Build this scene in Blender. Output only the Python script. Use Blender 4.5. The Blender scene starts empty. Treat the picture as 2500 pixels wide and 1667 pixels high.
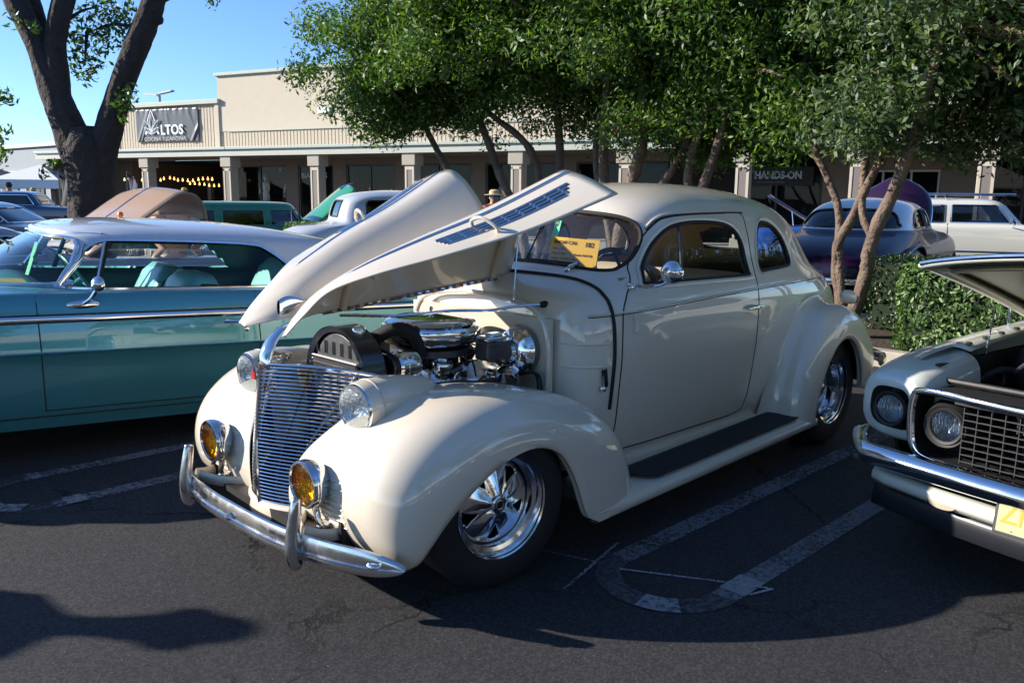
import bpy, bmesh, math, random
import numpy as np
from math import radians, sin, cos, pi
from mathutils import Vector, Matrix, Euler

# ------------------------------------------------------------------ camera, sky, sun, exposure
sc = bpy.context.scene
COL = sc.collection
cam_d = bpy.data.cameras.new("camera")
cam = bpy.data.objects.new("camera", cam_d)
COL.objects.link(cam)
sc.camera = cam
cam_d.sensor_width = 36.0
cam_d.lens = 29.05
cam_d.clip_start = 0.05
cam_d.clip_end = 2000.0
CAM = np.array([2.1234, 2.9480, 1.5105])
_yaw, _pit, _rol = radians(-134.999), radians(-9.884), radians(0.611)
_F = Vector((cos(_yaw) * cos(_pit), sin(_yaw) * cos(_pit), sin(_pit)))
_R = _F.cross(Vector((0, 0, 1))).normalized()
_U = _R.cross(_F)
_R2 = _R * cos(_rol) + _U * sin(_rol)
_U2 = _U * cos(_rol) - _R * sin(_rol)
_m = Matrix((_R2, _U2, -_F)).transposed().to_4x4()
_m.translation = Vector(CAM)
cam.matrix_world = _m

SUN_EL = radians(22.6)
SUN_H = Vector((0.678, -0.735, 0)).normalized()          # towards the sun, on the ground
SUN_DIR = Vector((SUN_H.x * cos(SUN_EL), SUN_H.y * cos(SUN_EL), sin(SUN_EL)))
world = bpy.data.worlds.new("World")
sc.world = world
world.use_nodes = True
wn, wl = world.node_tree.nodes, world.node_tree.links
wn.clear()
sky = wn.new("ShaderNodeTexSky")
sky.sky_type = 'NISHITA'
sky.sun_disc = False
sky.sun_elevation = SUN_EL
sky.sun_rotation = math.atan2(SUN_H.x, SUN_H.y)
sky.air_density = 0.8
sky.dust_density = 0.15
sky.ozone_density = 6.0
bg = wn.new("ShaderNodeBackground")
bg.inputs[1].default_value = 0.115
wo = wn.new("ShaderNodeOutputWorld")
wl.new(sky.outputs[0], bg.inputs[0])
wl.new(bg.outputs[0], wo.inputs[0])

sun_d = bpy.data.lights.new("sun", 'SUN')
sun_d.energy = 4.5
sun_d.angle = radians(0.53)
sun_d.color = (1.0, 0.91, 0.79)
sun = bpy.data.objects.new("sun", sun_d)
COL.objects.link(sun)
sun.rotation_euler = SUN_DIR.to_track_quat('Z', 'Y').to_euler()
sun.location = (0, 0, 30)

sc.view_settings.view_transform = 'Standard'
sc.view_settings.look = 'None'
sc.view_settings.exposure = 1.0
sc.view_settings.gamma = 1.0
sc.view_settings.use_curve_mapping = False
sc.render.engine = 'CYCLES'
sc.cycles.max_bounces = 10
sc.cycles.transparent_max_bounces = 24
sc.cycles.caustics_reflective = False
sc.cycles.caustics_refractive = False
sc.cycles.use_denoising = True
sc.cycles.sample_clamp_indirect = 6.0

# ------------------------------------------------------------------ helpers: meshes
FH = np.array([cos(_yaw), sin(_yaw), 0.0])               # level viewing direction, for laying out the far background
RH = np.array([FH[1], -FH[0], 0.0])


def gp(u, d, z=0.0):
    """ground position d metres out along the view, u = column of the 2352-wide picture"""
    r = (u * 1.06293 - 1250.0) / 2017.0 * d
    p = CAM + FH * d + RH * r
    return np.array([p[0], p[1], z])


def interp(xs, ys, x):
    """monotone-ish cubic (pchip) interpolation; ys may be 2-D"""
    xs = np.asarray(xs, float)
    ys = np.asarray(ys, float)
    if ys.ndim == 1:
        return interp(xs, ys[:, None], x)[:, 0]
    if xs[0] > xs[-1]:
        xs, ys = xs[::-1], ys[::-1]
    x = np.clip(np.atleast_1d(np.asarray(x, float)), xs[0], xs[-1])
    h = np.diff(xs)[:, None]
    dl = np.diff(ys, axis=0) / h
    m = np.zeros_like(ys)
    m[0], m[-1] = dl[0], dl[-1]
    for i in range(1, len(xs) - 1):
        a, b = dl[i - 1], dl[i]
        w1, w2 = 2 * h[i] + h[i - 1], h[i] + 2 * h[i - 1]
        ok = (a * b) > 0
        with np.errstate(divide='ignore', invalid='ignore'):
            v = (w1 + w2) / (w1 / a + w2 / b)
        m[i] = np.where(ok, v, 0)
    k = np.clip(np.searchsorted(xs, x, side='right') - 1, 0, len(xs) - 2)
    t = ((x - xs[k]) / (xs[k + 1] - xs[k]))[:, None]
    hh = (xs[k + 1] - xs[k])[:, None]
    return ((1 + 2 * t) * (1 - t) ** 2) * ys[k] + t * (1 - t) ** 2 * hh * m[k] + t * t * (3 - 2 * t) * ys[k + 1] + t * t * (t - 1) * hh * m[k + 1]


def spline(pts, n, closed=False):
    """centripetal-like Catmull-Rom through pts -> n points"""
    P = np.asarray(pts, float)
    if closed:
        P = np.vstack([P[-1], P, P[0], P[1]])
    else:
        P = np.vstack([2 * P[0] - P[1], P, 2 * P[-1] - P[-2]])
    segs = len(P) - 3
    T = np.linspace(0, segs, n, endpoint=not closed)
    out = []
    for t in T:
        i = min(int(t), segs - 1)
        f = t - i
        a, b, c, d = P[i], P[i + 1], P[i + 2], P[i + 3]
        out.append(0.5 * ((2 * b) + (c - a) * f + (2 * a - 5 * b + 4 * c - d) * f * f + (3 * b - a - 3 * c + d) * f ** 3))
    return np.array(out)


class MB:
    """collects geometry that becomes one mesh object"""

    def __init__(s):
        s.v, s.f, s.n = [], [], 0

    def add(s, V, Fs):
        V = np.asarray(V, float).reshape(-1, 3)
        s.v.append(V)
        o = s.n
        s.f.extend([tuple(i + o for i in f) for f in Fs])
        s.n += len(V)
        return s

    def grid(s, P, cu=False, cv=False, flip=False, keep=None):
        P = np.asarray(P, float)
        nu, nv = P.shape[:2]
        fs = []
        for i in range(nu if cu else nu - 1):
            for j in range(nv if cv else nv - 1):
                if keep is not None and not keep[i, j]:
                    continue
                a, b, c, d = i * nv + j, ((i + 1) % nu) * nv + j, ((i + 1) % nu) * nv + (j + 1) % nv, i * nv + (j + 1) % nv
                fs.append((a, d, c, b) if flip else (a, b, c, d))
        return s.add(P, fs)

    def tube(s, path, r, n=8, closed=False, cap=True, flat=None, up=None):
        """flat=(a,b): elliptical section, a across, b along 'up'"""
        P = np.asarray(path, float)
        m = len(P)
        rr = np.broadcast_to(np.asarray(r, float), (m,))
        if closed:
            T = np.roll(P, -1, 0) - np.roll(P, 1, 0)
        else:
            T = np.gradient(P, axis=0)
        T /= np.linalg.norm(T, axis=1)[:, None] + 1e-12
        ref = np.array(up if up is not None else (0, 0, 1.0), float)
        if up is None and abs(T[0] @ ref) > 0.9:
            ref = np.array((1.0, 0, 0))
        rings = []
        a = np.linspace(0, 2 * pi, n, endpoint=False)
        nrm = ref - T[0] * (ref @ T[0])
        nrm /= np.linalg.norm(nrm) + 1e-12
        for i in range(m):
            if up is not None:
                nn = ref - T[i] * (ref @ T[i])
                if np.linalg.norm(nn) > 1e-3:
                    nrm = nn
            nrm = nrm - T[i] * (nrm @ T[i])
            nrm /= np.linalg.norm(nrm) + 1e-12
            b = np.cross(T[i], nrm)
            fa, fb = (1, 1) if flat is None else flat
            rings.append(P[i] + rr[i] * (fa * np.cos(a)[:, None] * b + fb * np.sin(a)[:, None] * nrm))
        R = np.array(rings)
        o = s.n
        s.grid(R, cu=closed, cv=True)
        if cap and not closed:
            s.f.append(tuple(o + k for k in range(n)))
            s.f.append(tuple(o + (m - 1) * n + k for k in range(n - 1, -1, -1)))
        return s

    def lathe(s, prof, o=(0, 0, 0), d=(1, 0, 0), n=32, sq=None):
        """prof: list of (radius, height along d)"""
        d = Vector(d).normalized()
        up = Vector((0, 0, 1)) if abs(d.z) < 0.9 else Vector((1, 0, 0))
        a_ = np.array(d.cross(up).normalized())
        b_ = np.cross(np.array(d), a_)
        if sq is not None:
            a_, b_ = a_ * sq[0], b_ * sq[1]
        ang = np.linspace(0, 2 * pi, n, endpoint=False)
        P = np.array([[np.array(o) + np.array(d) * h + r * (np.cos(t) * a_ + np.sin(t) * b_) for t in ang] for r, h in prof])
        return s.grid(P, cv=True)

    def box(s, c, sz, rot=None):
        x, y, z = [k / 2 for k in sz]
        V = np.array([(-x, -y, -z), (x, -y, -z), (x, y, -z), (-x, y, -z), (-x, -y, z), (x, -y, z), (x, y, z), (-x, y, z)])
        if rot is not None:
            V = V @ np.array(Euler(rot).to_matrix()).T
        return s.add(V + np.array(c), [(0, 3, 2, 1), (4, 5, 6, 7), (0, 1, 5, 4), (1, 2, 6, 5), (2, 3, 7, 6), (3, 0, 4, 7)])

    def prism(s, poly, t, o=(0, 0, 0), ax=(1, 0, 0), ay=(0, 0, 1)):
        """flat polygon in the plane (ax, ay) through o, thickness t along ax x ay"""
        ax, ay, o = np.array(ax, float), np.array(ay, float), np.array(o, float)
        nn = np.cross(ax, ay)
        A = np.array([o + p[0] * ax + p[1] * ay for p in poly])
        k = len(poly)
        V = np.vstack([A, A + nn * t])
        fs = [tuple(range(k - 1, -1, -1)), tuple(range(k, 2 * k))]
        fs += [(i, (i + 1) % k, k + (i + 1) % k, k + i) for i in range(k)]
        return s.add(V, fs)

    def mirror(s):
        """add the y-mirrored copy of everything collected so far"""
        V = np.vstack(s.v)
        fs = [tuple(reversed(f)) for f in s.f]
        V2 = V * np.array((1, -1, 1))
        return s.add(V2, fs)

    def mesh(s, name, smooth=True, ang=40, weld=False):
        me = bpy.data.meshes.new(name)
        V = np.vstack(s.v) if s.v else np.zeros((0, 3))
        me.from_pydata([tuple(map(float, p)) for p in V], [], s.f)
        if weld:
            b = bmesh.new()
            b.from_mesh(me)
            bmesh.ops.remove_doubles(b, verts=b.verts, dist=weld if weld is not True else 1e-4)
            bmesh.ops.dissolve_degenerate(b, edges=b.edges, dist=1e-5)
            b.to_mesh(me)
            b.free()
        me.validate()
        if smooth:
            me.polygons.foreach_set("use_smooth", [True] * len(me.polygons))
            if ang < 179:
                me.set_sharp_from_angle(angle=radians(ang))
        me.update()
        return me

    def build(s, name, m, parent=None, smooth=True, ang=40, weld=False, solid=None, bevel=None, recalc=False):
        me = s.mesh(name, smooth, ang, weld)
        if recalc:
            b = bmesh.new()
            b.from_mesh(me)
            bmesh.ops.recalc_face_normals(b, faces=b.faces)
            b.to_mesh(me)
            b.free()
        o = link(name, me, m, parent)
        if solid:
            md = o.modifiers.new("solid", 'SOLIDIFY')
            md.thickness = abs(solid)
            md.offset = -1 if solid > 0 else 1
        if bevel:
            md = o.modifiers.new("bevel", 'BEVEL')
            md.width = bevel
            md.segments = 2
            md.limit_method = 'ANGLE'
            md.angle_limit = radians(50)
        return o


def link(name, me, m, parent=None):
    o = bpy.data.objects.new(name, me)
    if m is not None and len(me.materials) == 0:
        me.materials.append(m)
    COL.objects.link(o)
    if parent is not None:
        o.parent = parent
    return o


def tag(o, label=None, cat=None, group=None, kind=None):
    if label:
        o["label"] = label
    if cat:
        o["category"] = cat
    if group:
        o["group"] = group
    if kind:
        o["kind"] = kind
    return o


def thing(name, label, cat, loc=(0, 0, 0), rot=(0, 0, 0), group=None):
    o = bpy.data.objects.new(name, None)
    o.empty_display_size = 0.2
    COL.objects.link(o)
    o.location = loc
    o.rotation_euler = rot
    return tag(o, label, cat, group)


def copy_tree(o, parent=None):
    c = o.copy()
    COL.objects.link(c)
    c.parent = parent
    for ch in list(o.children):
        copy_tree(ch, c)
    return c


def text(name, body, size, m, parent=None, o=(0, 0, 0), ax=(1, 0, 0), ay=(0, 0, 1), ext=0.003, off=0.0, sx=1.0, align='LEFT'):
    cu = bpy.data.curves.new(name, 'FONT')
    cu.body = body
    cu.size = size
    cu.extrude = ext
    cu.offset = off
    cu.resolution_u = 3
    cu.align_x = align
    t = bpy.data.objects.new(name + "_tmp", cu)
    COL.objects.link(t)
    dg = bpy.context.evaluated_depsgraph_get()
    me = bpy.data.meshes.new_from_object(t.evaluated_get(dg))
    bpy.data.objects.remove(t)
    bpy.data.curves.remove(cu)
    ax, ay = Vector(ax).normalized(), Vector(ay).normalized()
    M4 = Matrix((ax * sx, ay, ax.cross(ay))).transposed().to_4x4()
    M4.translation = Vector(o)
    me.transform(M4)
    me.materials.clear()
    return link(name, me, m, parent)


# ------------------------------------------------------------------ helpers: materials
MATS = {}


def mat(name, col=(0.5, 0.5, 0.5), rough=0.5, metal=0.0, coat=0.0, coat_r=0.03, spec=0.5, emit=None, es=1.0, var=0.0, vs=6.0, bump=0.0, bs=80.0, rvar=0.0, tint2=None):
    if name in MATS:
        return MATS[name]
    m = bpy.data.materials.new(name)
    m.use_nodes = True
    nt = m.node_tree
    p = nt.nodes["Principled BSDF"]
    p.inputs["Base Color"].default_value = (*col, 1)
    p.inputs["Roughness"].default_value = rough
    p.inputs["Metallic"].default_value = metal
    p.inputs["Coat Weight"].default_value = coat
    p.inputs["Coat Roughness"].default_value = coat_r
    p.inputs["Coat IOR"].default_value = 1.7
    p.inputs["Specular IOR Level"].default_value = spec
    if emit:
        p.inputs["Emission Color"].default_value = (*emit, 1)
        p.inputs["Emission Strength"].default_value = es
    tc = None
    if var or bump or rvar:
        tc = nt.nodes.new("ShaderNodeTexCoord")
    if var:
        n = nt.nodes.new("ShaderNodeTexNoise")
        n.inputs["Scale"].default_value = vs
        n.inputs["Detail"].default_value = 6
        nt.links.new(tc.outputs["Object"], n.inputs["Vector"])
        mx = nt.nodes.new("ShaderNodeMix")
        mx.data_type = 'RGBA'
        c2 = tint2 if tint2 else tuple(max(0, c * (1 - var)) for c in col)
        c1 = col if tint2 else tuple(min(1, c * (1 + var)) for c in col)
        mx.inputs[6].default_value = (*c1, 1)
        mx.inputs[7].default_value = (*c2, 1)
        nt.links.new(n.outputs["Fac"], mx.inputs[0])
        nt.links.new(mx.outputs[2], p.inputs["Base Color"])
    if rvar:
        n = nt.nodes.new("ShaderNodeTexNoise")
        n.inputs["Scale"].default_value = 14
        n.inputs["Detail"].default_value = 8
        nt.links.new(tc.outputs["Object"], n.inputs["Vector"])
        mr = nt.nodes.new("ShaderNodeMapRange")
        mr.inputs[1].default_value = 0.35
        mr.inputs[2].default_value = 0.7
        mr.inputs[3].default_value = rough
        mr.inputs[4].default_value = rough + rvar
        nt.links.new(n.outputs["Fac"], mr.inputs[0])
        nt.links.new(mr.outputs[0], p.inputs["Roughness"])
    if bump:
        n = nt.nodes.new("ShaderNodeTexNoise")
        n.inputs["Scale"].default_value = bs
        n.inputs["Detail"].default_value = 5
        nt.links.new(tc.outputs["Object"], n.inputs["Vector"])
        b = nt.nodes.new("ShaderNodeBump")
        b.inputs["Strength"].default_value = 1.0
        b.inputs["Distance"].default_value = bump
        nt.links.new(n.outputs["Fac"], b.inputs["Height"])
        nt.links.new(b.outputs[0], p.inputs["Normal"])
    MATS[name] = m
    return m


def glass(name, tint=(0.8, 0.86, 0.86), refl=1.0, rough=0.0):
    if name in MATS:
        return MATS[name]
    m = bpy.data.materials.new(name)
    m.use_nodes = True
    nt = m.node_tree
    nt.nodes.clear()
    out = nt.nodes.new("ShaderNodeOutputMaterial")
    tr = nt.nodes.new("ShaderNodeBsdfTransparent")
    tr.inputs[0].default_value = (*tint, 1)
    gl = nt.nodes.new("ShaderNodeBsdfGlossy")
    gl.inputs[0].default_value = (1, 1, 1, 1)
    gl.inputs[1].default_value = rough
    fr = nt.nodes.new("ShaderNodeLayerWeight")
    pw = nt.nodes.new("ShaderNodeMath")
    pw.operation = 'POWER'
    pw.inputs[1].default_value = 4.0
    nt.links.new(fr.outputs["Facing"], pw.inputs[0])
    ml = nt.nodes.new("ShaderNodeMath")
    ml.operation = 'MULTIPLY_ADD'
    ml.use_clamp = True
    ml.inputs[1].default_value = 0.85 * refl
    ml.inputs[2].default_value = 0.07 * refl
    mx = nt.nodes.new("ShaderNodeMixShader")
    nt.links.new(pw.outputs[0], ml.inputs[0])
    nt.links.new(ml.outputs[0], mx.inputs[0])
    nt.links.new(tr.outputs[0], mx.inputs[1])
    nt.links.new(gl.outputs[0], mx.inputs[2])
    nt.links.new(mx.outputs[0], out.inputs[0])
    MATS[name] = m
    return m


def paint(name, col, coat=1.0, metal=0.0, rough=0.38, spec=0.5):
    return mat(name, col, rough=rough, metal=metal, coat=coat, coat_r=0.02, spec=spec)


CREAM = paint("cream_paint", (0.73, 0.655, 0.535))
CHROME = mat("chrome", (0.82, 0.83, 0.85), rough=0.05, metal=1.0, rvar=0.05)
POLISH = mat("polished_aluminium", (0.78, 0.79, 0.82), rough=0.09, metal=1.0, rvar=0.08)
OLDCHROME = mat("worn_chrome", (0.70, 0.71, 0.73), rough=0.10, metal=1.0, rvar=0.22)
RUBBER = mat("black_rubber", (0.012, 0.012, 0.013), rough=0.75, bump=0.0008, bs=160)
BLACK = mat("black_enamel", (0.010, 0.010, 0.011), rough=0.28, coat=0.6, coat_r=0.08)
SATIN = mat("satin_black", (0.014, 0.014, 0.015), rough=0.6)
SEAM = mat("dark_seam", (0.02, 0.018, 0.016), rough=0.8)
CAST = mat("cast_metal", (0.10, 0.10, 0.11), rough=0.45, metal=0.7, var=0.4, vs=20)
GREASE = mat("dark_iron", (0.03, 0.03, 0.032), rough=0.5, metal=0.4, var=0.5, vs=30)
CLEAR = glass("clear_glass", (0.86, 0.90, 0.90))
TINTED = glass("tinted_glass", (0.30, 0.34, 0.38))
DARKGLASS = glass("dark_glass", (0.05, 0.06, 0.08), 1.2)
BEIGE_VINYL = mat("beige_vinyl", (0.55, 0.44, 0.30), rough=0.55, bump=0.0006, bs=240)
HEADLINER = mat("tan_headliner", (0.40, 0.30, 0.20), rough=0.9)
CARPET = mat("dark_carpet", (0.05, 0.045, 0.04), rough=0.95)
CREAM_MATTE = mat("cream_inner_paint", (0.63, 0.56, 0.45), rough=0.42, coat=0.35, coat_r=0.15)


def nodes(name):
    m = bpy.data.materials.new(name)
    m.use_nodes = True
    MATS[name] = m
    return m, m.node_tree, m.node_tree.nodes["Principled BSDF"]


# ------------------------------------------------------------------ helper: a car shell made of level rings
def pip(poly, X, Y):
    poly = np.asarray(poly, float)
    ins = np.zeros(X.shape, bool)
    j = len(poly) - 1
    for i in range(len(poly)):
        xi, yi = poly[i]
        xj, yj = poly[j]
        c = ((yi > Y) != (yj > Y)) & (X < (xj - xi) * (Y - yi) / (yj - yi + 1e-12) + xi)
        ins ^= c
        j = i
    return ins


class Shell:
    """rows: list of (z, x_front, x_rear, half_width, n_front, n_rear); xm = x of greatest width (number or per-row)"""

    def __init__(s, rows, xm, zs, cnt=(26, 34, 44, 20)):
        rows = np.array(rows, float)
        s.rows, s.cnt = rows, cnt
        s.xm = xm
        s.zs = np.array(zs)
        T = interp(rows[:, 0], rows[:, 1:], s.zs)
        s.G = np.array([s._ring(T[i], z) for i, z in enumerate(s.zs)])

    def tab(s, z):
        return interp(s.rows[:, 0], s.rows[:, 1:], np.atleast_1d(z))[0]

    def _ring(s, t, z):
        xf, xr, w, nf, nr = t
        a, b, c, d = s.cnt
        yf = 0.5 ** (1 / nf)
        yr = 0.5 ** (1 / nr)
        q = np.linspace(0, yf, a + 1)[:-1]
        X1, Y1 = (1 - q ** nf) ** (1 / nf), q
        q = np.linspace(yf, 0, b + 1)[:-1]
        X2, Y2 = q, (1 - q ** nf) ** (1 / nf)
        q = np.linspace(0, yr, c + 1)[:-1]
        X3, Y3 = -q, (1 - q ** nr) ** (1 / nr)
        q = np.linspace(yr, 0, d + 1)
        X4, Y4 = -(1 - q ** nr) ** (1 / nr), q
        X, Y = np.concatenate([X1, X2, X3, X4]), np.concatenate([Y1, Y2, Y3, Y4])
        X = np.where(X >= 0, s.xm + X * (xf - s.xm), s.xm + X * (s.xm - xr))
        return np.stack([X, Y * w, np.full_like(X, z)], 1)

    def y(s, x, z):
        """half width of the shell at (x, z)"""
        xf, xr, w, nf, nr = s.tab(z)
        if x >= s.xm:
            c, n = (x - s.xm) / (xf - s.xm), nf
        else:
            c, n = (s.xm - x) / (s.xm - xr), nr
        c = min(max(c, 0), 0.9999)
        return w * (1 - c ** n) ** (1 / n)

    def x(s, y, z, front=True):
        xf, xr, w, nf, nr = s.tab(z)
        q = min(abs(y) / w, 0.9999)
        if front:
            return s.xm + (xf - s.xm) * (1 - q ** nf) ** (1 / nf)
        return s.xm - (s.xm - xr) * (1 - q ** nr) ** (1 / nr)

    def z(s, x, y, lo, hi):
        """height of the (rising-inward) surface at x, y"""
        for _ in range(40):
            m = (lo + hi) / 2
            inside = abs(y) < s.y(x, m) and (s.tab(m)[1] < x < s.tab(m)[0])
            lo, hi = (m, hi) if inside else (lo, m)
        return lo

    def centers(s):
        G = s.G
        return (G[:-1, :-1] + G[1:, :-1] + G[1:, 1:] + G[:-1, 1:]) / 4

    def inset(s, d):
        """points moved inwards by d"""
        G = s.G
        du = np.gradient(G, axis=1)
        dv = np.gradient(G, axis=0)
        n = np.cross(dv, du)
        n /= np.linalg.norm(n, axis=2)[:, :, None] + 1e-9
        c = np.array([s.xm, 0, G[:, :, 2].mean()])
        sg = np.sign(np.sum(n * (G - c), axis=2))
        # robust outward: use horizontal direction for sides
        n = n * sg[:, :, None]
        out = G - n * d
        out[:, 0, 1] = 0
        out[:, -1, 1] = 0
        return out


def both(P):
    P = np.asarray(P, float)
    return P * np.array((1, -1, 1))


def rrect(x0, x1, y0, y1, r, n=5):
    out = []
    for cx_, cy_, a0 in ((x1 - r, y1 - r, 0), (x0 + r, y1 - r, 90), (x0 + r, y0 + r, 180), (x1 - r, y0 + r, 270)):
        for k in range(n + 1):
            a = radians(a0 + 90 * k / n)
            out.append((cx_ + r * cos(a), cy_ + r * sin(a)))
    return out


def densify(poly, step=0.02):
    P = np.asarray(poly, float)
    out = []
    for i in range(len(P)):
        a, b = P[i], P[(i + 1) % len(P)]
        k = max(1, int(np.linalg.norm(b - a) / step))
        for t in range(k):
            out.append(a + (b - a) * t / k)
    return np.array(out)


def smooth_poly(poly, n=60):
    return spline(poly, n, closed=True)
# ================================================================== ground, markings, planter
def asphalt():
    m, nt, p = nodes("asphalt")
    N, L = nt.nodes, nt.links
    tc = N.new("ShaderNodeTexCoord")
    def noise(scale, detail=6, rough=.6):
        n = N.new("ShaderNodeTexNoise")
        n.inputs["Scale"].default_value = scale
        n.inputs["Detail"].default_value = detail
        n.inputs["Roughness"].default_value = rough
        L.new(tc.outputs["Object"], n.inputs["Vector"])
        return n
    def ramp(src, stops):
        r = N.new("ShaderNodeValToRGB")
        r.color_ramp.elements[0].position, r.color_ramp.elements[0].color = stops[0][0], (*stops[0][1], 1)
        r.color_ramp.elements[1].position, r.color_ramp.elements[1].color = stops[1][0], (*stops[1][1], 1)
        for s_, c in stops[2:]:
            e = r.color_ramp.elements.new(s_)
            e.color = (*c, 1)
        L.new(src, r.inputs[0])
        return r
    big, fine = noise(.55, 5), noise(210, 5, .85)
    r1 = ramp(big.outputs["Fac"], [(.3, (.025, .025, .028)), (.62, (.046, .046, .050)), (.40, (.038, .038, .042)), (.8, (.054, .053, .056))])
    v0 = N.new("ShaderNodeTexVoronoi"); v0.inputs["Scale"].default_value = 125
    L.new(tc.outputs["Object"], v0.inputs["Vector"])
    s0 = N.new("ShaderNodeSeparateColor"); L.new(v0.outputs["Color"], s0.inputs[0])
    av = N.new("ShaderNodeMath"); av.operation = 'MULTIPLY_ADD'; av.inputs[1].default_value = .6; L.new(s0.outputs[0], av.inputs[0]); L.new(fine.outputs["Fac"], av.inputs[2])
    r2 = ramp(av.outputs[0], [(.35, (.60, .60, .61)), (1.0, (1.5, 1.5, 1.5)), (.8, (1.0, 1.0, 1.0))])
    mul = N.new("ShaderNodeMix"); mul.data_type = 'RGBA'; mul.blend_type = 'MULTIPLY'; mul.inputs[0].default_value = 1
    L.new(r1.outputs[0], mul.inputs[6]); L.new(r2.outputs[0], mul.inputs[7])
    # pale grit
    v = N.new("ShaderNodeTexVoronoi"); v.inputs["Scale"].default_value = 120
    L.new(tc.outputs["Object"], v.inputs["Vector"])
    wn_ = N.new("ShaderNodeSeparateColor"); L.new(v.outputs["Color"], wn_.inputs[0])
    g1 = N.new("ShaderNodeMath"); g1.operation = 'GREATER_THAN'; g1.inputs[1].default_value = .988; L.new(wn_.outputs[0], g1.inputs[0])
    g2 = N.new("ShaderNodeMath"); g2.operation = 'LESS_THAN'; g2.inputs[1].default_value = .32; L.new(v.outputs["Distance"], g2.inputs[0])
    g3 = N.new("ShaderNodeMath"); g3.operation = 'MULTIPLY'; L.new(g1.outputs[0], g3.inputs[0]); L.new(g2.outputs[0], g3.inputs[1])
    mg = N.new("ShaderNodeMix"); mg.data_type = 'RGBA'; L.new(g3.outputs[0], mg.inputs[0]); L.new(mul.outputs[2], mg.inputs[6]); mg.inputs[7].default_value = (.17, .165, .16, 1)
    # cracks: warped cell borders, broken up by a mask
    wrp = noise(1.7, 8, .7)
    ad = N.new("ShaderNodeMix"); ad.data_type = 'VECTOR'; ad.inputs[0].default_value = .30
    L.new(tc.outputs["Object"], ad.inputs[4]); L.new(wrp.outputs["Color"], ad.inputs[5])
    vc = N.new("ShaderNodeTexVoronoi"); vc.feature = 'DISTANCE_TO_EDGE'; vc.inputs["Scale"].default_value = .95
    L.new(ad.outputs[1], vc.inputs["Vector"])
    cm = N.new("ShaderNodeMapRange"); cm.inputs[1].default_value = .0075; cm.inputs[2].default_value = .002; cm.inputs[3].default_value = 0; cm.inputs[4].default_value = 1
    L.new(vc.outputs["Distance"], cm.inputs[0])
    msk = noise(.8, 3)
    mm = N.new("ShaderNodeMapRange"); mm.inputs[1].default_value = .42; mm.inputs[2].default_value = .54
    L.new(msk.outputs["Fac"], mm.inputs[0])
    cc = N.new("ShaderNodeMath"); cc.operation = 'MULTIPLY'; L.new(cm.outputs[0], cc.inputs[0]); L.new(mm.outputs[0], cc.inputs[1])
    mc = N.new("ShaderNodeMix"); mc.data_type = 'RGBA'; L.new(cc.outputs[0], mc.inputs[0]); L.new(mg.outputs[2], mc.inputs[6]); mc.inputs[7].default_value = (.008, .008, .008, 1)
    L.new(mc.outputs[2], p.inputs["Base Color"])
    p.inputs["Roughness"].default_value = .78
    p.inputs["Specular IOR Level"].default_value = .2
    hs = N.new("ShaderNodeMath"); hs.operation = 'SUBTRACT'; L.new(av.outputs[0], hs.inputs[0]); L.new(cc.outputs[0], hs.inputs[1])
    bp = N.new("ShaderNodeBump"); bp.inputs["Strength"].default_value = 1; bp.inputs["Distance"].default_value = .004
    L.new(hs.outputs[0], bp.inputs["Height"]); L.new(bp.outputs[0], p.inputs["Normal"])
    return m


ASPH = asphalt()
g = MB()
g.add([(-400, -400, 0), (400, -400, 0), (400, 400, 0), (-400, 400, 0)], [(0, 1, 2, 3)])
tag(g.build("parking_lot_ground", ASPH, None, smooth=False), kind="structure")


def worn_paint(name, col, cover, scale=38):
    m, nt, p = nodes(name)
    N, L = nt.nodes, nt.links
    tc = N.new("ShaderNodeTexCoord")
    n = N.new("ShaderNodeTexNoise"); n.inputs["Scale"].default_value = scale; n.inputs["Detail"].default_value = 8; n.inputs["Roughness"].default_value = .75
    n2 = N.new("ShaderNodeTexNoise"); n2.inputs["Scale"].default_value = 2.3; n2.inputs["Detail"].default_value = 3
    L.new(tc.outputs["Object"], n.inputs["Vector"]); L.new(tc.outputs["Object"], n2.inputs["Vector"])
    s1 = N.new("ShaderNodeMath"); s1.operation = 'MULTIPLY_ADD'; s1.inputs[1].default_value = .45; L.new(n2.outputs["Fac"], s1.inputs[0]); L.new(n.outputs["Fac"], s1.inputs[2])
    mr = N.new("ShaderNodeMapRange"); mr.inputs[1].default_value = .84 - cover * .4; mr.inputs[2].default_value = 1.04 - cover * .4
    L.new(s1.outputs[0], mr.inputs[0])
    tr = N.new("ShaderNodeBsdfTransparent")
    mx = N.new("ShaderNodeMixShader")
    out = N["Material Output"]
    p.inputs["Base Color"].default_value = (*col, 1)
    p.inputs["Roughness"].default_value = .8
    L.new(mr.outputs[0], mx.inputs[0]); L.new(tr.outputs[0], mx.inputs[1]); L.new(p.outputs[0], mx.inputs[2]); L.new(mx.outputs[0], out.inputs[0])
    return m


LINE = worn_paint("worn_line_paint", (.17, .17, .19), .66)
LINE_FRESH = worn_paint("fresher_line_paint", (.27, .27, .29), .74)
LINE_FAINT = worn_paint("faint_line_paint", (.085, .085, .095), .62)
CHALK = worn_paint("chalk", (.45, .45, .48), .52, 90)


def strip(path, w, z, name, m, parent=None):
    P = np.array(path, float)
    T = np.gradient(P, axis=0)
    T /= np.linalg.norm(T, axis=1)[:, None]
    n = np.stack([-T[:, 1], T[:, 0]], 1)
    a, b_ = P + n * w / 2, P - n * w / 2
    rows = [[(*p, z) for p in a], [(*p, z) for p in b_]]
    return MB().grid(rows, flip=True).build(name, m, parent, smooth=False)


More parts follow.
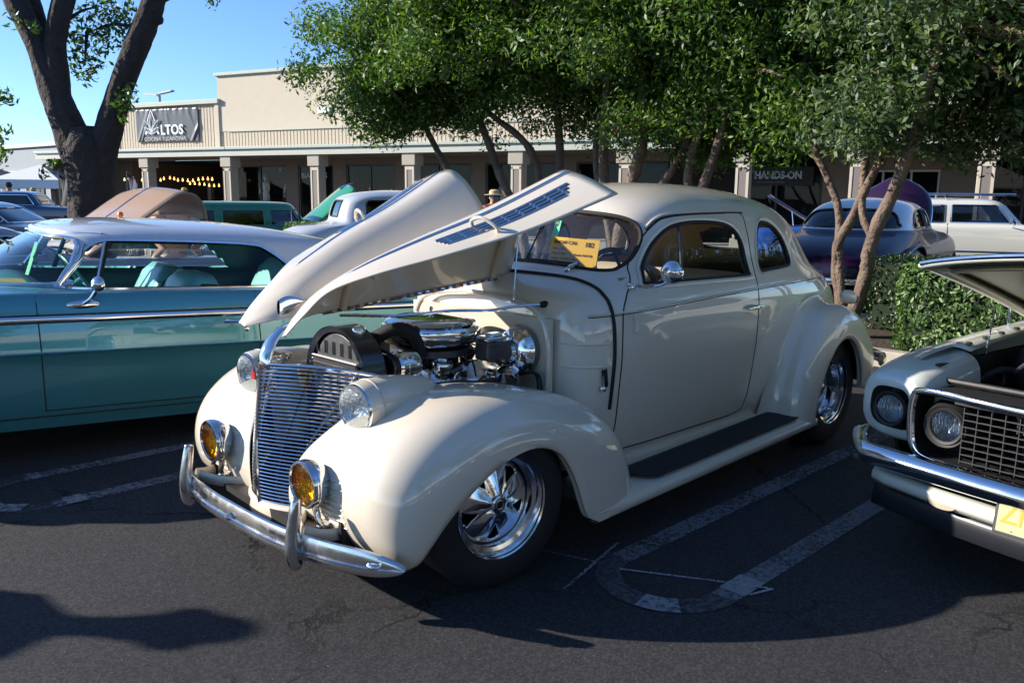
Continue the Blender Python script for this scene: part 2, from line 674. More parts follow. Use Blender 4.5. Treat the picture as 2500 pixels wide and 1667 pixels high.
def hairpin(label, y0, y1, xe, xr, fresh):
    root = thing("parking_stall_line", None, None)
    tag(root, kind="structure")
    r = (y1 - y0) / 2
    yc = (y0 + y1) / 2
    arc = [(xe + r * cos(a), yc + r * sin(a)) for a in np.linspace(-pi / 2, pi / 2, 24)]
    s_ = -.009
    strip(arc, .105, .004, "line_end", LINE_FAINT, root)
    for k, y in enumerate((y0, y1)):
        pts = [(x, y + s_ * (x - xe)) for x in np.linspace(xe - .002, xr, 30)]
        strip(pts, .105, .004, "line", LINE, root)
    for x0, x1, y in fresh:
        strip([(x, y) for x in np.linspace(x0, x1, 6)], .112, .0065, "line_repaint", LINE_FRESH, root)
    return root


r1 = hairpin("", .939, 1.433, -.555, -5.1, [(-.62, -.78, 1.433)])
strip([(-.555 + .247 * cos(a), 1.186 + .247 * sin(a)) for a in np.linspace(.15, .75, 8)], .11, .0065, "line_repaint", LINE_FRESH, r1)
r2 = hairpin("", -1.885, -1.367, .985, -5.1, [(.93, .84, -1.372), (.95, .90, -1.889)])
strip([(1.235 + .01, -1.66), (1.20, -1.50), (1.10, -1.41)], .10, .0065, "line_repaint", LINE_FRESH, r2)
r3 = hairpin("", 3.69, 4.18, -.9, -5.1, [])
r4 = hairpin("", -4.70, -4.20, 1.9, -5.1, [])
ck = thing("chalk_mark", "thin white chalk cross and stroke beside the coupe's front wheel", "chalk mark")
tag(ck, kind="structure")
strip(spline([(-.355, .652), (-.40, .78), (-.441, .902)], 12), .012, .0085, "chalk_stroke", CHALK, ck)
strip(spline([(-.661, .841), (-.45, .895), (-.143, .972)], 14), .014, .0088, "chalk_stroke", CHALK, ck)
strip(spline([(-.458, 1.008), (-.667, 1.37), (-.754, 1.535)], 14), .012, .0085, "chalk_stroke", CHALK, ck)
strip(spline([(-.754, 1.535), (-.638, 1.494)], 6), .012, .0086, "chalk_stroke", CHALK, ck)

CONC = mat("kerb_concrete", (.36, .33, .28), rough=.85, var=.25, vs=9, bump=.002, bs=70)
SOIL = mat("planter_soil", (.055, .04, .028), rough=.95, var=.5, vs=12, bump=.02, bs=25)
for xk, sg in ((-5.60, 1), (-8.10, -1)):
    prof = [(xk, .0), (xk - sg * .012, .13), (xk - sg * .03, .15), (xk - sg * .155, .15), (xk - sg * .155, .05)]
    for y0, y1 in ((-16, -11.5), (-11.495, -7.0), (-6.995, -2.5), (-2.495, 2.0), (2.005, 6.5)):
        rows = [[(x, y, z) for x, z in prof] for y in np.linspace(y0, y1, 6)]
        tag(MB().grid(rows, flip=(sg > 0)).build("planter_kerb", CONC, None, ang=30), kind="structure")
tag(MB().box((-6.85, -4.75, .06), (2.24, 22.5, .12)).build("planter_bed", SOIL, None, smooth=False), kind="structure")

# ================================================================== shopping-centre building
BO = np.array([-16.9686, -16.1440, 0.0])
BROT = radians(108.0)
STUCCO = mat("cream_stucco", (.60, .53, .42), rough=.9, var=.06, vs=3, bump=.003, bs=60)
PANEL = mat("beige_panel", (.52, .46, .36), rough=.75, var=.07, vs=4)
TRIMG = mat("grey_green_trim", (.42, .47, .41), rough=.6, var=.06, vs=5)
FASCIA = mat("pale_fascia", (.47, .49, .42), rough=.6, var=.06, vs=4)
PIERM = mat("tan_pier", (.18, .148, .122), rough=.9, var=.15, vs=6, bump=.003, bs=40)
COLM = mat("column_paint", (.40, .36, .295), rough=.7, var=.08, vs=6)
INSET = mat("column_inset", (.22, .19, .17), rough=.7)
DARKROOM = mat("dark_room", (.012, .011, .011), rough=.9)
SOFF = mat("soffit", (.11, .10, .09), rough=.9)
FRAMED = mat("dark_frame", (.03, .028, .027), rough=.4)
FRAMEW = mat("white_frame", (.45, .46, .46), rough=.5)
SHOPGLASS = glass("shop_glass", (.85, .88, .9), .12)
WALK = mat("sidewalk", (.34, .32, .29), rough=.9, var=.15, vs=5)
SHING = mat("brown_shingle", (.15, .085, .060), rough=.9, var=.45, vs=14, bump=.02, bs=18)

bld = thing("retail_building", "long cream retail building with ribbed fascia panels and square columns", "building", BO, (0, 0, BROT))
# local: x along the front (towards the right of the picture), y into the building
def lbox(nm, x0, x1, y0, y1, z0, z1, m, par=None, bev=None):
    return MB().box(((x0 + x1) / 2, (y0 + y1) / 2, (z0 + z1) / 2), (x1 - x0, y1 - y0, z1 - z0)).build(nm, m, par or bld, smooth=False, bevel=bev)


XL, XR = -23.9, 20.0
tag(lbox("sidewalk", XL, XR, -1.4, 3.2, .0, .15, WALK), kind=None)
for x0, x1 in ((XL, -18.55), (-18.548, -12.3), (-12.298, -6.2), (-6.198, .2), (.202, 6.5), (6.502, 13), (13.002, XR)):
    lbox("eave_fascia", x0, x1, -.16, -.02, 2.96, 3.19, FASCIA)
    lbox("eave_gutter", x0, x1, -.24, -.02, 3.192, 3.30, TRIMG, bev=.02)
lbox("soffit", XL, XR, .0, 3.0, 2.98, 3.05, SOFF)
lbox("canopy_roof", XL, XR, .0, 2.9, 3.06, 3.28, PANEL)
low = lbox("ribbed_wall", -19.75, -13.72, .92, 1.2, 3.28, 5.06, PANEL)
lbox("parapet_cap", -19.85, -13.60, .76, 1.3, 5.06, 5.24, TRIMG, low, .015)
tall = lbox("upper_wall", -13.72, 3.2, .90, 1.4, 3.97, 6.10, STUCCO)
lbox("parapet_cap", -13.80, 3.3, .80, 1.5, 6.10, 6.22, TRIMG, tall, .015)
lowr = lbox("ribbed_band", -13.718, 3.2, .93, 1.3, 3.28, 3.967, PANEL)
lbox("band_ledge", -13.2, 3.2, .86, .93, 3.955, 4.0, TRIMG, lowr)
lbox("corner_trim", -19.80, -19.62, .86, .92, 3.28, 5.05, STUCCO, low)
lbox("corner_trim", -13.86, -13.66, .84, .92, 3.28, 5.05, STUCCO, low)
bm_ = None
for x in np.arange(-19.54, -13.92, .165):
    o = MB().box((0, 0, 0), (.125, .03, 1.75)).mesh("batten", smooth=False) if bm_ is None else bm_
    bm_ = o
    q = link("batten", o, PANEL, low)
    q.location = (x, .915, 4.17)
bm2 = MB().box((0, 0, 0), (.125, .03, .66)).mesh("batten", smooth=False)
for x in np.arange(-13.58, 2.0, .165):
    q = link("batten", bm2, PANEL, lowr)
    q.location = (x, .925, 3.61)
lbox("gable_return", -19.75, -13.6, 1.2, 9, 3.28, 5.0, PANEL)
lbox("main_roof_block", -13.6, 3.2, 1.4, 12, 3.28, 6.0, STUCCO)
# right wing: brown shingle strip and pale upper wall
shg = MB()
rows = [[(x, y, z) for y, z in ((-.10, 3.305), (.3, 3.52), (.75, 3.80))] for x in np.linspace(3.22, XR, 30)]
sh_o = shg.grid(rows).build("shingle_skirt", SHING, bld, ang=30, solid=.05)
for k in range(9):
    t = (k + .5) / 9
    lbox("shingle_course", 3.22, XR, -.10 + .85 * t - .035, -.10 + .85 * t + .05, 3.30 + .49 * t + .0, 3.345 + .49 * t, SHING, sh_o)
upr = lbox("upper_wall", 3.202, XR, .80, 1.4, 3.78, 5.0, STUCCO)
lbox("parapet_cap", 3.32, XR + .1, .70, 1.5, 5.0, 5.12, TRIMG, upr)
# columns
colx = [-17.03, -12.45, -8.12, -3.98, .10, 3.75, 7.22, 10.22, 13.2, 16.3]
proto = None
for x in colx:
    if proto is None:
        c = lbox("column", -.19, .19, -.02, .36, .15, 2.98, COLM, None, .01)
        lbox("column_capital", -.27, .27, -.10, .44, 2.55, 2.975, COLM, c, .02)
        lbox("column_plinth", -.25, .25, -.08, .42, .152, .42, COLM, c, .01)
        for dx in (-.15, .15):
            lbox("column_stile", dx - .035, dx + .035, -.045, -.018, .45, 2.48, STUCCO, c)
        lbox("column_rail", -.185, .185, -.045, -.018, 2.40, 2.53, STUCCO, c)
        lbox("column_panel", -.11, .11, -.030, -.0185, .45, 2.40, INSET, c)
        proto = c
        c.location = (x, 0, 0)
    else:
        c = copy_tree(proto, bld)
        c.location = (x, 0, 0)
# shop fronts, 3 m behind the columns
def front(x0, x1, z0, z1, m, nm="pier"):
    return lbox(nm, x0, x1, 3.0, 3.25, z0, z1, m)
front(-24, -21.6, .15, 3.0, PIERM)
front(-15.85, -15.15, .15, 3.0, PIERM)
front(-12.22, -11.58, .15, 3.0, PIERM)
front(-9.72, -9.08, .15, 3.0, PIERM)
front(-6.72, -6.22, .15, 3.0, PIERM)
front(-3.3, -2.7, .15, 3.0, PIERM)
front(.3, .9, .15, 3.0, PIERM)
front(4.2, 6.3, .15, 3.0, DARKROOM, "dark_wall")
front(9.0, 9.9, .15, 3.0, PIERM)
front(12.2, 13.4, .15, 3.0, PIERM)
front(16, 20, .15, 3.0, PIERM)
for x0, x1 in ((-15.15, -12.22), (-11.58, -9.72), (-9.08, -6.72), (-6.22, -3.3), (-2.7, .3), (.9, 4.2)):
    front(x0 + .002, x1 - .002, 2.74, 3.0, PIERM, "lintel")
    front(x0 + .002, x1 - .002, .15, .55, PIERM, "stall_riser")
def window(x0, x1, z0, z1, fm, mull=1, deep=1.6):
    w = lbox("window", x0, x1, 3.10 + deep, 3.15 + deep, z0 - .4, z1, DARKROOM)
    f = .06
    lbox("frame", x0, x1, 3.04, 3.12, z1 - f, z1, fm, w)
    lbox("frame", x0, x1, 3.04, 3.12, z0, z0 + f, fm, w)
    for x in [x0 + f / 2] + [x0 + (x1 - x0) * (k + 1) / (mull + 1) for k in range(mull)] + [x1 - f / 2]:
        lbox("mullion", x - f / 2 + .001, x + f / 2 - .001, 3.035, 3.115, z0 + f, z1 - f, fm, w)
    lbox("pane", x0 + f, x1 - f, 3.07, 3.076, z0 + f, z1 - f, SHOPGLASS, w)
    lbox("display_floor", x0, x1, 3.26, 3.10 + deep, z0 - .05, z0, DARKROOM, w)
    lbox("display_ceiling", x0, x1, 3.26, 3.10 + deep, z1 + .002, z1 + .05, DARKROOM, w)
    return w
w1 = window(-15.13, -12.24, .56, 2.73, FRAMED, 1)
w2 = window(-11.56, -9.74, .56, 2.73, FRAMED, 0)
w3 = window(-9.06, -6.74, .56, 2.73, FRAMED, 1)
w4 = window(-6.20, -3.32, .56, 2.73, FRAMED, 1)
w5 = window(-2.68, .28, .56, 2.73, FRAMED, 1)
w6 = window(.92, 4.18, .56, 2.73, FRAMED, 2)
w7 = window(6.32, 8.98, .2, 2.95, FRAMED, 1)
w8 = window(9.92, 12.18, .2, 2.42, FRAMEW, 2)
w9 = window(13.42, 15.98, .2, 2.7, FRAMED, 2)
front(9.902, 12.198, 2.43, 3.0, PIERM, "lintel")
LETW = mat("dim_lettering", (.48, .50, .52), rough=.6)
text("window_lettering", "BIANCA'S", .30, LETW, w2, (-11.42, 3.03, 2.20), (1, 0, 0), (0, 0, 1), ext=.004, off=.006, sx=1.05)
text("window_lettering", "BRIDAL & FORMAL" if False else "", .1, LETW, w2) if False else None
text("door_number", "36", .16, LETW, w1, (-12.62, 3.02, 2.48), (1, 0, 0), (0, 0, 1), ext=.004, off=.004)
# restaurant: open dark front
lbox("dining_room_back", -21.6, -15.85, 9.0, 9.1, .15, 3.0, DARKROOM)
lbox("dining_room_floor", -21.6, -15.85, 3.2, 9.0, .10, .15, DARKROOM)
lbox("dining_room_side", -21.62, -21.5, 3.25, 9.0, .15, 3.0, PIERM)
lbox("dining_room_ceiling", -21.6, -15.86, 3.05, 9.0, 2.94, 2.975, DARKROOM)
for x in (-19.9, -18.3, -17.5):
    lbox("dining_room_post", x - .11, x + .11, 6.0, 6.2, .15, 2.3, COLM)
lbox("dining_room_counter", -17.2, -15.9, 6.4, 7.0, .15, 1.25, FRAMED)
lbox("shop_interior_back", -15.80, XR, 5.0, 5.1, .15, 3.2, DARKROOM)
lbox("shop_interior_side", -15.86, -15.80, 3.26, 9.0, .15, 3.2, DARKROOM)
lbox("end_wall", -24, -23.7, .5, 9, .15, 3.0, PIERM)

BULB = mat("warm_bulb", (.9, .5, .2), .4, emit=(1.0, .42, .10), es=2.6)
st = thing("string_lights", "string of warm round bulbs hung under the restaurant canopy", "string lights", BO, (0, 0, BROT))
random.seed(11)
bulb_me = MB().lathe([(0, -.04), (.022, -.036), (.036, -.02), (.041, 0), (.036, .02), (.02, .04), (.014, .06), (.014, .1)], (0, 0, 0), (0, 0, 1), 12).mesh("bulb")
pts = []
for k in range(20):
    x = -20.9 + k * .29
    if k in (3, 5):
        continue
    z = 2.09 + random.uniform(-.02, .05) + .03 * sin(k * .8)
    b_ = link("bulb", bulb_me, BULB, st)
    b_.location = (x + random.uniform(-.05, .05), 2.0, z)
    pts.append((x, 2.0, z + .11))
MB().tube(pts, .006, 5).build("light_wire", SATIN, st)
pts = []
for k in range(9):
    x = -18.3 + k * .30
    z = 1.90 + random.uniform(-.06, .06)
    b_ = link("bulb", bulb_me, BULB, st)
    b_.location = (x, 3.4, z)
    pts.append((x, 3.4, z + .11))
MB().tube(pts, .006, 5).build("light_wire", SATIN, st)

# banner with the agave emblem
BAN = mat("charcoal_vinyl", (.055, .055, .065), rough=.32, coat=.3, coat_r=.25)
BLET = mat("banner_white", (.72, .76, .78), rough=.5)
ban = thing("vinyl_banner", "charcoal vinyl banner with white agave emblem tied to the ribbed wall", "banner", BO, (0, 0, BROT))
def ban_y(s_, t):
    w = 0
    for (cx0, cz0, ang, amp, wd) in ((.04, .02, 65, .05, .05), (.10, .1, 62, .035, .04), (.93, .15, 58, .05, .05), (.5, .95, 100, .02, .05), (.85, .9, 115, .025, .05), (.2, .9, 70, .02, .06)):
        a = radians(ang)
        dd = (s_ - cx0) * 2.8 * sin(a) - (t - cz0) * cos(a)
        al = (s_ - cx0) * 2.8 * cos(a) + (t - cz0) * sin(a)
        w += amp * math.exp(-(dd / wd) ** 2) * math.exp(-(al / .5) ** 2)
    return w
rows = [[(-18.45 + 3.66 * s_, .84 - ban_y(s_, t) - .012 * sin(s_ * 60) * t ** 8, 3.64 + 1.34 * t - .02 * s_) for t in np.linspace(0, 1, 30)] for s_ in np.linspace(0, 1, 90)]
MB().grid(rows).build("banner_sheet", BAN, ban, ang=180, solid=.004)
yb = .775
text("banner_lettering", "LTOS", .55, BLET, ban, (-16.93, yb, 3.93), (1, 0, 0), (0, 0, 1), ext=.004, off=.014, sx=1.02)
text("banner_lettering", "COCINA Y CANTINA", .205, mat("banner_grey", (.42, .45, .47), .5), ban, (-17.93, yb, 3.69), (1, 0, 0), (0, 0, 1), ext=.004, sx=1.26)
def leaf(cx, z0, ang, ln, w):
    a = radians(ang)
    ax, az = (sin(a), cos(a)), (cos(a), -sin(a))
    P, Q = [], []
    for t in np.linspace(0, 1, 12):
        wd = w * (sin(pi * (.18 + .82 * t)) if t < 1 else 0)
        P.append((cx + ax[0] * ln * t + az[0] * wd, z0 + ax[1] * ln * t + az[1] * wd))
        Q.append((cx + ax[0] * ln * t - az[0] * wd, z0 + ax[1] * ln * t - az[1] * wd))
    return [(x, yb, z) for x, z in P + Q[::-1]]
k_ = 0
for ang, ln, w in ((-62, .50, .075), (62, .50, .075), (-38, .70, .085), (38, .70, .085), (0, .78, .09)):
    MB().tube(leaf(-17.45, 3.99, ang, ln, w), .018, 5, closed=True).build("emblem_leaf", BLET, ban)
for ang, ln, w in ((-20, .60, .05), (20, .60, .05)):
    MB().tube(leaf(-17.45, 3.99, ang, ln, w), .013, 5, closed=True).build("emblem_leaf", BLET, ban)
MB().tube([(-17.68, yb, 4.48), (-17.45, yb, 4.93), (-17.22, yb, 4.48)], .036, 6, flat=(1, .3), up=(0, 1, 0)).build("emblem_peak", BLET, ban)
MB().prism([(-17.88, 3.95), (-17.77, 3.95), (-17.72, 4.04), (-17.80, 4.10)], .008, (0, yb + .004, 0), (1, 0, 0), (0, 0, 1)).build("emblem_foot", BLET, ban, smooth=False)
MB().prism([(-17.10, 3.95), (-16.99, 3.95), (-17.10, 4.14), (-17.18, 4.06)], .008, (0, yb + .004, 0), (1, 0, 0), (0, 0, 1)).build("emblem_foot", BLET, ban, smooth=False)
for k in range(7):
    for zz in (3.68, 4.94):
        MB().lathe([(.012, 0), (.02, .006), (.028, 0)], (-18.38 + k * .585, .80, zz), (0, -1, 0), 10).build("grommet", BLET, ban)

hs = thing("shop_sign", "pale blue HANDS-ON shop lettering on a dark storefront", "sign", BO, (0, 0, BROT))
SGN = mat("blue_white_letters", (.42, .52, .66), rough=.5)
lbox("sign_board", 6.85, 8.75, 2.86, 2.92, 1.95, 2.52, SATIN, hs)
text("sign_lettering", "HANDS-ON", .31, SGN, hs, (7.0, 2.845, 2.17), (1, 0, 0), (0, 0, 1), ext=.01, off=.012, sx=.86)
text("sign_lettering", "EDUCATIONAL SUPPLIES", .075, mat("dim_sign_letters", (.2, .2, .21), .6), hs, (7.08, 2.85, 2.03), (1, 0, 0), (0, 0, 1), ext=.004, sx=1.0)
sg = thing("wall_sign", "crimson disc and blue ring sign high on the wall behind the trees", "sign", BO, (0, 0, BROT))
MB().lathe([(0, .10), (.20, .095), (.25, .06), (.26, 0)], (8.56, .80, 4.12), (0, -1, 0), 24).build("crimson_disc", mat("crimson", (.50, .02, .12), .4), sg)
MB().tube([(9.12 + .22 * cos(a), .76, 4.10 + .24 * sin(a)) for a in np.linspace(0, 2 * pi, 30, endpoint=False)], .05, 8, closed=True).build("blue_ring", mat("sign_blue", (.04, .25, .65), .4), sg)
MB().lathe([(0, .05), (.17, .05), (.18, 0)], (9.12, .80, 4.10), (0, -1, 0), 20).build("white_disc", BLET, sg)
ws = MB().box((-8.35, .86, 4.62), (.55, .06, .22))
tag(ws.build("wall_plaque", mat("white_plaque", (.75, .77, .8), .5), None, smooth=False, bevel=.01), "small white plaque on the tall cream wall beside the leaves", "sign")
bpy.data.objects["wall_plaque"].location = BO
bpy.data.objects["wall_plaque"].rotation_euler = (0, 0, BROT)

# dress forms behind the shop windows
MANN = mat("pale_mannequin", (.68, .69, .70), rough=.5)
GOWN = mat("pale_gown", (.72, .74, .78), rough=.7)
def mannequin(x, z0, h, wide, label, y=3.75, arms=True):
    m_ = thing("mannequin", label, "mannequin", tuple(BO), (0, 0, BROT), "dress forms in the shop windows")
    k = h / 1.75
    prof = [(0, 1.75), (.05, 1.735), (.082, 1.68), (.085, 1.63), (.07, 1.56), (.045, 1.52), (.048, 1.47), (.11, 1.44), (.155, 1.40), (.15, 1.30), (.135, 1.22), (.10, 1.08)]
    MB().lathe([(r * k, zz * k) for r, zz in prof], (x, y, z0), (0, 0, 1), 18, sq=(1, .75)).build("bust", MANN, m_)
    gp_ = [(.10, 1.09), (.15, .98), (.19, .85), (.22 * wide, .55), (.27 * wide, .25), (.30 * wide, .0)]
    rows = []
    for r, zz in gp_:
        rows.append([(x + r * k * cos(a) * (1 + .06 * sin(9 * a) * (1 - zz)), y + r * k * .8 * sin(a) * (1 + .06 * sin(9 * a)), z0 + zz * k) for a in np.linspace(0, 2 * pi, 36, endpoint=False)])
    MB().grid(rows, cv=True).build("gown", GOWN, m_)
    if arms:
        for s_ in (-1, 1):
            MB().tube(spline([(x + s_ * .15 * k, y, z0 + 1.39 * k), (x + s_ * .24 * k, y - .05, z0 + 1.15 * k), (x + s_ * .20 * k, y - .16, z0 + .98 * k)], 9), np.linspace(.045, .025, 9) * k, 8).build("arm", MANN, m_)
    return m_
mannequin(-13.95, .56, 1.80, .8, "leftmost pale mannequin in white gown behind the shop glass", 3.6)
mannequin(-12.52, .56, 1.84, .7, "slim pale mannequin beside the stone pier left of the lettered window", 3.55)
mannequin(-8.35, .56, 1.30, .9, "short pale bust-height mannequin behind the lavender truck cab", 3.6)
mannequin(-6.98, .56, 1.50, .8, "pale mannequin in gown beside the second column window", 3.6)
mannequin(-4.75, .56, 1.80, .8, "pale mannequin with arms bent right of the column", 3.6)
mannequin(-2.25, .56, 1.68, .9, "pale mannequin seen between the two raised hood halves", 3.6)
mannequin(-.35, .56, 1.68, .8, "pale mannequin half hidden by the column and trunk", 3.6)

# far building, left
FAR = mat("blue_grey_wall", (.30, .33, .36), rough=.9, var=.08, vs=.6)
fb = thing("far_store", "long blue-grey store far off at the left edge", "building", tuple(gp(40, 62)), (0, 0, BROT - radians(12)))
for nm, x0, x1, z0, z1, m in (("wall", -26, 9, 0, 4.6, FAR), ("parapet_cap", -26.2, 9.2, 4.6, 4.85, TRIMG), ("band", -26.1, 9.1, 2.75, 3.0, TRIMG)):
    MB().box(((x0 + x1) / 2, 4 if nm == "wall" else 3.9, (z0 + z1) / 2), (x1 - x0, 8 if nm == "wall" else 8.2, z1 - z0)).build(nm, m, fb, smooth=False)
for k in range(7):
    MB().box((-22 + k * 4.4, -.03, 1.2), (3.0, .1, 2.2)).build("shop_window", FRAMED, fb, smooth=False)
# ================================================================== the cream coupe (x forward, y to its left, front axle at x = 0)
coupe = thing("cream_coupe", "cream 1930s coupe with its hood halves folded up and chrome five-spoke wheels", "car")

BROWS = [
    (0.26, -.62, -3.66, .625, 7, 2.5), (0.36, -.62, -3.82, .655, 7, 2.5), (0.50, -.615, -3.92, .682, 7, 2.5),
    (0.65, -.61, -3.94, .700, 7, 2.5), (0.80, -.61, -3.89, .712, 7, 2.5), (0.92, -.61, -3.79, .713, 6.5, 2.5),
    (1.00, -.615, -3.67, .706, 6, 2.5), (1.05, -.628, -3.55, .696, 5.5, 2.5), (1.09, -.665, -3.46, .682, 5, 2.5),
    (1.12, -.735, -3.42, .670, 5, 2.5), (1.16, -.835, -3.38, .656, 5, 2.5), (1.185, -.895, -3.355, .648, 5, 2.5),
    (1.21, -.922, -3.33, .642, 5, 2.5), (1.30, -.985, -3.24, .624, 5, 2.5), (1.38, -1.040, -3.12, .602, 4.8, 2.5),
    (1.44, -1.085, -3.00, .570, 4.4, 2.5), (1.49, -1.150, -2.87, .515, 3.8, 2.4), (1.53, -1.240, -2.72, .440, 3.2, 2.3),
    (1.56, -1.350, -2.57, .355, 2.8, 2.2), (1.58, -1.460, -2.42, .275, 2.5, 2.1), (1.595, -1.600, -2.20, .165, 2.3, 2.1),
    (1.602, -1.740, -1.80, .02, 2.2, 2.1)]
_t = np.linspace(0, 1, 26)
_zs = np.concatenate([np.linspace(.26, 1.0, 26)[:-1], np.linspace(1.0, 1.2, 20)[:-1], np.linspace(1.2, 1.45, 26)[:-1], 1.602 - .152 * (1 - _t) ** 2])
BODY = Shell(BROWS, -1.75, _zs, cnt=(30, 36, 56, 26))
C = BODY.centers()
W_DOOR = smooth_poly([(-1.075, 1.118), (-1.065, 1.14), (-1.105, 1.21), (-1.185, 1.30), (-1.30, 1.365), (-1.43, 1.39), (-1.62, 1.395), (-1.80, 1.382),
                      (-1.90, 1.345), (-1.955, 1.28), (-1.975, 1.20), (-1.98, 1.125), (-1.965, 1.108), (-1.70, 1.110), (-1.40, 1.114)], 110)
W_QTR = smooth_poly([(-2.115, 1.128), (-2.118, 1.22), (-2.145, 1.32), (-2.21, 1.375), (-2.30, 1.38), (-2.40, 1.352), (-2.49, 1.295), (-2.55, 1.22),
                     (-2.56, 1.165), (-2.53, 1.135), (-2.42, 1.128), (-2.25, 1.124)], 70)
W_WS = smooth_poly([(-.50, 1.175), (-.25, 1.188), (0, 1.193), (.25, 1.188), (.50, 1.175), (.545, 1.195), (.565, 1.25), (.558, 1.33), (.515, 1.392),
                    (.42, 1.425), (.22, 1.443), (0, 1.448), (-.22, 1.443), (-.42, 1.425), (-.515, 1.392), (-.558, 1.33), (-.565, 1.25), (-.545, 1.195)], 120)
W_REAR = smooth_poly([(-.34, 1.16), (0, 1.15), (.34, 1.16), (.38, 1.22), (.34, 1.30), (.2, 1.335), (-.2, 1.335), (-.34, 1.30), (-.38, 1.22)], 60)
cx_, cy_, cz_ = C[:, :, 0], C[:, :, 1], C[:, :, 2]
in_door = pip(W_DOOR, cx_, cz_) & (cy_ > .3)
in_qtr = pip(W_QTR, cx_, cz_) & (cy_ > .2)
in_ws = pip(W_WS, cy_, cz_) & (cx_ > -1.3)
in_rw = pip(W_REAR, cy_, cz_) & (cx_ < -2.9)
holes = in_door | in_qtr | in_ws | in_rw
b = MB()
b.grid(BODY.G, keep=~holes, flip=True)
b.mirror()
body = b.build("body", CREAM, coupe, ang=60, weld=2e-4, recalc=True)
# lining
INN = BODY.inset(.022)
hk = ~holes & (cz_ > .33)
b = MB()
b.grid(INN, keep=hk)
b.mirror()
b.build("headliner", HEADLINER, coupe, ang=180, weld=2e-4)


def dilate(m):
    o = m.copy()
    o[1:] |= m[:-1]
    o[:-1] |= m[1:]
    o[:, 1:] |= m[:, :-1]
    o[:, :-1] |= m[:, 1:]
    return o


GL = BODY.inset(.010)
for nm, mk, mt in (("windshield_glass", in_ws, CLEAR), ("rear_window_glass", in_rw, CLEAR)):
    b = MB()
    b.grid(GL, keep=dilate(mk))
    b.mirror()
    b.build(nm, mt, coupe, ang=180, weld=2e-4)
for sgn in (1, -1):
    for nm, mk, mt in (("door_window_glass", in_door, glass("side_glass", (.80, .83, .83), .55)), ("quarter_window_glass", in_qtr, CLEAR)):
        b = MB()
        b.grid(GL * np.array((1, sgn, 1)), keep=dilate(mk))
        b.build(nm, mt, coupe, ang=180)

# seals round the openings
def side_path(poly, off=.002, sgn=1):
    return np.array([(x, sgn * (BODY.y(x, z) + off), z) for x, z in poly])


for sgn in (1, -1):
    for nm, poly in (("door_window_seal", W_DOOR), ("quarter_window_seal", W_QTR)):
        P = side_path(poly, -.004, sgn)
        MB().tube(P, .0105, 8, closed=True).build(nm, RUBBER, coupe)
        big = side_path(poly * 1.0 + (poly - poly.mean(0)) * np.array((.055, .11)), .0, sgn)
        MB().tube(big, .009, 8, closed=True, flat=(1.5, .7)).build("window_reveal", CREAM, body)
P = np.array([(BODY.x(y, z) + .000, y, z) for y, z in W_WS])
MB().tube(P, .0105, 8, closed=True).build("windshield_seal", RUBBER, coupe)
P = np.array([(BODY.x(y, z, False) - .002, y, z) for y, z in W_REAR])
MB().tube(P, .011, 8, closed=True).build("rear_window_seal", RUBBER, coupe)
zz = np.linspace(1.19, 1.448, 12)
MB().tube([(BODY.x(0, z) - .004, 0, z) for z in zz], .0045, 6).build("windshield_divider", RUBBER, coupe)
for sgn in (1, -1):
    zz = np.linspace(1.114, 1.392, 10)
    xx = np.linspace(-1.352, -1.395, 10)
    vb = np.array([(x, sgn * (BODY.y(x, z) - .004), z) for x, z in zip(xx, zz)])
    MB().tube(vb, .0075, 6).build("vent_window_bar", BLACK, coupe)

# seams, mouldings, drip rail
for sgn in (1, -1):
    dpath = [(-.865, .35), (-.85, .5), (-.845, .7), (-.848, .9), (-.862, 1.0), (-.90, 1.06), (-.985, 1.14), (-1.05, 1.23), (-1.14, 1.33), (-1.24, 1.395), (-1.33, 1.42),
             (-1.5, 1.432), (-1.8, 1.437), (-2.02, 1.437), (-2.032, 1.36), (-2.045, 1.2), (-2.04, 1.05), (-2.035, .85), (-2.035, .6), (-2.03, .40), (-1.95, .335), (-1.5, .335), (-1.0, .34)]
    dp = spline(dpath, 150, closed=True)
    MB().tube(side_path(dp, -.0012, sgn), .0042, 5, closed=True).build("door_seam", SEAM, body)
    bl = spline([(-.70, .995), (-.9, 1.004), (-1.4, 1.022), (-1.9, 1.034), (-2.4, 1.04), (-2.9, 1.035), (-3.15, 1.02)], 60)
    MB().tube(side_path(bl, .001, sgn), .006, 6, flat=(.8, 1)).build("belt_moulding", CREAM, body)
    bl2 = bl + np.array((0, -.011))
    MB().tube(side_path(bl2, -.001, sgn), .0028, 5).build("belt_shadow_line", SEAM, body)
    dr = spline([(-1.17, 1.372), (-1.24, 1.412), (-1.34, 1.436), (-1.55, 1.446), (-1.85, 1.45), (-2.05, 1.449)], 50)
    MB().tube(side_path(dr, .003, sgn), .007, 6).build("drip_rail", CREAM, body)
    MB().tube(side_path(dr + np.array((0, -.009)), .001, sgn), .004, 5).build("drip_gap", SEAM, body)
    # door handle, hinge
    hx = np.linspace(-1.885, -2.07, 14)
    hp = [(x, sgn * (BODY.y(x, .932) + .012 + .022 * math.sin(pi * min(1, i / 10))), .932 + .006 * math.sin(i * .3)) for i, x in enumerate(hx)]
    hr = .0115 * np.sin(np.linspace(.35, pi - .5, 14)) ** .6
    MB().tube(hp, hr, 8, flat=(.7, 1)).build("door_handle", CHROME, coupe)
    MB().box((-.925, sgn * (BODY.y(-.925, .945) + .006), .945), (.022, .016, .085)).build("door_hinge", CREAM, coupe, smooth=False, bevel=.004)
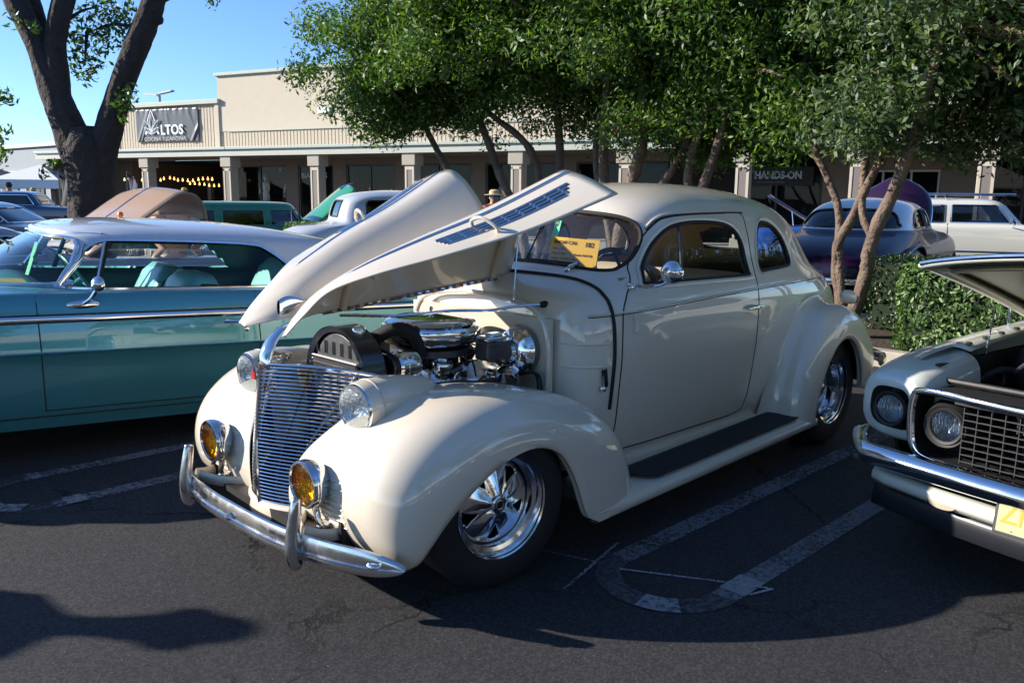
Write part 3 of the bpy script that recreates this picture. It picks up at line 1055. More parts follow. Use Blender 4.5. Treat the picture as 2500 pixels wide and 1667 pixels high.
# cowl rubber seal, pressed ribs, lever
zt_ = BODY.z(-.80, 0, 1.0, 1.3)
zq = zt_ - (zt_ - .56) * (1 - np.sin(np.linspace(0, pi / 2, 70))) ** 1.0
zq = np.concatenate([zq[:-1], [zt_ - 1e-5]])
P = np.array([(-.80, BODY.y(-.80, z), z) for z in zq])
P[-1, 1] = 0
nn = P - np.array((-.80, 0, .75))
P = P + nn / np.linalg.norm(nn, axis=1)[:, None] * .003
P = np.vstack([P, both(P[::-1])[1:]])
MB().tube(P, .009, 7).build("cowl_seal", RUBBER, coupe)
for sgn in (1, -1):
    for z0 in (.865, .762):
        xs = np.linspace(-.625, -.785, 10)
        MB().tube([(x, sgn * (BODY.y(x, z0) + .000), z0 + .03 * (x + .7) * -.4) for x in xs], .007 * np.sin(np.linspace(.3, pi - .3, 10)) ** .5, 6, flat=(1, .8)).build("cowl_rib", CREAM, body)
    lv = MB()
    yy = BODY.y(-.752, .70) + .012
    lv.box((-.752, sgn * yy, .712), (.026, .012, .085), (0, radians(8), 0))
    lv.lathe([(0, .012), (.012, .008), (.016, 0), (.016, -.01)], (-.748, sgn * (yy - .004), .662), (0, sgn, 0), 12)
    lv.build("hood_latch", CHROME, coupe)
# windshield wiper
MB().tube([(-.865, .33, 1.165), (-.875, .335, 1.185), (-.905, .36, 1.20)], .011, 8).lathe([(0, .02), (.017, .014), (.02, 0), (.02, -.02)], (-.868, .33, 1.165), (.3, 0, 1), 14).build("wiper_post", CHROME, coupe)
MB().tube([(-.915, .36, 1.198), (-.93, .18, 1.202), (-.928, .02, 1.204)], .004, 6).build("wiper_blade", RUBBER, coupe)

# ---- mirror on the driver's door
mr = MB()
by = BODY.y(-.958, 1.10)
mr.lathe([(0, .022), (.014, .018), (.020, .004), (.021, -.008)], (-.958, by, 1.108), (.2, 1, .1), 16)
mr.tube(spline([(-.958, by + .008, 1.108), (-.985, .76, 1.118), (-1.01, .80, 1.14), (-1.02, .815, 1.165)], 14), .007, 8)
mr.build("mirror_arm", CHROME, coupe)
MB().lathe([(0, .042), (.018, .039), (.038, .027), (.051, .007), (.053, 0), (.05, -.006), (0, -.007)], (-1.028, .815, 1.185), (.82, .38, .2), 28).build("mirror_head", CHROME, coupe)

# ---- front fenders
_fc = np.array([(.45, .195), (.515, .26), (.552, .35), (.560, .44), (.537, .535), (.472, .625), (.355, .705), (.19, .757), (.0, .772), (-.18, .755), (-.36, .715),
                (-.52, .66), (-.645, .585), (-.735, .49), (-.79, .37), (-.805, .225)])
_fcy = np.array([.62, .60, .585, .575, .57, .575, .585, .60, .61, .615, .62, .63, .65, .68, .72, .76])
_fl = np.array([(.43, .195), (.415, .235), (.385, .295), (.335, .365), (.28, .42), (.21, .475), (.12, .528), (.02, .562), (-.075, .572), (-.165, .555), (-.245, .51),
                (-.30, .44), (-.345, .355), (-.38, .27), (-.42, .20), (-.49, .168)])
_fly = np.array([.735, .79, .82, .838, .85, .86, .866, .87, .872, .874, .876, .878, .88, .88, .88, .88])
_fi = np.array([(.47, .205), (.53, .25), (.555, .33), (.552, .42), (.52, .515), (.45, .60), (.335, .68), (.18, .735), (.0, .755), (-.18, .742), (-.36, .702),
                (-.50, .655), (-.60, .61), (-.665, .51), (-.70, .40), (-.72, .25)])
_fiy = np.array([.21, .175, .155, .165, .20, .25, .30, .35, .41, .46, .49, .51, .53, .57, .61, .655])
FT = np.linspace(0, 15, 70)
_k = np.arange(16)


def cr(vals, t):
    """smooth catmull table lookup at float index t"""
    V = np.asarray(vals, float)
    if V.ndim == 1:
        V = V[:, None]
    V = np.vstack([2 * V[0] - V[1], V, 2 * V[-1] - V[-2]])
    out = []
    for tt in np.atleast_1d(t):
        i = min(int(tt), len(V) - 4)
        f = tt - i
        a, b_, c, d = V[i], V[i + 1], V[i + 2], V[i + 3]
        out.append(0.5 * ((2 * b_) + (c - a) * f + (2 * a - 5 * b_ + 4 * c - d) * f * f + (3 * b_ - a - 3 * c + d) * f ** 3))
    return np.array(out)


def fender_pt(tabs, t, q):
    c, cy, l, ly, i_, iy, ei, eo = tabs
    Cc, Cy, L, Ly, I, Iy = cr(c, t)[0], cr(cy, t)[0, 0], cr(l, t)[0], cr(ly, t)[0, 0], cr(i_, t)[0], cr(iy, t)[0, 0]
    f = abs(q) * pi / 2
    if q < 0:
        yy = Cy - (Cy - Iy) * sin(f) ** ei
        xz = Cc + (I - Cc) * (1 - max(cos(f), 0) ** ei)
    else:
        yy = Cy + (Ly - Cy) * sin(f) ** eo
        xz = Cc + (L - Cc) * (1 - max(cos(f), 0) ** eo)
    return np.array([xz[0], yy, xz[1]])


FTAB = (_fc, _fcy, _fl, _fly, _fi, _fiy, 1.0, .82)
_q = np.concatenate([np.linspace(-1, 0, 18)[:-1], np.linspace(0, 1, 26)])


def fender_grid(tabs, T, hub):
    G = np.array([[fender_pt(tabs, t, q) for q in _q] for t in T])
    lip = G[:, -1]
    r1 = lip + np.array((0, -.012, 0)) + (hub - lip) * np.array((.02, 0, .02))
    r2 = r1 + np.array((0, -.022, 0))
    G2 = np.concatenate([G, r1[:, None], r2[:, None]], 1)
    return G, G2


FHUB = np.array((-.02, .7, .35))
G, G2 = fender_grid(FTAB, FT, FHUB)
for sgn in (1, -1):
    s3 = np.array((1, sgn, 1))
    fo = MB().grid(G2 * s3, flip=(sgn > 0)).build("front_fender", CREAM, coupe, ang=70, recalc=True)
    Gi = G + (np.array((-.05, .6, .42)) - G) * np.array((.035, .03, .045))
    MB().grid(Gi * s3).build("fender_shade_sheet", SATIN, fo, ang=180)  # black sheet added for the deep shade under the cream fender
    for k in range(8):
        tt = 1.75 + k * .26
        pth = [fender_pt(FTAB, tt, q) for q in np.linspace(-.33 + .012 * k, -.07, 9)]
        pth = np.array([p + np.array((.001, 0, 0)) for p in pth]) * s3
        MB().tube(pth, .0045 * np.sin(np.linspace(.25, pi - .25, 9)) ** .5, 5).build("pressed_rib", CREAM, fo)

# ---- grille, nose, valance
GZ = np.array([.30, .40, .50, .60, .70, .78, .857])
def gtab(v, z): return interp(GZ, np.array(v), z)
g_xc = [.596, .600, .600, .594, .584, .575, .568]
g_ye = [.150, .165, .205, .250, .295, .325, .340]
g_xe = [.545, .535, .495, .440, .365, .300, .245]
g_dr = [.0, .003, .008, .015, .025, .036, .046]
grille = thing("grille", None, None)
grille.parent = coupe


def gbar(zc, n=17, full=1.0):
    xc, ye, xe, dr = [float(gtab(v, [zc])[0]) for v in (g_xc, g_ye, g_xe, g_dr)]
    Y = np.linspace(-1, 1, 2 * n - 1) * full
    return np.array([(xc - (xc - xe) * abs(q) ** 1.35, q * ye, zc - dr * abs(q) ** 3) for q in Y])


NB = 37
for k in range(NB):
    zc = .307 + (.843 - .307) * k / (NB - 1)
    MB().tube(gbar(zc, 12), .0052, 6, flat=(1.25, .75), up=(0, 0, 1)).build("grille_bar", CHROME, grille)
MB().tube(gbar(.857, 16), .009, 8).build("grille_top_bar", CHROME, grille)
for fr in (-.45, .45, -.8, .8):
    P = []
    for z in np.linspace(.30, .85, 14):
        g = gbar(z, 12)
        P.append(g[int(round((fr + 1) / 2 * (len(g) - 1)))] - np.array((.016, 0, 0)))
    MB().tube(P, .0045, 5, flat=(1, 1)).build("grille_upright", CAST if abs(fr) < .6 else CREAM_MATTE, grille)
P = [(float(gtab(g_xc, [z])[0]) + .004, 0, z) for z in np.linspace(.295, .86, 16)]
MB().tube(P, .009, 8, flat=(.9, 1), up=(1, 0, 0)).build("grille_centre_strip", CHROME, grille)
for sgn in (1, -1):
    P = np.array([gbar(z, 12)[-1] for z in np.linspace(.30, .857, 20)]) * np.array((1, sgn, 1))
    MB().tube(P, .007, 6).build("grille_edge", CHROME, grille)
# chrome nose piece
ctr = spline([(.574, .845), (.568, .89), (.545, .935), (.508, .972), (.468, .995), (.43, 1.008)], 18)
wd = np.linspace(.048, .020, 18)
rows = []
for (x, z), w_ in zip(ctr, wd):
    rows.append([(x - .030 * abs(q) ** 2.2 * (w_ / .05), q * w_, z - .006 * abs(q) ** 2) for q in np.linspace(-1, 1, 9)])
MB().grid(rows).build("nose_piece", CHROME, coupe, ang=180, solid=.004)
em = MB().prism([(-.014, .0), (.014, .0), (.012, .03), (0, .04), (-.012, .03)], .006, (.6, 0, .80), (0, 1, 0), (0, 0, 1))
em.build("emblem", mat("red_enamel", (.45, .03, .03), .3, coat=.6), grille, smooth=False)
# valance under the grille
rows = []
for z, dx in ((.305, 0), (.29, .012), (.25, .016), (.20, .0), (.165, -.05)):
    rows.append([(.592 + dx - .42 * q * q * .25, q * .25, z) for q in np.linspace(-1, 1, 15)])
MB().grid(rows, flip=True).build("valance", CREAM, coupe, ang=180, solid=.006)

# ---- headlights in teardrop pods
LENS = glass("fluted_lens_glass", (.80, .85, .87), 1.6, .03)
_n = LENS.node_tree
_w = _n.nodes.new("ShaderNodeTexWave"); _w.inputs["Scale"].default_value = 22; _w.inputs["Distortion"].default_value = 6.0; _w.bands_direction = 'Y'
_t = _n.nodes.new("ShaderNodeTexCoord"); _b = _n.nodes.new("ShaderNodeBump"); _b.inputs["Distance"].default_value = .004
_n.links.new(_t.outputs["Object"], _w.inputs["Vector"]); _n.links.new(_w.outputs["Fac"], _b.inputs["Height"])
for _k in _n.nodes:
    if _k.type == 'BSDF_GLOSSY':
        _n.links.new(_b.outputs[0], _k.inputs["Normal"])
AMBER = glass("amber_glass", (.96, .66, .10), 1.0, .02)
FLUTE = glass("amber_flute", (.80, .45, .04), 1.2, .05)
REFL = mat("lamp_reflector", (.85, .86, .87), rough=.10, metal=1.0, bump=.006, bs=60)
hp_prof = [(.094, .0), (.101, -.003), (.104, -.02), (.106, -.06), (.103, -.12), (.096, -.18), (.084, -.245), (.067, -.305), (.045, -.355), (.020, -.395), (.0, -.41)]
for sgn in (1, -1):
    o = np.array((.412, sgn * .415, .722))
    d = Vector((.985, sgn * .03, -.06))
    pod = MB().lathe(hp_prof, o, d, 36, sq=(.97, 1.0)).build("headlight_pod", CREAM, coupe, ang=50)
    MB().lathe([(.100, -.062), (.1075, -.062), (.1075, -.056), (.100, -.056)], o, d, 36).build("pod_seam", CREAM_MATTE, pod)
    MB().lathe([(.0, .030), (.03, .0285), (.06, .022), (.08, .012), (.090, .002)], o, d, 32).build("headlight_lens", LENS, pod, ang=180)
    MB().lathe([(.0, -.05), (.04, -.044), (.07, -.025), (.09, 0)], o, d, 28).build("reflector", REFL, pod, ang=180)
    MB().lathe([(.088, .003), (.091, .009), (.096, .009), (.0995, .003), (.0995, -.004)], o, d, 36).build("headlight_rim", CHROME, pod)
    MB().lathe([(.0, .02), (.012, .018), (.016, .0), (.013, -.02)], o, d, 12).build("bulb_shield", CHROME, pod)

# ---- fog lamps
for sgn in (1, -1):
    o = np.array((.618, sgn * .376, .470))
    d = Vector((.985, sgn * .02, -.03))
    lampp = MB().lathe([(.086, .0), (.090, -.004), (.091, -.02), (.084, -.045), (.066, -.072), (.040, -.092), (.015, -.101), (0, -.103)], o, d, 36).build("fog_lamp", CHROME, coupe, ang=60)
    ln = MB()
    P = []
    for r in np.linspace(0, .079, 9):
        P.append([o + np.array(d) * (.014 * (1 - (r / .079) ** 2) + .002) + np.array((0, r * cos(a), r * sin(a))) for a in np.linspace(0, 2 * pi, 40, endpoint=False)])
    ln.grid(P, cv=True)
    ln.build("fog_lens", AMBER, lampp, ang=180)
    for q in np.linspace(-.070, .070, 13):
        hgt = math.sqrt(.079 ** 2 - q * q) * .96
        MB().tube([o + np.array((.0145 * (1 - (q * q + (hgt * w) ** 2) / .079 ** 2) + .0028, q, hgt * w)) for w in np.linspace(-1, 1, 9)], .0016, 5).build("lens_flute", FLUTE, lampp)
    MB().lathe([(0, -.055), (.04, -.046), (.065, -.024), (.079, 0)], o, d, 28).build("fog_reflector", REFL, lampp, ang=180)
    MB().lathe([(.077, .004), (.080, .011), (.086, .011), (.0905, .004), (.0905, -.006)], o, d, 40).build("fog_rim", CHROME, lampp)
    MB().tube(spline([o + np.array((-.04, 0, -.078)), o + np.array((-.045, sgn * .004, -.11)), (.572, sgn * .392, .325), (.562, sgn * .40, .300)], 12), np.linspace(.014, .012, 12), 10).build("fog_stem", CHROME, lampp)
    MB().lathe([(.022, 0), (.022, .012), (.014, .016), (0, .016)], (.562, sgn * .40, .292), (0, 0, 1), 14).build("fog_foot", CHROME, lampp)
    MB().tube(spline([o + np.array((-.10, 0, -.01)), (.50, sgn * .40, .40), (.51, sgn * .41, .33), (.53, sgn * .41, .285)], 14), .0045, 6).build("fog_cable", RUBBER, lampp)

# ---- front bumper
def bump_x(y): return .714 - .33 * abs(y) ** 2.6
Ys = np.concatenate([np.linspace(-.835, -.70, 12)[:-1], np.linspace(-.70, .70, 48), np.linspace(.70, .835, 12)[1:]])
sec = [(-.004, -.050), (.006, -.048), (.011, -.040), (.013, -.026), (.012, -.018), (.018, -.015), (.019, -.011), (.012, -.007), (.013, .008), (.011, .030), (.005, .046), (-.004, .049),
       (-.010, .040), (-.010, -.042)]
rows = []
for y in Ys:
    k = 1 if abs(y) < .62 else max(.04, (1 - ((abs(y) - .62) / .2155) ** 2.6) ** .6)
    dxdy = -.33 * 2.6 * abs(y) ** 1.6 * np.sign(y)
    nrm = np.array((1, -dxdy)) / math.hypot(1, dxdy)
    zc = .272 - .012 * (abs(y) / .8) ** 2
    rows.append([(bump_x(y) + d_ * nrm[0], y + d_ * nrm[1], zc + h * k) for d_, h in sec])
bumper = MB().grid(rows, cv=True).build("front_bumper", OLDCHROME, coupe, ang=50, recalc=True)
for y in (0, .74, -.74):
    dxdy = -.33 * 2.6 * abs(y) ** 1.6 * np.sign(y)
    MB().lathe([(0, .016), (.009, .013), (.014, .004), (.015, 0)], (bump_x(y) + .021, y + .021 * -dxdy, .268), (1, -dxdy, 0), 12, sq=(1.8, .8) if y else (1.2, 1)).build("bumper_bolt", CHROME, bumper)
for sgn in (1, -1):
    y0 = sgn * .44
    P = spline([(.688, y0, .190), (.706, y0, .225), (.710, y0, .275), (.706, y0, .335), (.696, y0, .40), (.688, y0, .445), (.686, y0, .453)], 22)
    r_ = interp([0, .1, .3, .6, .9, 1], [.014, .026, .028, .024, .016, .006], np.linspace(0, 1, 22))
    MB().tube(P, r_, 14, flat=(.85, 1.05), up=(1, 0, 0)).build("bumper_guard", OLDCHROME, bumper)
    arm = MB()
    for (a, b_, zt) in (((.665, y0, .318), (.50, sgn * .52, .300), .048), ((.655, y0 - sgn * .02, .315), (.53, sgn * .24, .300), .048)):
        pts = spline([a, ((a[0] + b_[0]) / 2 + .015, (a[1] + b_[1]) / 2, .30), b_], 10)
        arm.tube(pts, .024, 8, flat=(.25, 1))
    arm.build("bumper_arm", CREAM_MATTE, bumper, ang=60)
    MB().tube(spline([(.52, sgn * .50, .36), (.535, sgn * .505, .32), (.525, sgn * .51, .26), (.50, sgn * .52, .20)], 10), .024, 10, flat=(.8, 1.2)).build("bumper_grommet", RUBBER, bumper)

# ---- running boards
for sgn in (1, -1):
    rows = []
    xs = np.linspace(-.47, -2.50, 50)
    for x in xs:
        z0 = .205 - .018 * (x + 1.4)
        yo = .885 - (.02 * max(0, (x + .62) / .15))
        k = interp([-2.5, -2.3, -.9, -.66, -.47], [0, 0, 0, .0, .0], [x])[0]
        rows.append([(x, sgn * y, z0 + dz) for y, dz in ((.55, .055), (.66, .052), (.70, .046), (.80, .040), (.845, .036), (.868, .030), (.882, .016), (yo, .0), (.880, -.020), (.865, -.030), (.83, -.030))])
    rb = MB().grid(rows).build("running_board", CREAM, coupe, ang=60, recalc=True)
    mrow = []
    for x in np.linspace(-.86, -2.46, 40):
        z0 = .205 - .018 * (x + 1.4)
        ins = .845 - .10 * max(0, 1 - (-.86 - x) / .10) ** 2
        mrow.append([(x, sgn * y, z0 + .046 + .008 * (.845 - y) / .18 + .004) for y in np.linspace(.672, ins, 8)])
    MB().grid(mrow).build("running_board_mat", mat("ribbed_mat", (.012, .013, .016), .7, bump=.002, bs=120), rb, solid=-.006, recalc=True)
    MB().box((-1.5, sgn * .635, .262), (1.4, .04, .04)).build("sill", CREAM, coupe, smooth=False)

# ---- rear fenders
_rc = np.array([(-2.30, .235), (-2.32, .40), (-2.37, .56), (-2.45, .70), (-2.56, .81), (-2.70, .873), (-2.86, .885), (-3.02, .845), (-3.18, .765), (-3.32, .655), (-3.42, .52), (-3.44, .40), (-3.40, .32)])
_rcy = np.array([.75, .755, .76, .762, .765, .768, .768, .765, .758, .75, .745, .75, .76])
_rl = np.array([(-2.46, .215), (-2.475, .32), (-2.505, .42), (-2.55, .52), (-2.61, .60), (-2.68, .66), (-2.76, .69), (-2.85, .69), (-2.94, .655), (-3.02, .59), (-3.09, .50), (-3.14, .40), (-3.17, .325)])
_rly = np.array([.885, .888, .89, .892, .893, .894, .894, .893, .89, .885, .88, .87, .86])
_ri = np.array([(-2.20, .26), (-2.235, .42), (-2.30, .60), (-2.39, .75), (-2.51, .865), (-2.67, .93), (-2.86, .94), (-3.05, .895), (-3.23, .80), (-3.40, .68), (-3.52, .53), (-3.55, .40), (-3.50, .30)])
_riy = np.array([.645, .665, .68, .685, .685, .68, .665, .63, .58, .53, .49, .47, .47])
RTAB = (_rc, _rcy, _rl, _rly, _ri, _riy, .9, .75)
RHUB = np.array((-2.85, .7, .35))
G, G2 = fender_grid(RTAB, np.linspace(0, 12, 60), RHUB)
for sgn in (1, -1):
    s3 = np.array((1, sgn, 1))
    fo = MB().grid(G2 * s3, flip=(sgn > 0)).build("rear_fender", CREAM, coupe, ang=70, recalc=True)
    Gi = G + (np.array((-2.85, .6, .42)) - G) * np.array((.04, .03, .045))
    MB().grid(Gi * s3).build("fender_shade_sheet", SATIN, fo, ang=180)  # same black sheet, standing for shade inside the rear arch
    MB().tube(np.array([fender_pt(RTAB, t, -.93) for t in np.linspace(0, 11, 40)]) * s3, .004, 5).build("fender_welt", CREAM_MATTE, fo)
    tl = MB().lathe([(0, .075), (.02, .07), (.036, .05), (.045, .02), (.046, -.01), (.040, -.04), (.028, -.07), (0, -.09)], (-3.30, sgn * .672, .885), (-.95, sgn * .1, -.25), 20).build("tail_lamp_pod", CREAM, coupe)
    MB().lathe([(0, .012), (.02, .010), (.03, .002), (.032, -.004)], (-3.372, sgn * .68, .866), (-.95, sgn * .1, -.25), 16).build("tail_lens", mat("red_lens", (.35, .01, .01), .15, coat=1), tl)
MB().tube([(-3.86, -.78, .40), (-3.97, -.6, .41), (-4.02, 0, .415), (-3.97, .6, .41), (-3.80, .745, .42), (-3.70, .765, .42)], .042, 12, flat=(.45, 1)).build("rear_bumper", OLDCHROME, coupe)

# ---- wheels
def make_wheel(parent, c, sgn, steer, R_t, W_t, R_r, dish, face, hubr=.036, star=True):
    w = bpy.data.objects.new("wheel", None)
    COL.objects.link(w)
    w.parent = parent
    w.location = c
    w.rotation_euler = (0, 0, steer + (0 if sgn > 0 else pi))
    # local: +y is outboard
    h = W_t
    tp = [(R_r - .004, .0), (R_r + .012, .008), (R_r + .035, .013), (R_t - .055, .012), (R_t - .025, .0), (R_t - .008, -.018), (R_t, -.04), (R_t, -h / 2), (R_t, -h + .04), (R_t - .03, -h), (R_r, -h)]
    MB().lathe(tp, (0, 0, 0), (0, 1, 0), 64).build("tyre", RUBBER, w, ang=60)
    rp = [(R_r - .002, .006), (R_r + .004, .010), (R_r + .006, .004), (R_r + .001, -.004), (R_r - .010, -.010), (R_r - .014, -.025), (R_r - .030, -.030), (R_r - .034, -dish * .6), (R_r - .036, -dish), (R_r - .050, -dish - .002),
          (R_r - .052, -dish - .05), (R_r - .05, -h + .03)]
    MB().lathe(rp, (0, 0, 0), (0, 1, 0), 64).build("rim", POLISH, w, ang=35)
    MB().lathe([(0, -dish - .05), (R_r - .05, -dish - .05)], (0, 0, 0), (0, 1, 0), 32).build("brake_backing", SATIN, w)
    if star:
        nr_, na = 26, 200
        r0, r1 = hubr - .004, R_r - .046
        P = np.zeros((nr_, na, 3))
        keep = np.ones((nr_ - 1, na), bool)
        for i, r in enumerate(np.linspace(r0, r1, nr_)):
            for j in range(na):
                a = 2 * pi * j / na
                ph = ((a * 5 / (2 * pi) + .25) % 1.0) - .5      # 0 at a spoke's middle
                ridge = max(0, 1 - abs(ph) / .32)
                fr = (r - r0) / (r1 - r0)
                y = -dish + face * (1 - fr) + .012 * ridge * (1 - fr * .7)
                P[i, j] = (r * cos(a), y, r * sin(a))
        for i in range(nr_ - 1):
            r = r0 + (i + .5) / (nr_ - 1) * (r1 - r0)
            for j in range(na):
                a = 2 * pi * (j + .5) / na
                ph = ((a * 5 / (2 * pi) + .25) % 1.0)
                off = abs(ph - .5) * 0
                dd = min(ph, 1 - ph)                    # distance from a gap's middle, in pitches
                fr = (r - r0) / (r1 - r0)
                if .40 < fr < .92:
                    u = (fr - .40) / .52
                    half = (.04 + .165 * u) * min(1, (u / .12) ** .5) * min(1, ((1 - u) / .14) ** .5)
                    if dd < half:
                        keep[i, j] = False
        MB().grid(P, cv=True, keep=keep).build("spoke_star", POLISH, w, ang=50, solid=.016)
        for k in range(5):
            a = 2 * pi * k / 5 + pi / 2 + .62
            MB().lathe([(0, .014), (.007, .014), (.009, .010), (.009, -.01)], (.062 * cos(a), -dish + face * .82, .062 * sin(a)), (0, 1, 0), 8).build("lug_nut", CHROME, w)
    MB().lathe([(hubr + .004, -dish), (hubr + .003, -dish + face + .006), (hubr, -dish + face + .026), (hubr - .008, -dish + face + .030), (hubr - .010, -dish + face + .026)], (0, 0, 0), (0, 1, 0), 28).build("hub_cap", POLISH, w, ang=30)
    MB().lathe([(hubr - .009, -dish + face + .026), (.012, -dish + face + .029), (0, -dish + face + .029)], (0, 0, 0), (0, 1, 0), 24).build("hub_badge", BLACK, w)
    MB().lathe([(hubr - .015, -dish + face + .0295), (hubr - .018, -dish + face + .0305), (hubr - .021, -dish + face + .0295)], (0, 0, 0), (0, 1, 0), 24).build("badge_ring", POLISH, w)
    return w


make_wheel(coupe, (0, .778, .337), 1, -.126, .337, .205, .205, .075, .035)
make_wheel(coupe, (0, -.778, .337), -1, -.126, .337, .205, .205, .075, .035)
make_wheel(coupe, (-2.85, .800, .345), 1, 0, .345, .26, .204, .125, .045)
make_wheel(coupe, (-2.85, -.800, .345), -1, 0, .345, .26, .204, .125, .045)
MB().tube([(-2.85, -.6, .345), (-2.85, .6, .345)], .05, 10).build("rear_axle", SATIN, coupe)
MB().box((-1.4, 0, .26), (4.0, .9, .06)).build("chassis", SATIN, coupe, smooth=False)

# ---- hood halves (built closed, folded up about the centre hinge)
HST = [
    (-0.8, [(0.000, 1.122), (0.240, 1.112), (0.450, 1.075), (0.610, 0.990), (0.652, 0.875), (0.666, 0.758), (0.672, 0.620)]),
    (-0.4, [(0.000, 1.089), (0.186, 1.081), (0.349, 1.045), (0.456, 0.974), (0.490, 0.866), (0.504, 0.766), (0.512, 0.663)]),
    (-0.05, [(0.000, 1.060), (0.138, 1.053), (0.258, 1.024), (0.340, 0.965), (0.370, 0.881), (0.383, 0.806), (0.390, 0.732)]),
    (0.2, [(0.000, 1.037), (0.100, 1.032), (0.183, 1.009), (0.238, 0.965), (0.267, 0.908), (0.282, 0.859), (0.292, 0.810)]),
    (0.36, [(0.010, 1.007), (0.072, 1.002), (0.128, 0.980), (0.167, 0.942), (0.187, 0.911), (0.196, 0.889), (0.202, 0.870)]),
    (0.47, [(0.021, 0.941), (0.052, 0.935), (0.081, 0.916), (0.102, 0.896), (0.114, 0.878), (0.120, 0.863), (0.123, 0.850)]),
    (0.545, [(0.034, 0.858), (0.038, 0.855), (0.043, 0.850), (0.048, 0.845), (0.052, 0.840), (0.054, 0.836), (0.056, 0.832)]),
]


def hood_closed(u, p):
    """u 0 rear .. 6 front (float), p 0 hinge .. 6 lower edge"""
    rows = np.array([[(x, y, z) for y, z in pts] for x, pts in HST])
    cols = cr(rows.reshape(7, -1), [u])[0].reshape(7, 3)
    return cr(cols, [p])[0]


HA = np.array((-.76, 0, 1.1195))
HB = np.array((.205, 0, 1.038))
HAX = (HB - HA) / np.linalg.norm(HB - HA)


def hrot(P, ang):
    P = np.asarray(P, float)
    v = P - HA
    c_, s_ = cos(ang), sin(ang)
    return HA + v * c_ + np.cross(HAX, v) * s_ + np.outer(v @ HAX, HAX).reshape(v.shape) * (1 - c_)


US, PS = np.linspace(0, 6, 56), np.linspace(0, 6, 40)
HC = np.array([[hood_closed(u, p) for p in PS] for u in US])
HCF = HC.reshape(-1, 3)


def hood_n(u, p):
    e = .05
    a = hood_closed(min(u + e, 6), p) - hood_closed(max(u - e, 0), p)
    b_ = hood_closed(u, min(p + e, 6)) - hood_closed(u, max(p - e, 0))
    n = np.cross(b_, a)
    n /= np.linalg.norm(n) + 1e-9
    return n if n[1] + n[2] > 0 else -n


VENTM = mat("vent_black", (.02, .02, .024), rough=.3)
for sgn, ang in ((1, radians(66)), (-1, radians(68))):
    def pl(P):
        Q = hrot(P, ang)
        return Q * np.array((1, sgn, 1))
    hood = MB().grid(pl(HCF).reshape(HC.shape), flip=(sgn > 0)).build("hood_half", CREAM, coupe, ang=180, recalc=False)
    md = hood.modifiers.new("solid", 'SOLIDIFY')
    md.thickness = .006
    md.offset = -1
    # spear along the fold
    ps = 3.55 if sgn > 0 else 3.85
    P = np.array([hood_closed(u, ps) + hood_n(u, ps) * .004 for u in np.linspace(.02, 3.4, 34)])
    MB().tube(pl(P), .0085 * np.minimum(1, np.linspace(3, .25, 34)), 8, flat=(1, .9)).build("hood_spear", CHROME, hood)
    P = np.array([hood_closed(u, ps + .13) + hood_n(u, ps + .13) * .003 for u in np.linspace(.02, 3.2, 30)])
    MB().tube(pl(P), .0045, 6).build("hood_spear_line", VENTM, hood)
    # louvre trim: four thin chrome strips with short spacers
    u0s = (.25, .20, .15, .10)
    for k in range(4):
        p_ = 4.32 + .22 * k
        us = np.linspace(.22 + .05 * k, 1.92 - .02 * k, 24)
        P = np.array([hood_closed(u, p_) + hood_n(u, p_) * .006 for u in us])
        MB().tube(pl(P), .0078, 6, flat=(.9, .8)).build("louvre_strip", CHROME, hood)
        if k < 3:
            P = np.array([hood_closed(u, p_ + .11) + hood_n(u, p_ + .11) * .0025 for u in us])
            MB().tube(pl(P), .0065, 5).build("louvre_slot", VENTM, hood)
    for k in range(9):
        for pp in (4.43, 4.65, 4.87):
            u = .35 + k * .18
            MB().lathe([(0, .012), (.006, .010), (.009, .004), (.009, 0)], pl(hood_closed(u, pp)[None])[0], tuple((pl((hood_closed(u, pp) + hood_n(u, pp))[None]) - pl(hood_closed(u, pp)[None]))[0]), 8).build("louvre_stud", CHROME, hood)
    # grab handle
    h0, h1, n0 = hood_closed(1.42, 4.25), hood_closed(1.30, 5.35), hood_n(1.4, 4.6)
    P = spline([h0, h0 + n0 * .035, h0 * .7 + h1 * .3 + n0 * .055, h0 * .35 + h1 * .65 + n0 * .05, h1 + n0 * .025, h1], 24)
    MB().tube(pl(P), .0085, 8).build("hood_handle", CREAM, hood)
    # inner stiffeners
    for u in (.35, 3.0):
        P = np.array([hood_closed(u, p) - hood_n(u, p) * .016 for p in np.linspace(.15, 5.6, 26)])
        MB().tube(pl(P), .014, 8, flat=(1.6, .8)).build("hood_brace", CREAM_MATTE, hood)
    # screws near the rear corner
    for u, p_ in ((.10, 5.0), (.13, 5.15), (.10, 5.3)):
        MB().lathe([(0, .003), (.005, .002), (.006, 0)], pl((hood_closed(u, p_) + hood_n(u, p_) * .001)[None])[0], tuple((pl((hood_closed(u, p_) + hood_n(u, p_))[None]) - pl(hood_closed(u, p_)[None]))[0]), 8).build("screw", CHROME, hood)
HINGE = mat("piano_hinge", (.30, .14, .12), rough=.35, metal=.6)
MB().tube([HA + (HB - HA) * t for t in np.linspace(.02, 1.08, 30)], .009, 8).build("hood_hinge", HINGE, coupe)
for k in range(22):
    t = .03 + k * .047
    MB().tube([HA + (HB - HA) * t, HA + (HB - HA) * (t + .022)], .0105, 8).build("hinge_knuckle", CHROME if k % 3 else CREAM_MATTE, coupe)
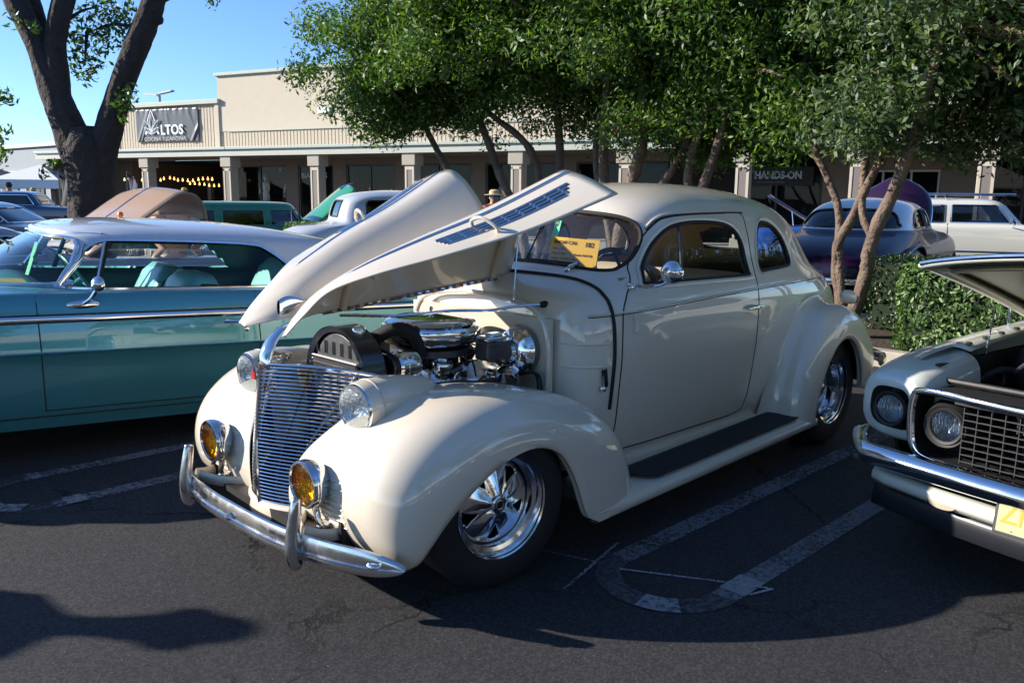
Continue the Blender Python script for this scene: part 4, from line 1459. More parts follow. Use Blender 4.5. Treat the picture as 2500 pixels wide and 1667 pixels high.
# ornament standing beside the fold
ornm = MB()
rows = []
for t, (x, y, z) in zip(np.linspace(0, 1, 16), spline([(.478, -.012, 1.090), (.42, -.014, 1.100), (.35, -.016, 1.112), (.27, -.02, 1.126)], 16)):
    w_ = .034 * (sin(pi * min(1, t * 1.3 + .25)) ** .7 + .05)
    rows.append([(x, y + .012 * cos(a), z + w_ * sin(a) - .02) for a in np.linspace(0, 2 * pi, 12, endpoint=False)])
ornm.grid(rows, cv=True)
ornm.build("hood_ornament", CHROME, coupe, ang=60)
# prop rods and cross rod
MB().tube(spline([(.19, -.02, 1.012), (-.05, .10, 1.000), (-.25, .18, 1.012), (-.42, .26, 1.008), (-.52, .32, 1.022), (-.635, .40, 1.030)], 30), .007, 8).build("cross_rod", CHROME, coupe)
MB().lathe([(.016, -.02), (.018, .0), (.012, .02), (0, .022)], (-.632, .40, 1.03), (.4, -.3, 0), 12).build("rod_mount", RUBBER, coupe)
MB().tube([(-.57, .26, 1.045), (-.60, .245, 1.20), (-.63, .235, 1.39)], .004, 6).build("prop_rod", CHROME, coupe)
MB().box((-.565, .255, 1.04), (.05, .035, .014)).lathe([(.008, 0), (.008, .05), (0, .052)], (-.57, .27, 1.04), (0, 0, 1), 8).build("prop_clip", CHROME, coupe, smooth=False)

# ---- engine bay
bay = MB()
bay.box((-.15, 0, .36), (1.0, .9, .02))
bay.build("bay_floor", SATIN, coupe, smooth=False)
for sgn in (1, -1):
    rows = []
    for t in np.linspace(5.6, 12.5, 24):
        I, Iy = cr(_fi, [t])[0], cr(_fiy, [t])[0, 0]
        rows.append([(I[0], sgn * (Iy - .002 - .05 * q), I[1] - .004 - q * (I[1] - .42)) for q in np.linspace(0, 1, 6)])
    MB().grid(rows, flip=(sgn < 0)).build("inner_apron", CREAM_MATTE, coupe, ang=180, solid=.004)
    P = [(cr(_fi, [t])[0][0], sgn * (cr(_fiy, [t])[0, 0] - .004), cr(_fi, [t])[0][1] + .003) for t in np.linspace(6.6, 12.2, 24)]
    MB().tube(P, .007, 6).build("apron_welt", RUBBER, coupe)
MB().box((-.585, 0, .70), (.02, .98, .55)).build("firewall", CREAM_MATTE, coupe, smooth=False)
MB().tube(spline([(-.575, .47, .60), (-.575, .48, .85), (-.575, .40, 1.00), (-.575, .15, 1.05), (-.575, -.15, 1.05), (-.575, -.40, 1.0), (-.575, -.48, .85), (-.575, -.47, .60)], 50), .012, 8).build("firewall_bead", CREAM, coupe)

rad = thing("radiator", None, None)
rad.parent = coupe
def arch(hw, z0, zt, n=24):
    return [(hw, z0), (hw, zt - hw)] + [(hw * cos(a), zt - hw + hw * sin(a)) for a in np.linspace(0, pi, n)][1:-1] + [(-hw, zt - hw), (-hw, z0)]
o_ = np.array(arch(.225, .45, .972))
i_ = np.array(arch(.200, .47, .945))
rows = []
for x, P_ in ((.235, o_), (.225, o_ * np.array((1.0, 1.0))), (.125, o_), (.125, i_), (.225, i_), (.235, o_)):
    rows.append([(x, y, z) for y, z in P_])
MB().grid(rows).build("radiator_shroud", BLACK, rad, ang=40, recalc=True)
MB().prism(arch(.194, .47, .94), .02, (.10, 0, 0), (0, 1, 0), (0, 0, 1)).build("radiator_core", mat("radiator_core", (.012, .012, .013), .5, metal=.3, bump=.004, bs=150), rad, smooth=False)
tank = MB()
tank.prism(arch(.18, .81, .935), .06, (.155, 0, 0), (0, 1, 0), (0, 0, 1))
tank.build("radiator_tank", mat("worn_black_tank", (.11, .11, .115), .35, metal=.4, var=.75, vs=16), rad, smooth=False, bevel=.008)
for k in range(2):
    MB().tube([(.222, -.19, .825 - .016 * k), (.222, .19, .825 - .016 * k)], .006, 6).build("tank_rib", CAST, rad)
MB().lathe([(0, .02), (.022, .018), (.03, .008), (.03, -.004), (.02, -.02)], (.17, .09, .955), (.2, .2, 1), 18).build("radiator_cap", CHROME, rad)
for k in range(6):
    MB().tube([(.221, -.15 + .06 * k, .845), (.221, -.15 + .06 * k, .90)], .004, 5).build("tank_stiffener", CAST, rad)
for k in range(12):
    z = .80 - k * .026
    MB().box((.235, 0, z), (.012, .33, .009), (0, radians(25), 0)).build("condenser_fin", CAST, rad, smooth=False)
MB().box((.228, 0, .64), (.012, .34, .36)).build("condenser", GREASE, rad, smooth=False)
for _y in (-.185, .185):
    MB().tube([(.23, _y, .45), (.23, _y, .80)], .010, 6).build("condenser_frame", CAST, rad)
MB().tube(spline([(.05, .02, .90), (-.02, .10, .945), (-.09, .14, .91), (-.11, .15, .82)], 18), .030, 12).build("radiator_hose", RUBBER, coupe)

eng = thing("engine", None, None)
eng.parent = coupe
MB().lathe([(.0, .048), (.05, .046), (.10, .042), (.16, .036), (.205, .026), (.213, .018), (.213, .010), (.200, .006), (.226, .0), (.232, -.012), (.228, -.055), (.215, -.075), (.14, -.085), (0, -.085)], (-.275, .02, .935), (0, 0, 1), 56).build("air_cleaner", CHROME, eng, ang=35)
MB().lathe([(0, .03), (.008, .028), (.012, .016), (.006, .012), (.006, -.01)], (-.275, .02, .985), (0, 0, 1), 12).build("wing_nut", CHROME, eng)
MB().lathe([(.19, -.03), (.19, .0), (.10, .02), (.10, -.03)], (-.275, .02, .835), (0, 0, 1), 30).build("carburettor_flange", CAST, eng)
MB().box((-.27, .02, .775), (.20, .18, .14)).build("carburettor", CAST, eng, smooth=False, bevel=.01)
MB().box((-.30, .0, .56), (.52, .26, .34)).build("engine_block", GREASE, eng, smooth=False, bevel=.015)
for sgn in (1, -1):
    vc = MB().box((-.30, sgn * .20, .70), (.50, .13, .10), (radians(-38 * sgn), 0, 0)).build("valve_cover", POLISH, eng, smooth=False, bevel=.018)
    hd = MB()
    for k in range(4):
        x = -.50 + k * .13
        hd.tube(spline([(x, sgn * .22, .62), (x + .005, sgn * .28, .60), (x + .01, sgn * .31, .54), (x, sgn * .30, .45)], 10), .02, 8)
    hd.build("exhaust_header", CAST, eng)
random.seed(4)
for k in range(14):
    a = Vector((random.uniform(-.48, -.12), random.uniform(.02, .24), random.uniform(.76, .84)))
    b2 = a + Vector((random.uniform(-.1, .1), random.uniform(.05, .16), random.uniform(-.10, .0)))
    mid = (a + b2) / 2 + Vector((random.uniform(-.04, .04), random.uniform(-.03, .03), random.uniform(.0, .06)))
    MB().tube(spline([a, mid, b2], 10), random.choice((.004, .005, .007)), 6).build("engine_hose", random.choice((RUBBER, RUBBER, CHROME)), eng)
for k in range(26):
    p_ = (random.uniform(-.52, -.08), random.uniform(.05, .27), random.uniform(.70, .83))
    MB().lathe([(0, .02), (.012, .016), (.015, .0), (.015, -.03)], p_, (random.uniform(-1, 1), random.uniform(0, 1), random.uniform(.2, 1)), 10).build("engine_fitting", random.choice((CHROME, CAST, GREASE, BLACK)), eng)
alt = MB()
alt.lathe([(0, .085), (.025, .085), (.03, .07), (.058, .066), (.066, .055), (.066, .03), (.069, .028), (.069, .018), (.066, .016), (.066, -.03), (.058, -.045), (0, -.045)], (.0, .185, .80), (1, 0, 0), 28)
alt.build("alternator", POLISH, eng, ang=30)
MB().lathe([(.0, .012), (.045, .012), (.062, .016), (.05, .0), (.062, -.016), (.03, -.012)], (.095, .185, .80), (1, 0, 0), 28).build("alternator_pulley", BLACK, eng, ang=30)
for (y, z, r) in ((.0, .80, .065), (.0, .60, .085), (-.15, .72, .05)):
    MB().lathe([(.0, .012), (r * .8, .012), (r, .016), (r * .85, 0), (r, -.016), (.03, -.012)], (.085, y, z), (1, 0, 0), 26).build("belt_pulley", CAST, eng, ang=30)
MB().tube(spline([(.085, .245, .80), (.085, .19, .86), (.085, .0, .865), (.085, -.06, .80), (.085, -.08, .60), (.085, .0, .515), (.085, .085, .60)], 40, closed=True), .008, 6, closed=True).build("drive_belt", RUBBER, eng)
MB().lathe([(.030, -.06), (.030, -.01), (.043, -.01), (.046, .0), (.046, .026), (.042, .034), (.034, .036), (.030, .028), (0, .028)], (-.175, .215, .765), (0, .15, 1), 26).build("oil_filler_cap", CHROME, eng, ang=35)
MB().box((-.40, .31, .835), (.155, .088, .085), (0, radians(-3), 0)).build("master_cylinder", CAST, eng, smooth=False, bevel=.01)
MB().box((-.40, .31, .888), (.150, .082, .026), (0, radians(-3), 0)).box((-.40, .31, .905), (.07, .05, .018)).build("reservoir_lid", mat("blue_chrome_lid", (.70, .78, .85), .08, metal=1), eng, smooth=False, bevel=.008)
MB().lathe([(0, .065), (.035, .064), (.045, .05), (.075, .044), (.098, .03), (.108, .008), (.110, .0), (.112, -.004), (.110, -.012), (.104, -.03), (.085, -.05), (0, -.05)], (-.525, .33, .82), (1, 0, .04), 40).build("brake_booster", CHROME, eng, ang=30)
MB().lathe([(.118, .0), (.118, -.02), (.10, -.022)], (-.560, .33, .82), (1, 0, .04), 36).build("booster_plate", CREAM_MATTE, eng)
MB().lathe([(0, .05), (.03, .048), (.05, .035), (.055, 0), (.05, -.05), (0, -.06)], (-.44, .36, .715), (.2, .2, 1), 20).build("proportioning_valve", CHROME, eng)
for k in range(2):
    MB().tube(spline([(-.50, .38, .73 - .01 * k), (-.52, .44 + .015 * k, .735), (-.53, .46 + .02 * k, .70), (-.53, .465 + .02 * k, .60)], 14), .006, 6).build("brake_line", RUBBER, eng)
MB().box((-.36, .335, .60), (.42, .20, .03), (radians(12), 0, 0)).build("steering_cover", CREAM_MATTE, coupe, smooth=False, bevel=.006)
MB().tube([(-.57, .30, .62), (-.30, .33, .50)], .022, 10).build("steering_shaft", SATIN, coupe)

# ---- cabin
DASH = mat("dash_tan", (.36, .27, .17), rough=.5)
rows = []
for x, z in ((-.93, 1.155), (-1.02, 1.165), (-1.10, 1.15), (-1.13, 1.10), (-1.12, .95), (-1.05, .85)):
    rows.append([(x, y, z - .02 * (y / .6) ** 2) for y in np.linspace(-.60, .60, 13)])
MB().grid(rows).build("dashboard", DASH, coupe, ang=60, solid=.01)
MB().box((-2.0, 0, .34), (2.3, 1.22, .02)).build("cabin_floor", CARPET, coupe, smooth=False)
def bench(x, zs, zt, w, nm="bench_seat", mt=BEIGE_VINYL, parent=coupe, yc=0.0, tilt=.14):
    rows = []
    prof = [(x + .02, zs), (x + .06, zs + .1), (x + .05 - tilt * .3, (zs + zt) / 2), (x + .03 - tilt * .8, zt - .05), (x - tilt, zt), (x - tilt - .09, zt - .01), (x - tilt - .13, zt - .08), (x - .13, zs)]
    for px, pz in prof:
        rows.append([(px, yc + y, pz - .05 * (abs(y) / (w / 2)) ** 6) for y in np.linspace(-w / 2, w / 2, 17)])
    so = MB().grid(rows).build(nm, mt, parent, ang=180, solid=.01)
    MB().box((x + .26, yc, zs - .03), (.52, w, .16)).build("seat_cushion", mt, so, smooth=False, bevel=.04)
    return so
for yc in (-.30, .30):
    bench(-1.95, .62, 1.10, .52, "seat_back", yc=yc)
MB().box((-2.75, 0, .96), (.75, 1.1, .05)).build("parcel_shelf", BEIGE_VINYL, coupe, smooth=False)
MB().prism([(-.58, .66), (.58, .66), (.58, .98), (.40, 1.08), (-.40, 1.08), (-.58, .98)], .05, (-2.36, 0, 0), (0, 1, 0), (0, 0, 1)).build("rear_bulkhead", BEIGE_VINYL, coupe, smooth=False, bevel=.01)
sw = MB()
so = np.array((-1.36, .30, 1.095))
sd = Vector((-.82, 0, .57)).normalized()
ua = np.array((0, 1, 0.0))
ub = np.cross(np.array(sd), ua)
sw.tube([so + .19 * (cos(a) * ua + sin(a) * ub) for a in np.linspace(0, 2 * pi, 40, endpoint=False)], .014, 8, closed=True)
for a in (.4, pi - .4, -pi / 2):
    sw.tube([so, so + .19 * (cos(a) * ua + sin(a) * ub)], .010, 6)
sw.lathe([(0, .02), (.03, .015), (.04, 0), (.03, -.25), (.025, -.3)], so, sd, 16)
sw.build("steering_wheel", BLACK, coupe)
DP = mat("door_card", (.46, .31, .18), rough=.6)
for sgn in (1, -1):
    rows = []
    for z in (.40, .62, .85, .98, 1.07):
        rows.append([(x, sgn * (BODY.y(x, z) - .045), z) for x in np.linspace(-.95, -2.3, 16)])
    dc = MB().grid(rows).build("door_card", DP, coupe, ang=180, solid=.012)
    if sgn < 0:
        y_ = -(BODY.y(-1.6, 1.02) - .060)
        LET = mat("card_lettering", (.13, .075, .035), .6)
        text("door_lettering", "2 HOT '39", .105, LET, dc, (-1.20, y_ + .012, .985), (-1, 0, 0), (0, 0, 1), ext=.004, off=.002, sx=1.15)
# ================================================================== helper: other cars from a ring shell
def car_shell(root, rows, xm, zs, cnt, sides, ws, rw, paint_m, roof_m=None, roof_z=9, glass_m=CLEAR, warp=None, wheels=(), arch_r=.38, seal_m=CHROME, lining=None, seal_r=.010, zcut_ws=None, lining_z=.6, glass_side=None):
    S = Shell(rows, xm, zs, cnt)
    wf = warp or (lambda P: P)
    Cn = S.centers()
    X, Y, Z = Cn[:, :, 0], Cn[:, :, 1], Cn[:, :, 2]
    hole = np.zeros(X.shape, bool)
    masks = []
    for poly in sides:
        m_ = pip(poly, X, Z) & (Y > .25)
        masks.append(m_)
        hole |= m_
    mw = pip(ws, Y, Z) & (X > xm) if ws is not None else hole & False
    mr = pip(rw, Y, Z) & (X < xm) if rw is not None else hole & False
    hole |= mw | mr
    for xw, zw in wheels:
        hole |= ((X - xw) ** 2 + (Z - zw) ** 2 < arch_r ** 2) & (Y > .3)
    rmask = (Z > roof_z)
    b_ = MB().grid(wf(S.G), keep=~hole & ~rmask, flip=True)
    b_.mirror()
    body_ = b_.build("body", paint_m, root, ang=50, weld=2e-4, recalc=True)
    if roof_m is not None:
        b_ = MB().grid(wf(S.G), keep=~hole & rmask, flip=True)
        b_.mirror()
        b_.build("roof", roof_m, root, ang=50, weld=2e-4, recalc=True)
    if lining is not None:
        b_ = MB().grid(wf(S.inset(.025)), keep=~hole & (Z > lining_z))
        b_.mirror()
        b_.build("headliner", lining, root, ang=180, weld=2e-4)
    GI = wf(S.inset(.010))
    for nm, mk in (("windshield_glass", mw), ("rear_window_glass", mr)):
        if mk.any():
            b_ = MB().grid(GI, keep=dilate(mk))
            b_.mirror()
            b_.build(nm, glass_m, root, ang=180, weld=2e-4)
    for sgn in (1, -1):
        for mk, poly in zip(masks, sides):
            if mk.any():
                MB().grid(GI * np.array((1, sgn, 1)), keep=dilate(mk)).build("side_window_glass", glass_side or glass_m, root, ang=180)
            P = np.array([(x, S.y(x, z) + .001, z) for x, z in poly])
            MB().tube(wf(P) * np.array((1, sgn, 1)), seal_r, 6, closed=True).build("side_window_trim", seal_m, root)
        for xw, zw in wheels:
            P = []
            for a in np.linspace(-.35, pi + .35, 30):
                x, z = xw + arch_r * cos(a), zw + arch_r * sin(a)
                if z > zs[0] + .01:
                    P.append((x, S.y(x, z) + .001, z))
            if len(P) > 3:
                MB().tube(wf(np.array(P)) * np.array((1, sgn, 1)), .010, 6).build("arch_lip", paint_m, root)
            y0 = S.y(xw, .5)
            rows_ = [[(xw + (arch_r + .02) * cos(a), sgn * y, zw + (arch_r + .02) * sin(a)) for a in np.linspace(-.35, pi + .35, 20)] for y in (y0 - .01, y0 - .35)]
            MB().grid(wf(np.array(rows_))).build("wheel_well", SATIN, root, ang=180)
    if mw.any():
        P = np.array([(S.x(y, z) + .001, y, z) for y, z in ws])
        MB().tube(wf(P), seal_r * 1.1, 6, closed=True).build("windshield_trim", seal_m, root)
    if mr.any():
        P = np.array([(S.x(y, z, False) - .001, y, z) for y, z in rw])
        MB().tube(wf(P), seal_r * 1.1, 6, closed=True).build("rear_window_trim", seal_m, root)
    return S, body_


def simple_wheel(root, c, sgn, R=.33, W=.18, rr=.20, cap=CHROME, white=False):
    w = bpy.data.objects.new("wheel", None)
    COL.objects.link(w)
    w.parent = root
    w.location = c
    d = (0, sgn, 0)
    MB().lathe([(rr, .0), (rr + .02, .012), (R - .04, .012), (R - .01, -.012), (R, -.04), (R, -W + .04), (R - .03, -W), (rr, -W)], (0, 0, 0), d, 36).build("tyre", RUBBER, w, ang=50)
    MB().lathe([(rr + .004, .008), (rr - .012, .004), (rr - .02, -.02), (rr * .7, -.03), (rr * .45, -.012), (rr * .3, .012), (0, .02)], (0, 0, 0), d, 30).build("wheel_cover", cap, w, ang=40)
    return w


# ================================================================== the teal hardtop (left)
TEAL = mat("teal_metallic_paint", (.075, .325, .375), rough=.26, metal=.50, coat=1.0, coat_r=.02)
SILVERROOF = mat("silver_white_roof", (.66, .70, .76), rough=.35, metal=.15, coat=1.0, coat_r=.03)
TEALV = mat("teal_vinyl", (.20, .55, .51), rough=.42, coat=.3, coat_r=.2)
TEALD = mat("dark_teal_vinyl", (.015, .075, .080), rough=.5)
imp = thing("teal_hardtop", "teal 1960s two-door hardtop with silver-white roof parked beside the coupe", "car", (1.336, -3.127, 0), (0, 0, radians(-9)))
iw = lambda P: np.asarray(P, float) + np.stack([np.zeros(np.asarray(P)[..., 0].shape), np.zeros(np.asarray(P)[..., 0].shape), .036 * (np.asarray(P, float)[..., 0] + .70)], -1)
IR = [(.20, .62, -4.20, .93, 9, 9), (.27, .72, -4.32, .952, 9, 9), (.42, .80, -4.42, .970, 9, 9), (.58, .84, -4.45, .982, 9, 9), (.625, .85, -4.46, .992, 9, 9), (.640, .85, -4.46, 1.002, 9, 9),
      (.655, .85, -4.46, 1.000, 9, 9), (.72, .85, -4.45, .993, 9, 9), (.82, .83, -4.43, .979, 9, 9), (.86, .80, -4.40, .972, 9, 9), (.90, .75, -4.34, .958, 9, 9),
      (.935, .62, -4.20, .940, 9, 9), (.950, .30, -3.90, .928, 9, 8), (.962, -.10, -3.50, .910, 8, 7), (.972, -.30, -3.20, .895, 4.2, 6), (.985, -.345, -3.06, .888, 3.2, 6),
      (1.05, -.44, -2.98, .865, 3.2, 6), (1.12, -.55, -2.90, .838, 3.2, 6), (1.20, -.68, -2.78, .805, 3.3, 6), (1.250, -.770, -2.66, .780, 3.5, 6), (1.275, -.815, -2.58, .755, 4, 6),
      (1.300, -.850, -2.46, .715, 4, 5), (1.325, -.90, -2.30, .655, 4, 4.5), (1.345, -.98, -2.15, .55, 3.6, 4), (1.360, -1.10, -1.98, .40, 3, 3), (1.370, -1.30, -1.75, .20, 2.5, 2.5), (1.372, -1.5, -1.56, .03, 2.2, 2.2)]
izs = np.concatenate([np.linspace(.20, .62, 10)[:-1], np.linspace(.62, .66, 7)[:-1], np.linspace(.66, .93, 14)[:-1], np.linspace(.93, .99, 16)[:-1], np.linspace(.99, 1.26, 22)[:-1], 1.372 - .112 * (1 - np.linspace(0, 1, 16)) ** 2])
I_SIDE = smooth_poly([(-.84, .985), (-.83, 1.0), (-.90, 1.10), (-1.0, 1.20), (-1.08, 1.243), (-1.20, 1.252), (-1.6, 1.25), (-1.95, 1.237), (-2.06, 1.20), (-2.20, 1.09), (-2.30, .99), (-2.27, .975), (-1.8, .974), (-1.2, .976)], 110)
I_WS = smooth_poly([(-.80, 1.0), (-.40, .985), (0, .982), (.40, .985), (.80, 1.0), (.81, 1.04), (.755, 1.15), (.70, 1.232), (.62, 1.262), (.3, 1.272), (0, 1.275), (-.3, 1.272), (-.62, 1.262), (-.70, 1.232), (-.755, 1.15), (-.81, 1.04)], 110)
I_RW = smooth_poly([(-.72, 1.02), (0, 1.01), (.72, 1.02), (.70, 1.15), (.6, 1.24), (0, 1.25), (-.6, 1.24), (-.70, 1.15)], 70)
GREENGLASS = glass("pale_green_glass", (.74, .84, .82))
IS, ibody = car_shell(imp, IR, -1.55, izs, (26, 34, 34, 20), [I_SIDE], I_WS, I_RW, TEAL, SILVERROOF, .995, GREENGLASS, iw, wheels=((0, .33), (-3.02, .33)), arch_r=.37, lining=TEALD, seal_r=.012, lining_z=.30, glass_side=glass("clear_side_glass", (.93, .96, .96), .35))
def ipath(pts, off=.002, sgn=1):
    return iw(np.array([(x, IS.y(x, z) + off, z) for x, z in pts])) * np.array((1, sgn, 1))
for sgn in (1, -1):
    for x0, x1 in ((-.705, -.70), (-1.93, -1.915)):
        zz = np.linspace(.30, .95, 14)
        MB().tube(ipath([(x0 + (x1 - x0) * t, z) for t, z in zip(np.linspace(0, 1, 14), zz)], -.001, sgn), .0038, 5).build("door_seam", SEAM, ibody)
    MB().tube(ipath([(x, .272) for x in np.linspace(.3, -2.7, 30)], .0, sgn), .004, 5).build("sill_seam", SEAM, ibody)
    MB().tube(ipath([(x, .305) for x in np.linspace(-.70, -1.92, 20)], -.001, sgn), .0038, 5).build("door_seam", SEAM, ibody)
    tr = MB().tube(ipath([(x, .822 - .004 * (x + 1)) for x in np.linspace(.75, -4.3, 60)], .003, sgn), .021, 8, flat=(.45, 1)).build("side_moulding", CHROME, imp, ang=60)
    MB().tube(ipath([(x, .846 - .004 * (x + 1)) for x in np.linspace(.75, -4.3, 60)], .001, sgn), .006, 5).build("moulding_shadow_line", SEAM, ibody)
    MB().tube(ipath([(x, .638) for x in np.linspace(.8, -4.35, 60)], -.001, sgn), .006, 5).build("crease_line", TEAL, ibody)
    MB().tube(ipath([(x, .966) for x in np.linspace(-.72, -2.6, 40)], .004, sgn), .008, 6).build("belt_strip", CHROME, imp)
    P = ipath([(x, .775) for x in np.linspace(-1.70, -1.88, 12)], .0, sgn) + np.array([(0, sgn * .03 * sin(pi * t) ** .5, 0) for t in np.linspace(0.02, .98, 12)])
    MB().tube(P, .011, 8).build("door_handle", CHROME, imp)
    MB().lathe([(0, .008), (.012, .006), (.016, 0)], tuple(ipath([(-1.84, .72)], .0, sgn)[0]), (0, sgn, 0), 12).build("door_lock", CHROME, imp)
    # vent window bars
    xs = np.linspace(-1.02, -1.105, 10)
    zz = np.linspace(.98, 1.246, 10)
    MB().tube(ipath(list(zip(xs, zz)), -.006, sgn), .011, 6).build("vent_window_bar", CHROME, imp)
    MB().tube(ipath(list(zip(xs - .015, zz)), -.008, sgn), .009, 6).build("vent_window_rubber", RUBBER, imp)
    # mirror (driver's side only)
    if sgn > 0:
        b0 = ipath([(-.93, .90)], .004, 1)[0]
        mm = MB().lathe([(0, .012), (.03, .010), (.055, .002), (.058, -.004)], b0, (0, 1, .15), 20, sq=(1.5, .45))
        mm.tube(spline([b0, b0 + np.array((-.035, .03, .03)), b0 + np.array((-.06, .05, .07)), b0 + np.array((-.07, .055, .09))], 10), .012, 8)
        mm.build("mirror_arm", CHROME, imp)
        MB().lathe([(0, .03), (.025, .026), (.042, .010), (.045, 0), (.042, -.006), (0, -.006)], b0 + np.array((-.075, .06, .115)), (.75, .62, .1), 24).build("mirror_head", CHROME, imp)
        MB().lathe([(0, .002), (.040, .002)], b0 + np.array((-.075, .06, .115)) - np.array((.75, .62, .1)) * .009, (-.75, -.62, -.1), 24).build("mirror_glass", DARKGLASS, imp)
    # chrome A-pillar strip
    P = np.array([(IS.x(y, z), y, z) for y, z in ((.818, 1.0), (.80, 1.06), (.765, 1.15), (.72, 1.225))])
    MB().tube(iw(P) * np.array((1, sgn, 1)) + np.array((-.01, sgn * .012, 0)), .016, 8, flat=(.6, 1.1)).build("pillar_strip", CHROME, imp)
P = np.array([(IS.x(y, 1.292) + .006, y, 1.292 - .012 * (y / .72) ** 2) for y in np.linspace(-.70, .70, 24)])
MB().tube(iw(P), .016, 8).build("roof_front_strip", SILVERROOF, imp)
for c in ((0, .965, .33), (-3.02, .965, .31)):
    for sgn in (1, -1):
        simple_wheel(imp, (c[0], sgn * c[1], c[2]), sgn, .33 if c[0] == 0 else .31, .19, .19)
# inside
def ibench(x, zs, zt, w, yc, tilt=.16):
    so = bench(x, zs, zt, w, "seat_back", TEALV, imp, yc, tilt)
    for k in range(5):
        yy = yc - w * .36 + w * .18 * k
        MB().tube([(x + .055, yy, zs + .1), (x + .02 - tilt * .55, yy, zt - .10), (x - tilt * .95, yy, zt - .01)], .005, 5).build("seat_pleat", TEALD, so)
    MB().tube(spline([(x - tilt * .2 + .02, yc - w / 2 + .015, zs + .1), (x - tilt * .9, yc - w / 2 + .02, zt - .06), (x - tilt * 1.2, yc, zt - .005), (x - tilt * .9, yc + w / 2 - .02, zt - .06), (x - tilt * .2 + .02, yc + w / 2 - .015, zs + .1)], 24), .010, 6).build("seat_piping", TEALV, so)
for yc in (-.38, .38):
    ibench(-1.50, .50, .995, .64, yc)
    ibench(-2.42, .52, 1.0, .66, yc)
MB().box((-1.6, 0, .33), (2.6, 1.7, .02)).build("cabin_floor", CARPET, imp, smooth=False)
rows = [[(x, y, z) for y in np.linspace(-.80, .80, 12)] for x, z in ((-.42, .955), (-.70, .965), (-.80, .95), (-.83, .88), (-.80, .72))]
MB().grid(rows).build("dashboard", mat("teal_dash", (.03, .19, .20), .45), imp, ang=60, solid=.01)
sw = MB()
so = np.array((-1.02, .40, .96))
sd = Vector((-.84, 0, .54)).normalized()
ub = np.cross(np.array(sd), np.array((0, 1, 0.0)))
sw.tube([so + .205 * (cos(a) * np.array((0, 1, 0)) + sin(a) * ub) for a in np.linspace(0, 2 * pi, 44, endpoint=False)], .0095, 8, closed=True)
sw.tube([so - .2 * np.array((0, 1, 0)), so, so + .2 * np.array((0, 1, 0))], .008, 6)
sw.lathe([(0, .02), (.04, .01), (.03, -.2)], so, sd, 14)
sw.build("steering_wheel", mat("teal_plastic", (.06, .30, .32), .35), imp)
for sgn in (1, -1):
    rows = [[(x, sgn * (IS.y(x, z) - .04), z) for x in np.linspace(-.75, -2.7, 20)] for z in (.36, .6, .8, .93)]
    MB().grid(iw(np.array(rows))).build("door_card", TEALD, imp, ang=180, solid=.012)
MB().tube([(-.66, .0, 1.20), (-.60, .02, 1.24)], .006, 6).box((-.68, 0, 1.185), (.02, .2, .05)).build("inside_mirror", CHROME, imp)
MB().lathe([(0, .022), (.015, .016), (.022, 0), (.015, -.016), (0, -.022)], tuple(iw(np.array([(-1.42, -.42, 1.385)]))[0]), (0, 0, 1), 14).build("roof_ball", mat("orange_ball", (.75, .14, .03), .4), imp)
gsh = thing("show_card", "yellow show card lying in the teal car's windshield", "card", (1.336, -3.127, 0), (0, 0, radians(-9)))
MB().box((-.62, .30, .985), (.20, .28, .003), (0, radians(-4), 0)).build("card_sheet", mat("yellow_card", (.62, .43, .06), .7), gsh, smooth=False)
tgi = thing("hang_tag", "bright green tag hanging behind the teal car's windshield", "tag", (1.336, -3.127, 0), (0, 0, radians(-9)))
MB().box((-.80, -.02, 1.09), (.004, .055, .22), (0, radians(-20), radians(14))).build("tag_strip", mat("green_tag", (.03, .55, .24), .6), tgi, smooth=False)
# nose of the teal car (mostly out of frame)
for sgn in (1, -1):
    for y, x in ((.80, .80), (.58, .845)):
        lo = (x - .01, sgn * y, .70)
        hl = MB().lathe([(.092, -.03), (.095, .012), (.085, .018), (.078, .010)], lo, (1, sgn * .08, 0), 28).build("headlight_bezel", CHROME, imp)
        MB().lathe([(0, .026), (.04, .02), (.08, .004)], lo, (1, sgn * .08, 0), 24).build("headlight_lens", LENS, hl, ang=180)
        MB().lathe([(0, -.02), (.05, -.01), (.08, .004)], lo, (1, sgn * .08, 0), 24).build("reflector", REFL, hl, ang=180)
for k in range(7):
    MB().tube([(.862 - .03 * abs(y) ** 2, y, .625 + k * .026) for y in np.linspace(-.46, .46, 11)], .006, 6).build("grille_bar", CHROME, imp)
MB().tube(spline([(.45, -.99, .46), (.74, -.96, .46), (.90, -.75, .45), (.95, 0, .44), (.90, .75, .45), (.74, .96, .46), (.45, .99, .46)], 50), .075, 12, flat=(.45, 1)).build("front_bumper", CHROME, imp)
# ================================================================== the pale yellow fastback (right edge): nose at local x = 0, y to its left
PALE = paint("pale_lime_cream_paint", (.66, .68, .61))
UNDER = mat("hood_underside", (.30, .255, .15), rough=.45, metal=.25, coat=.3, coat_r=.2)
GRILLEM = mat("grey_grille", (.045, .045, .05), rough=.5, metal=.2)
LENS2 = LENS.copy()
LENS2.name = "smoky_lens_glass"
for _k in LENS2.node_tree.nodes:
    if _k.type == "BSDF_TRANSPARENT":
        _k.inputs[0].default_value = (.42, .45, .47, 1)
mus = thing("pale_yellow_fastback", "pale yellow 1960s pony car with its hood up at the right edge", "car", (-1.235, 2.385, 0), (0, 0, radians(-8)))
ML = [("x", )]
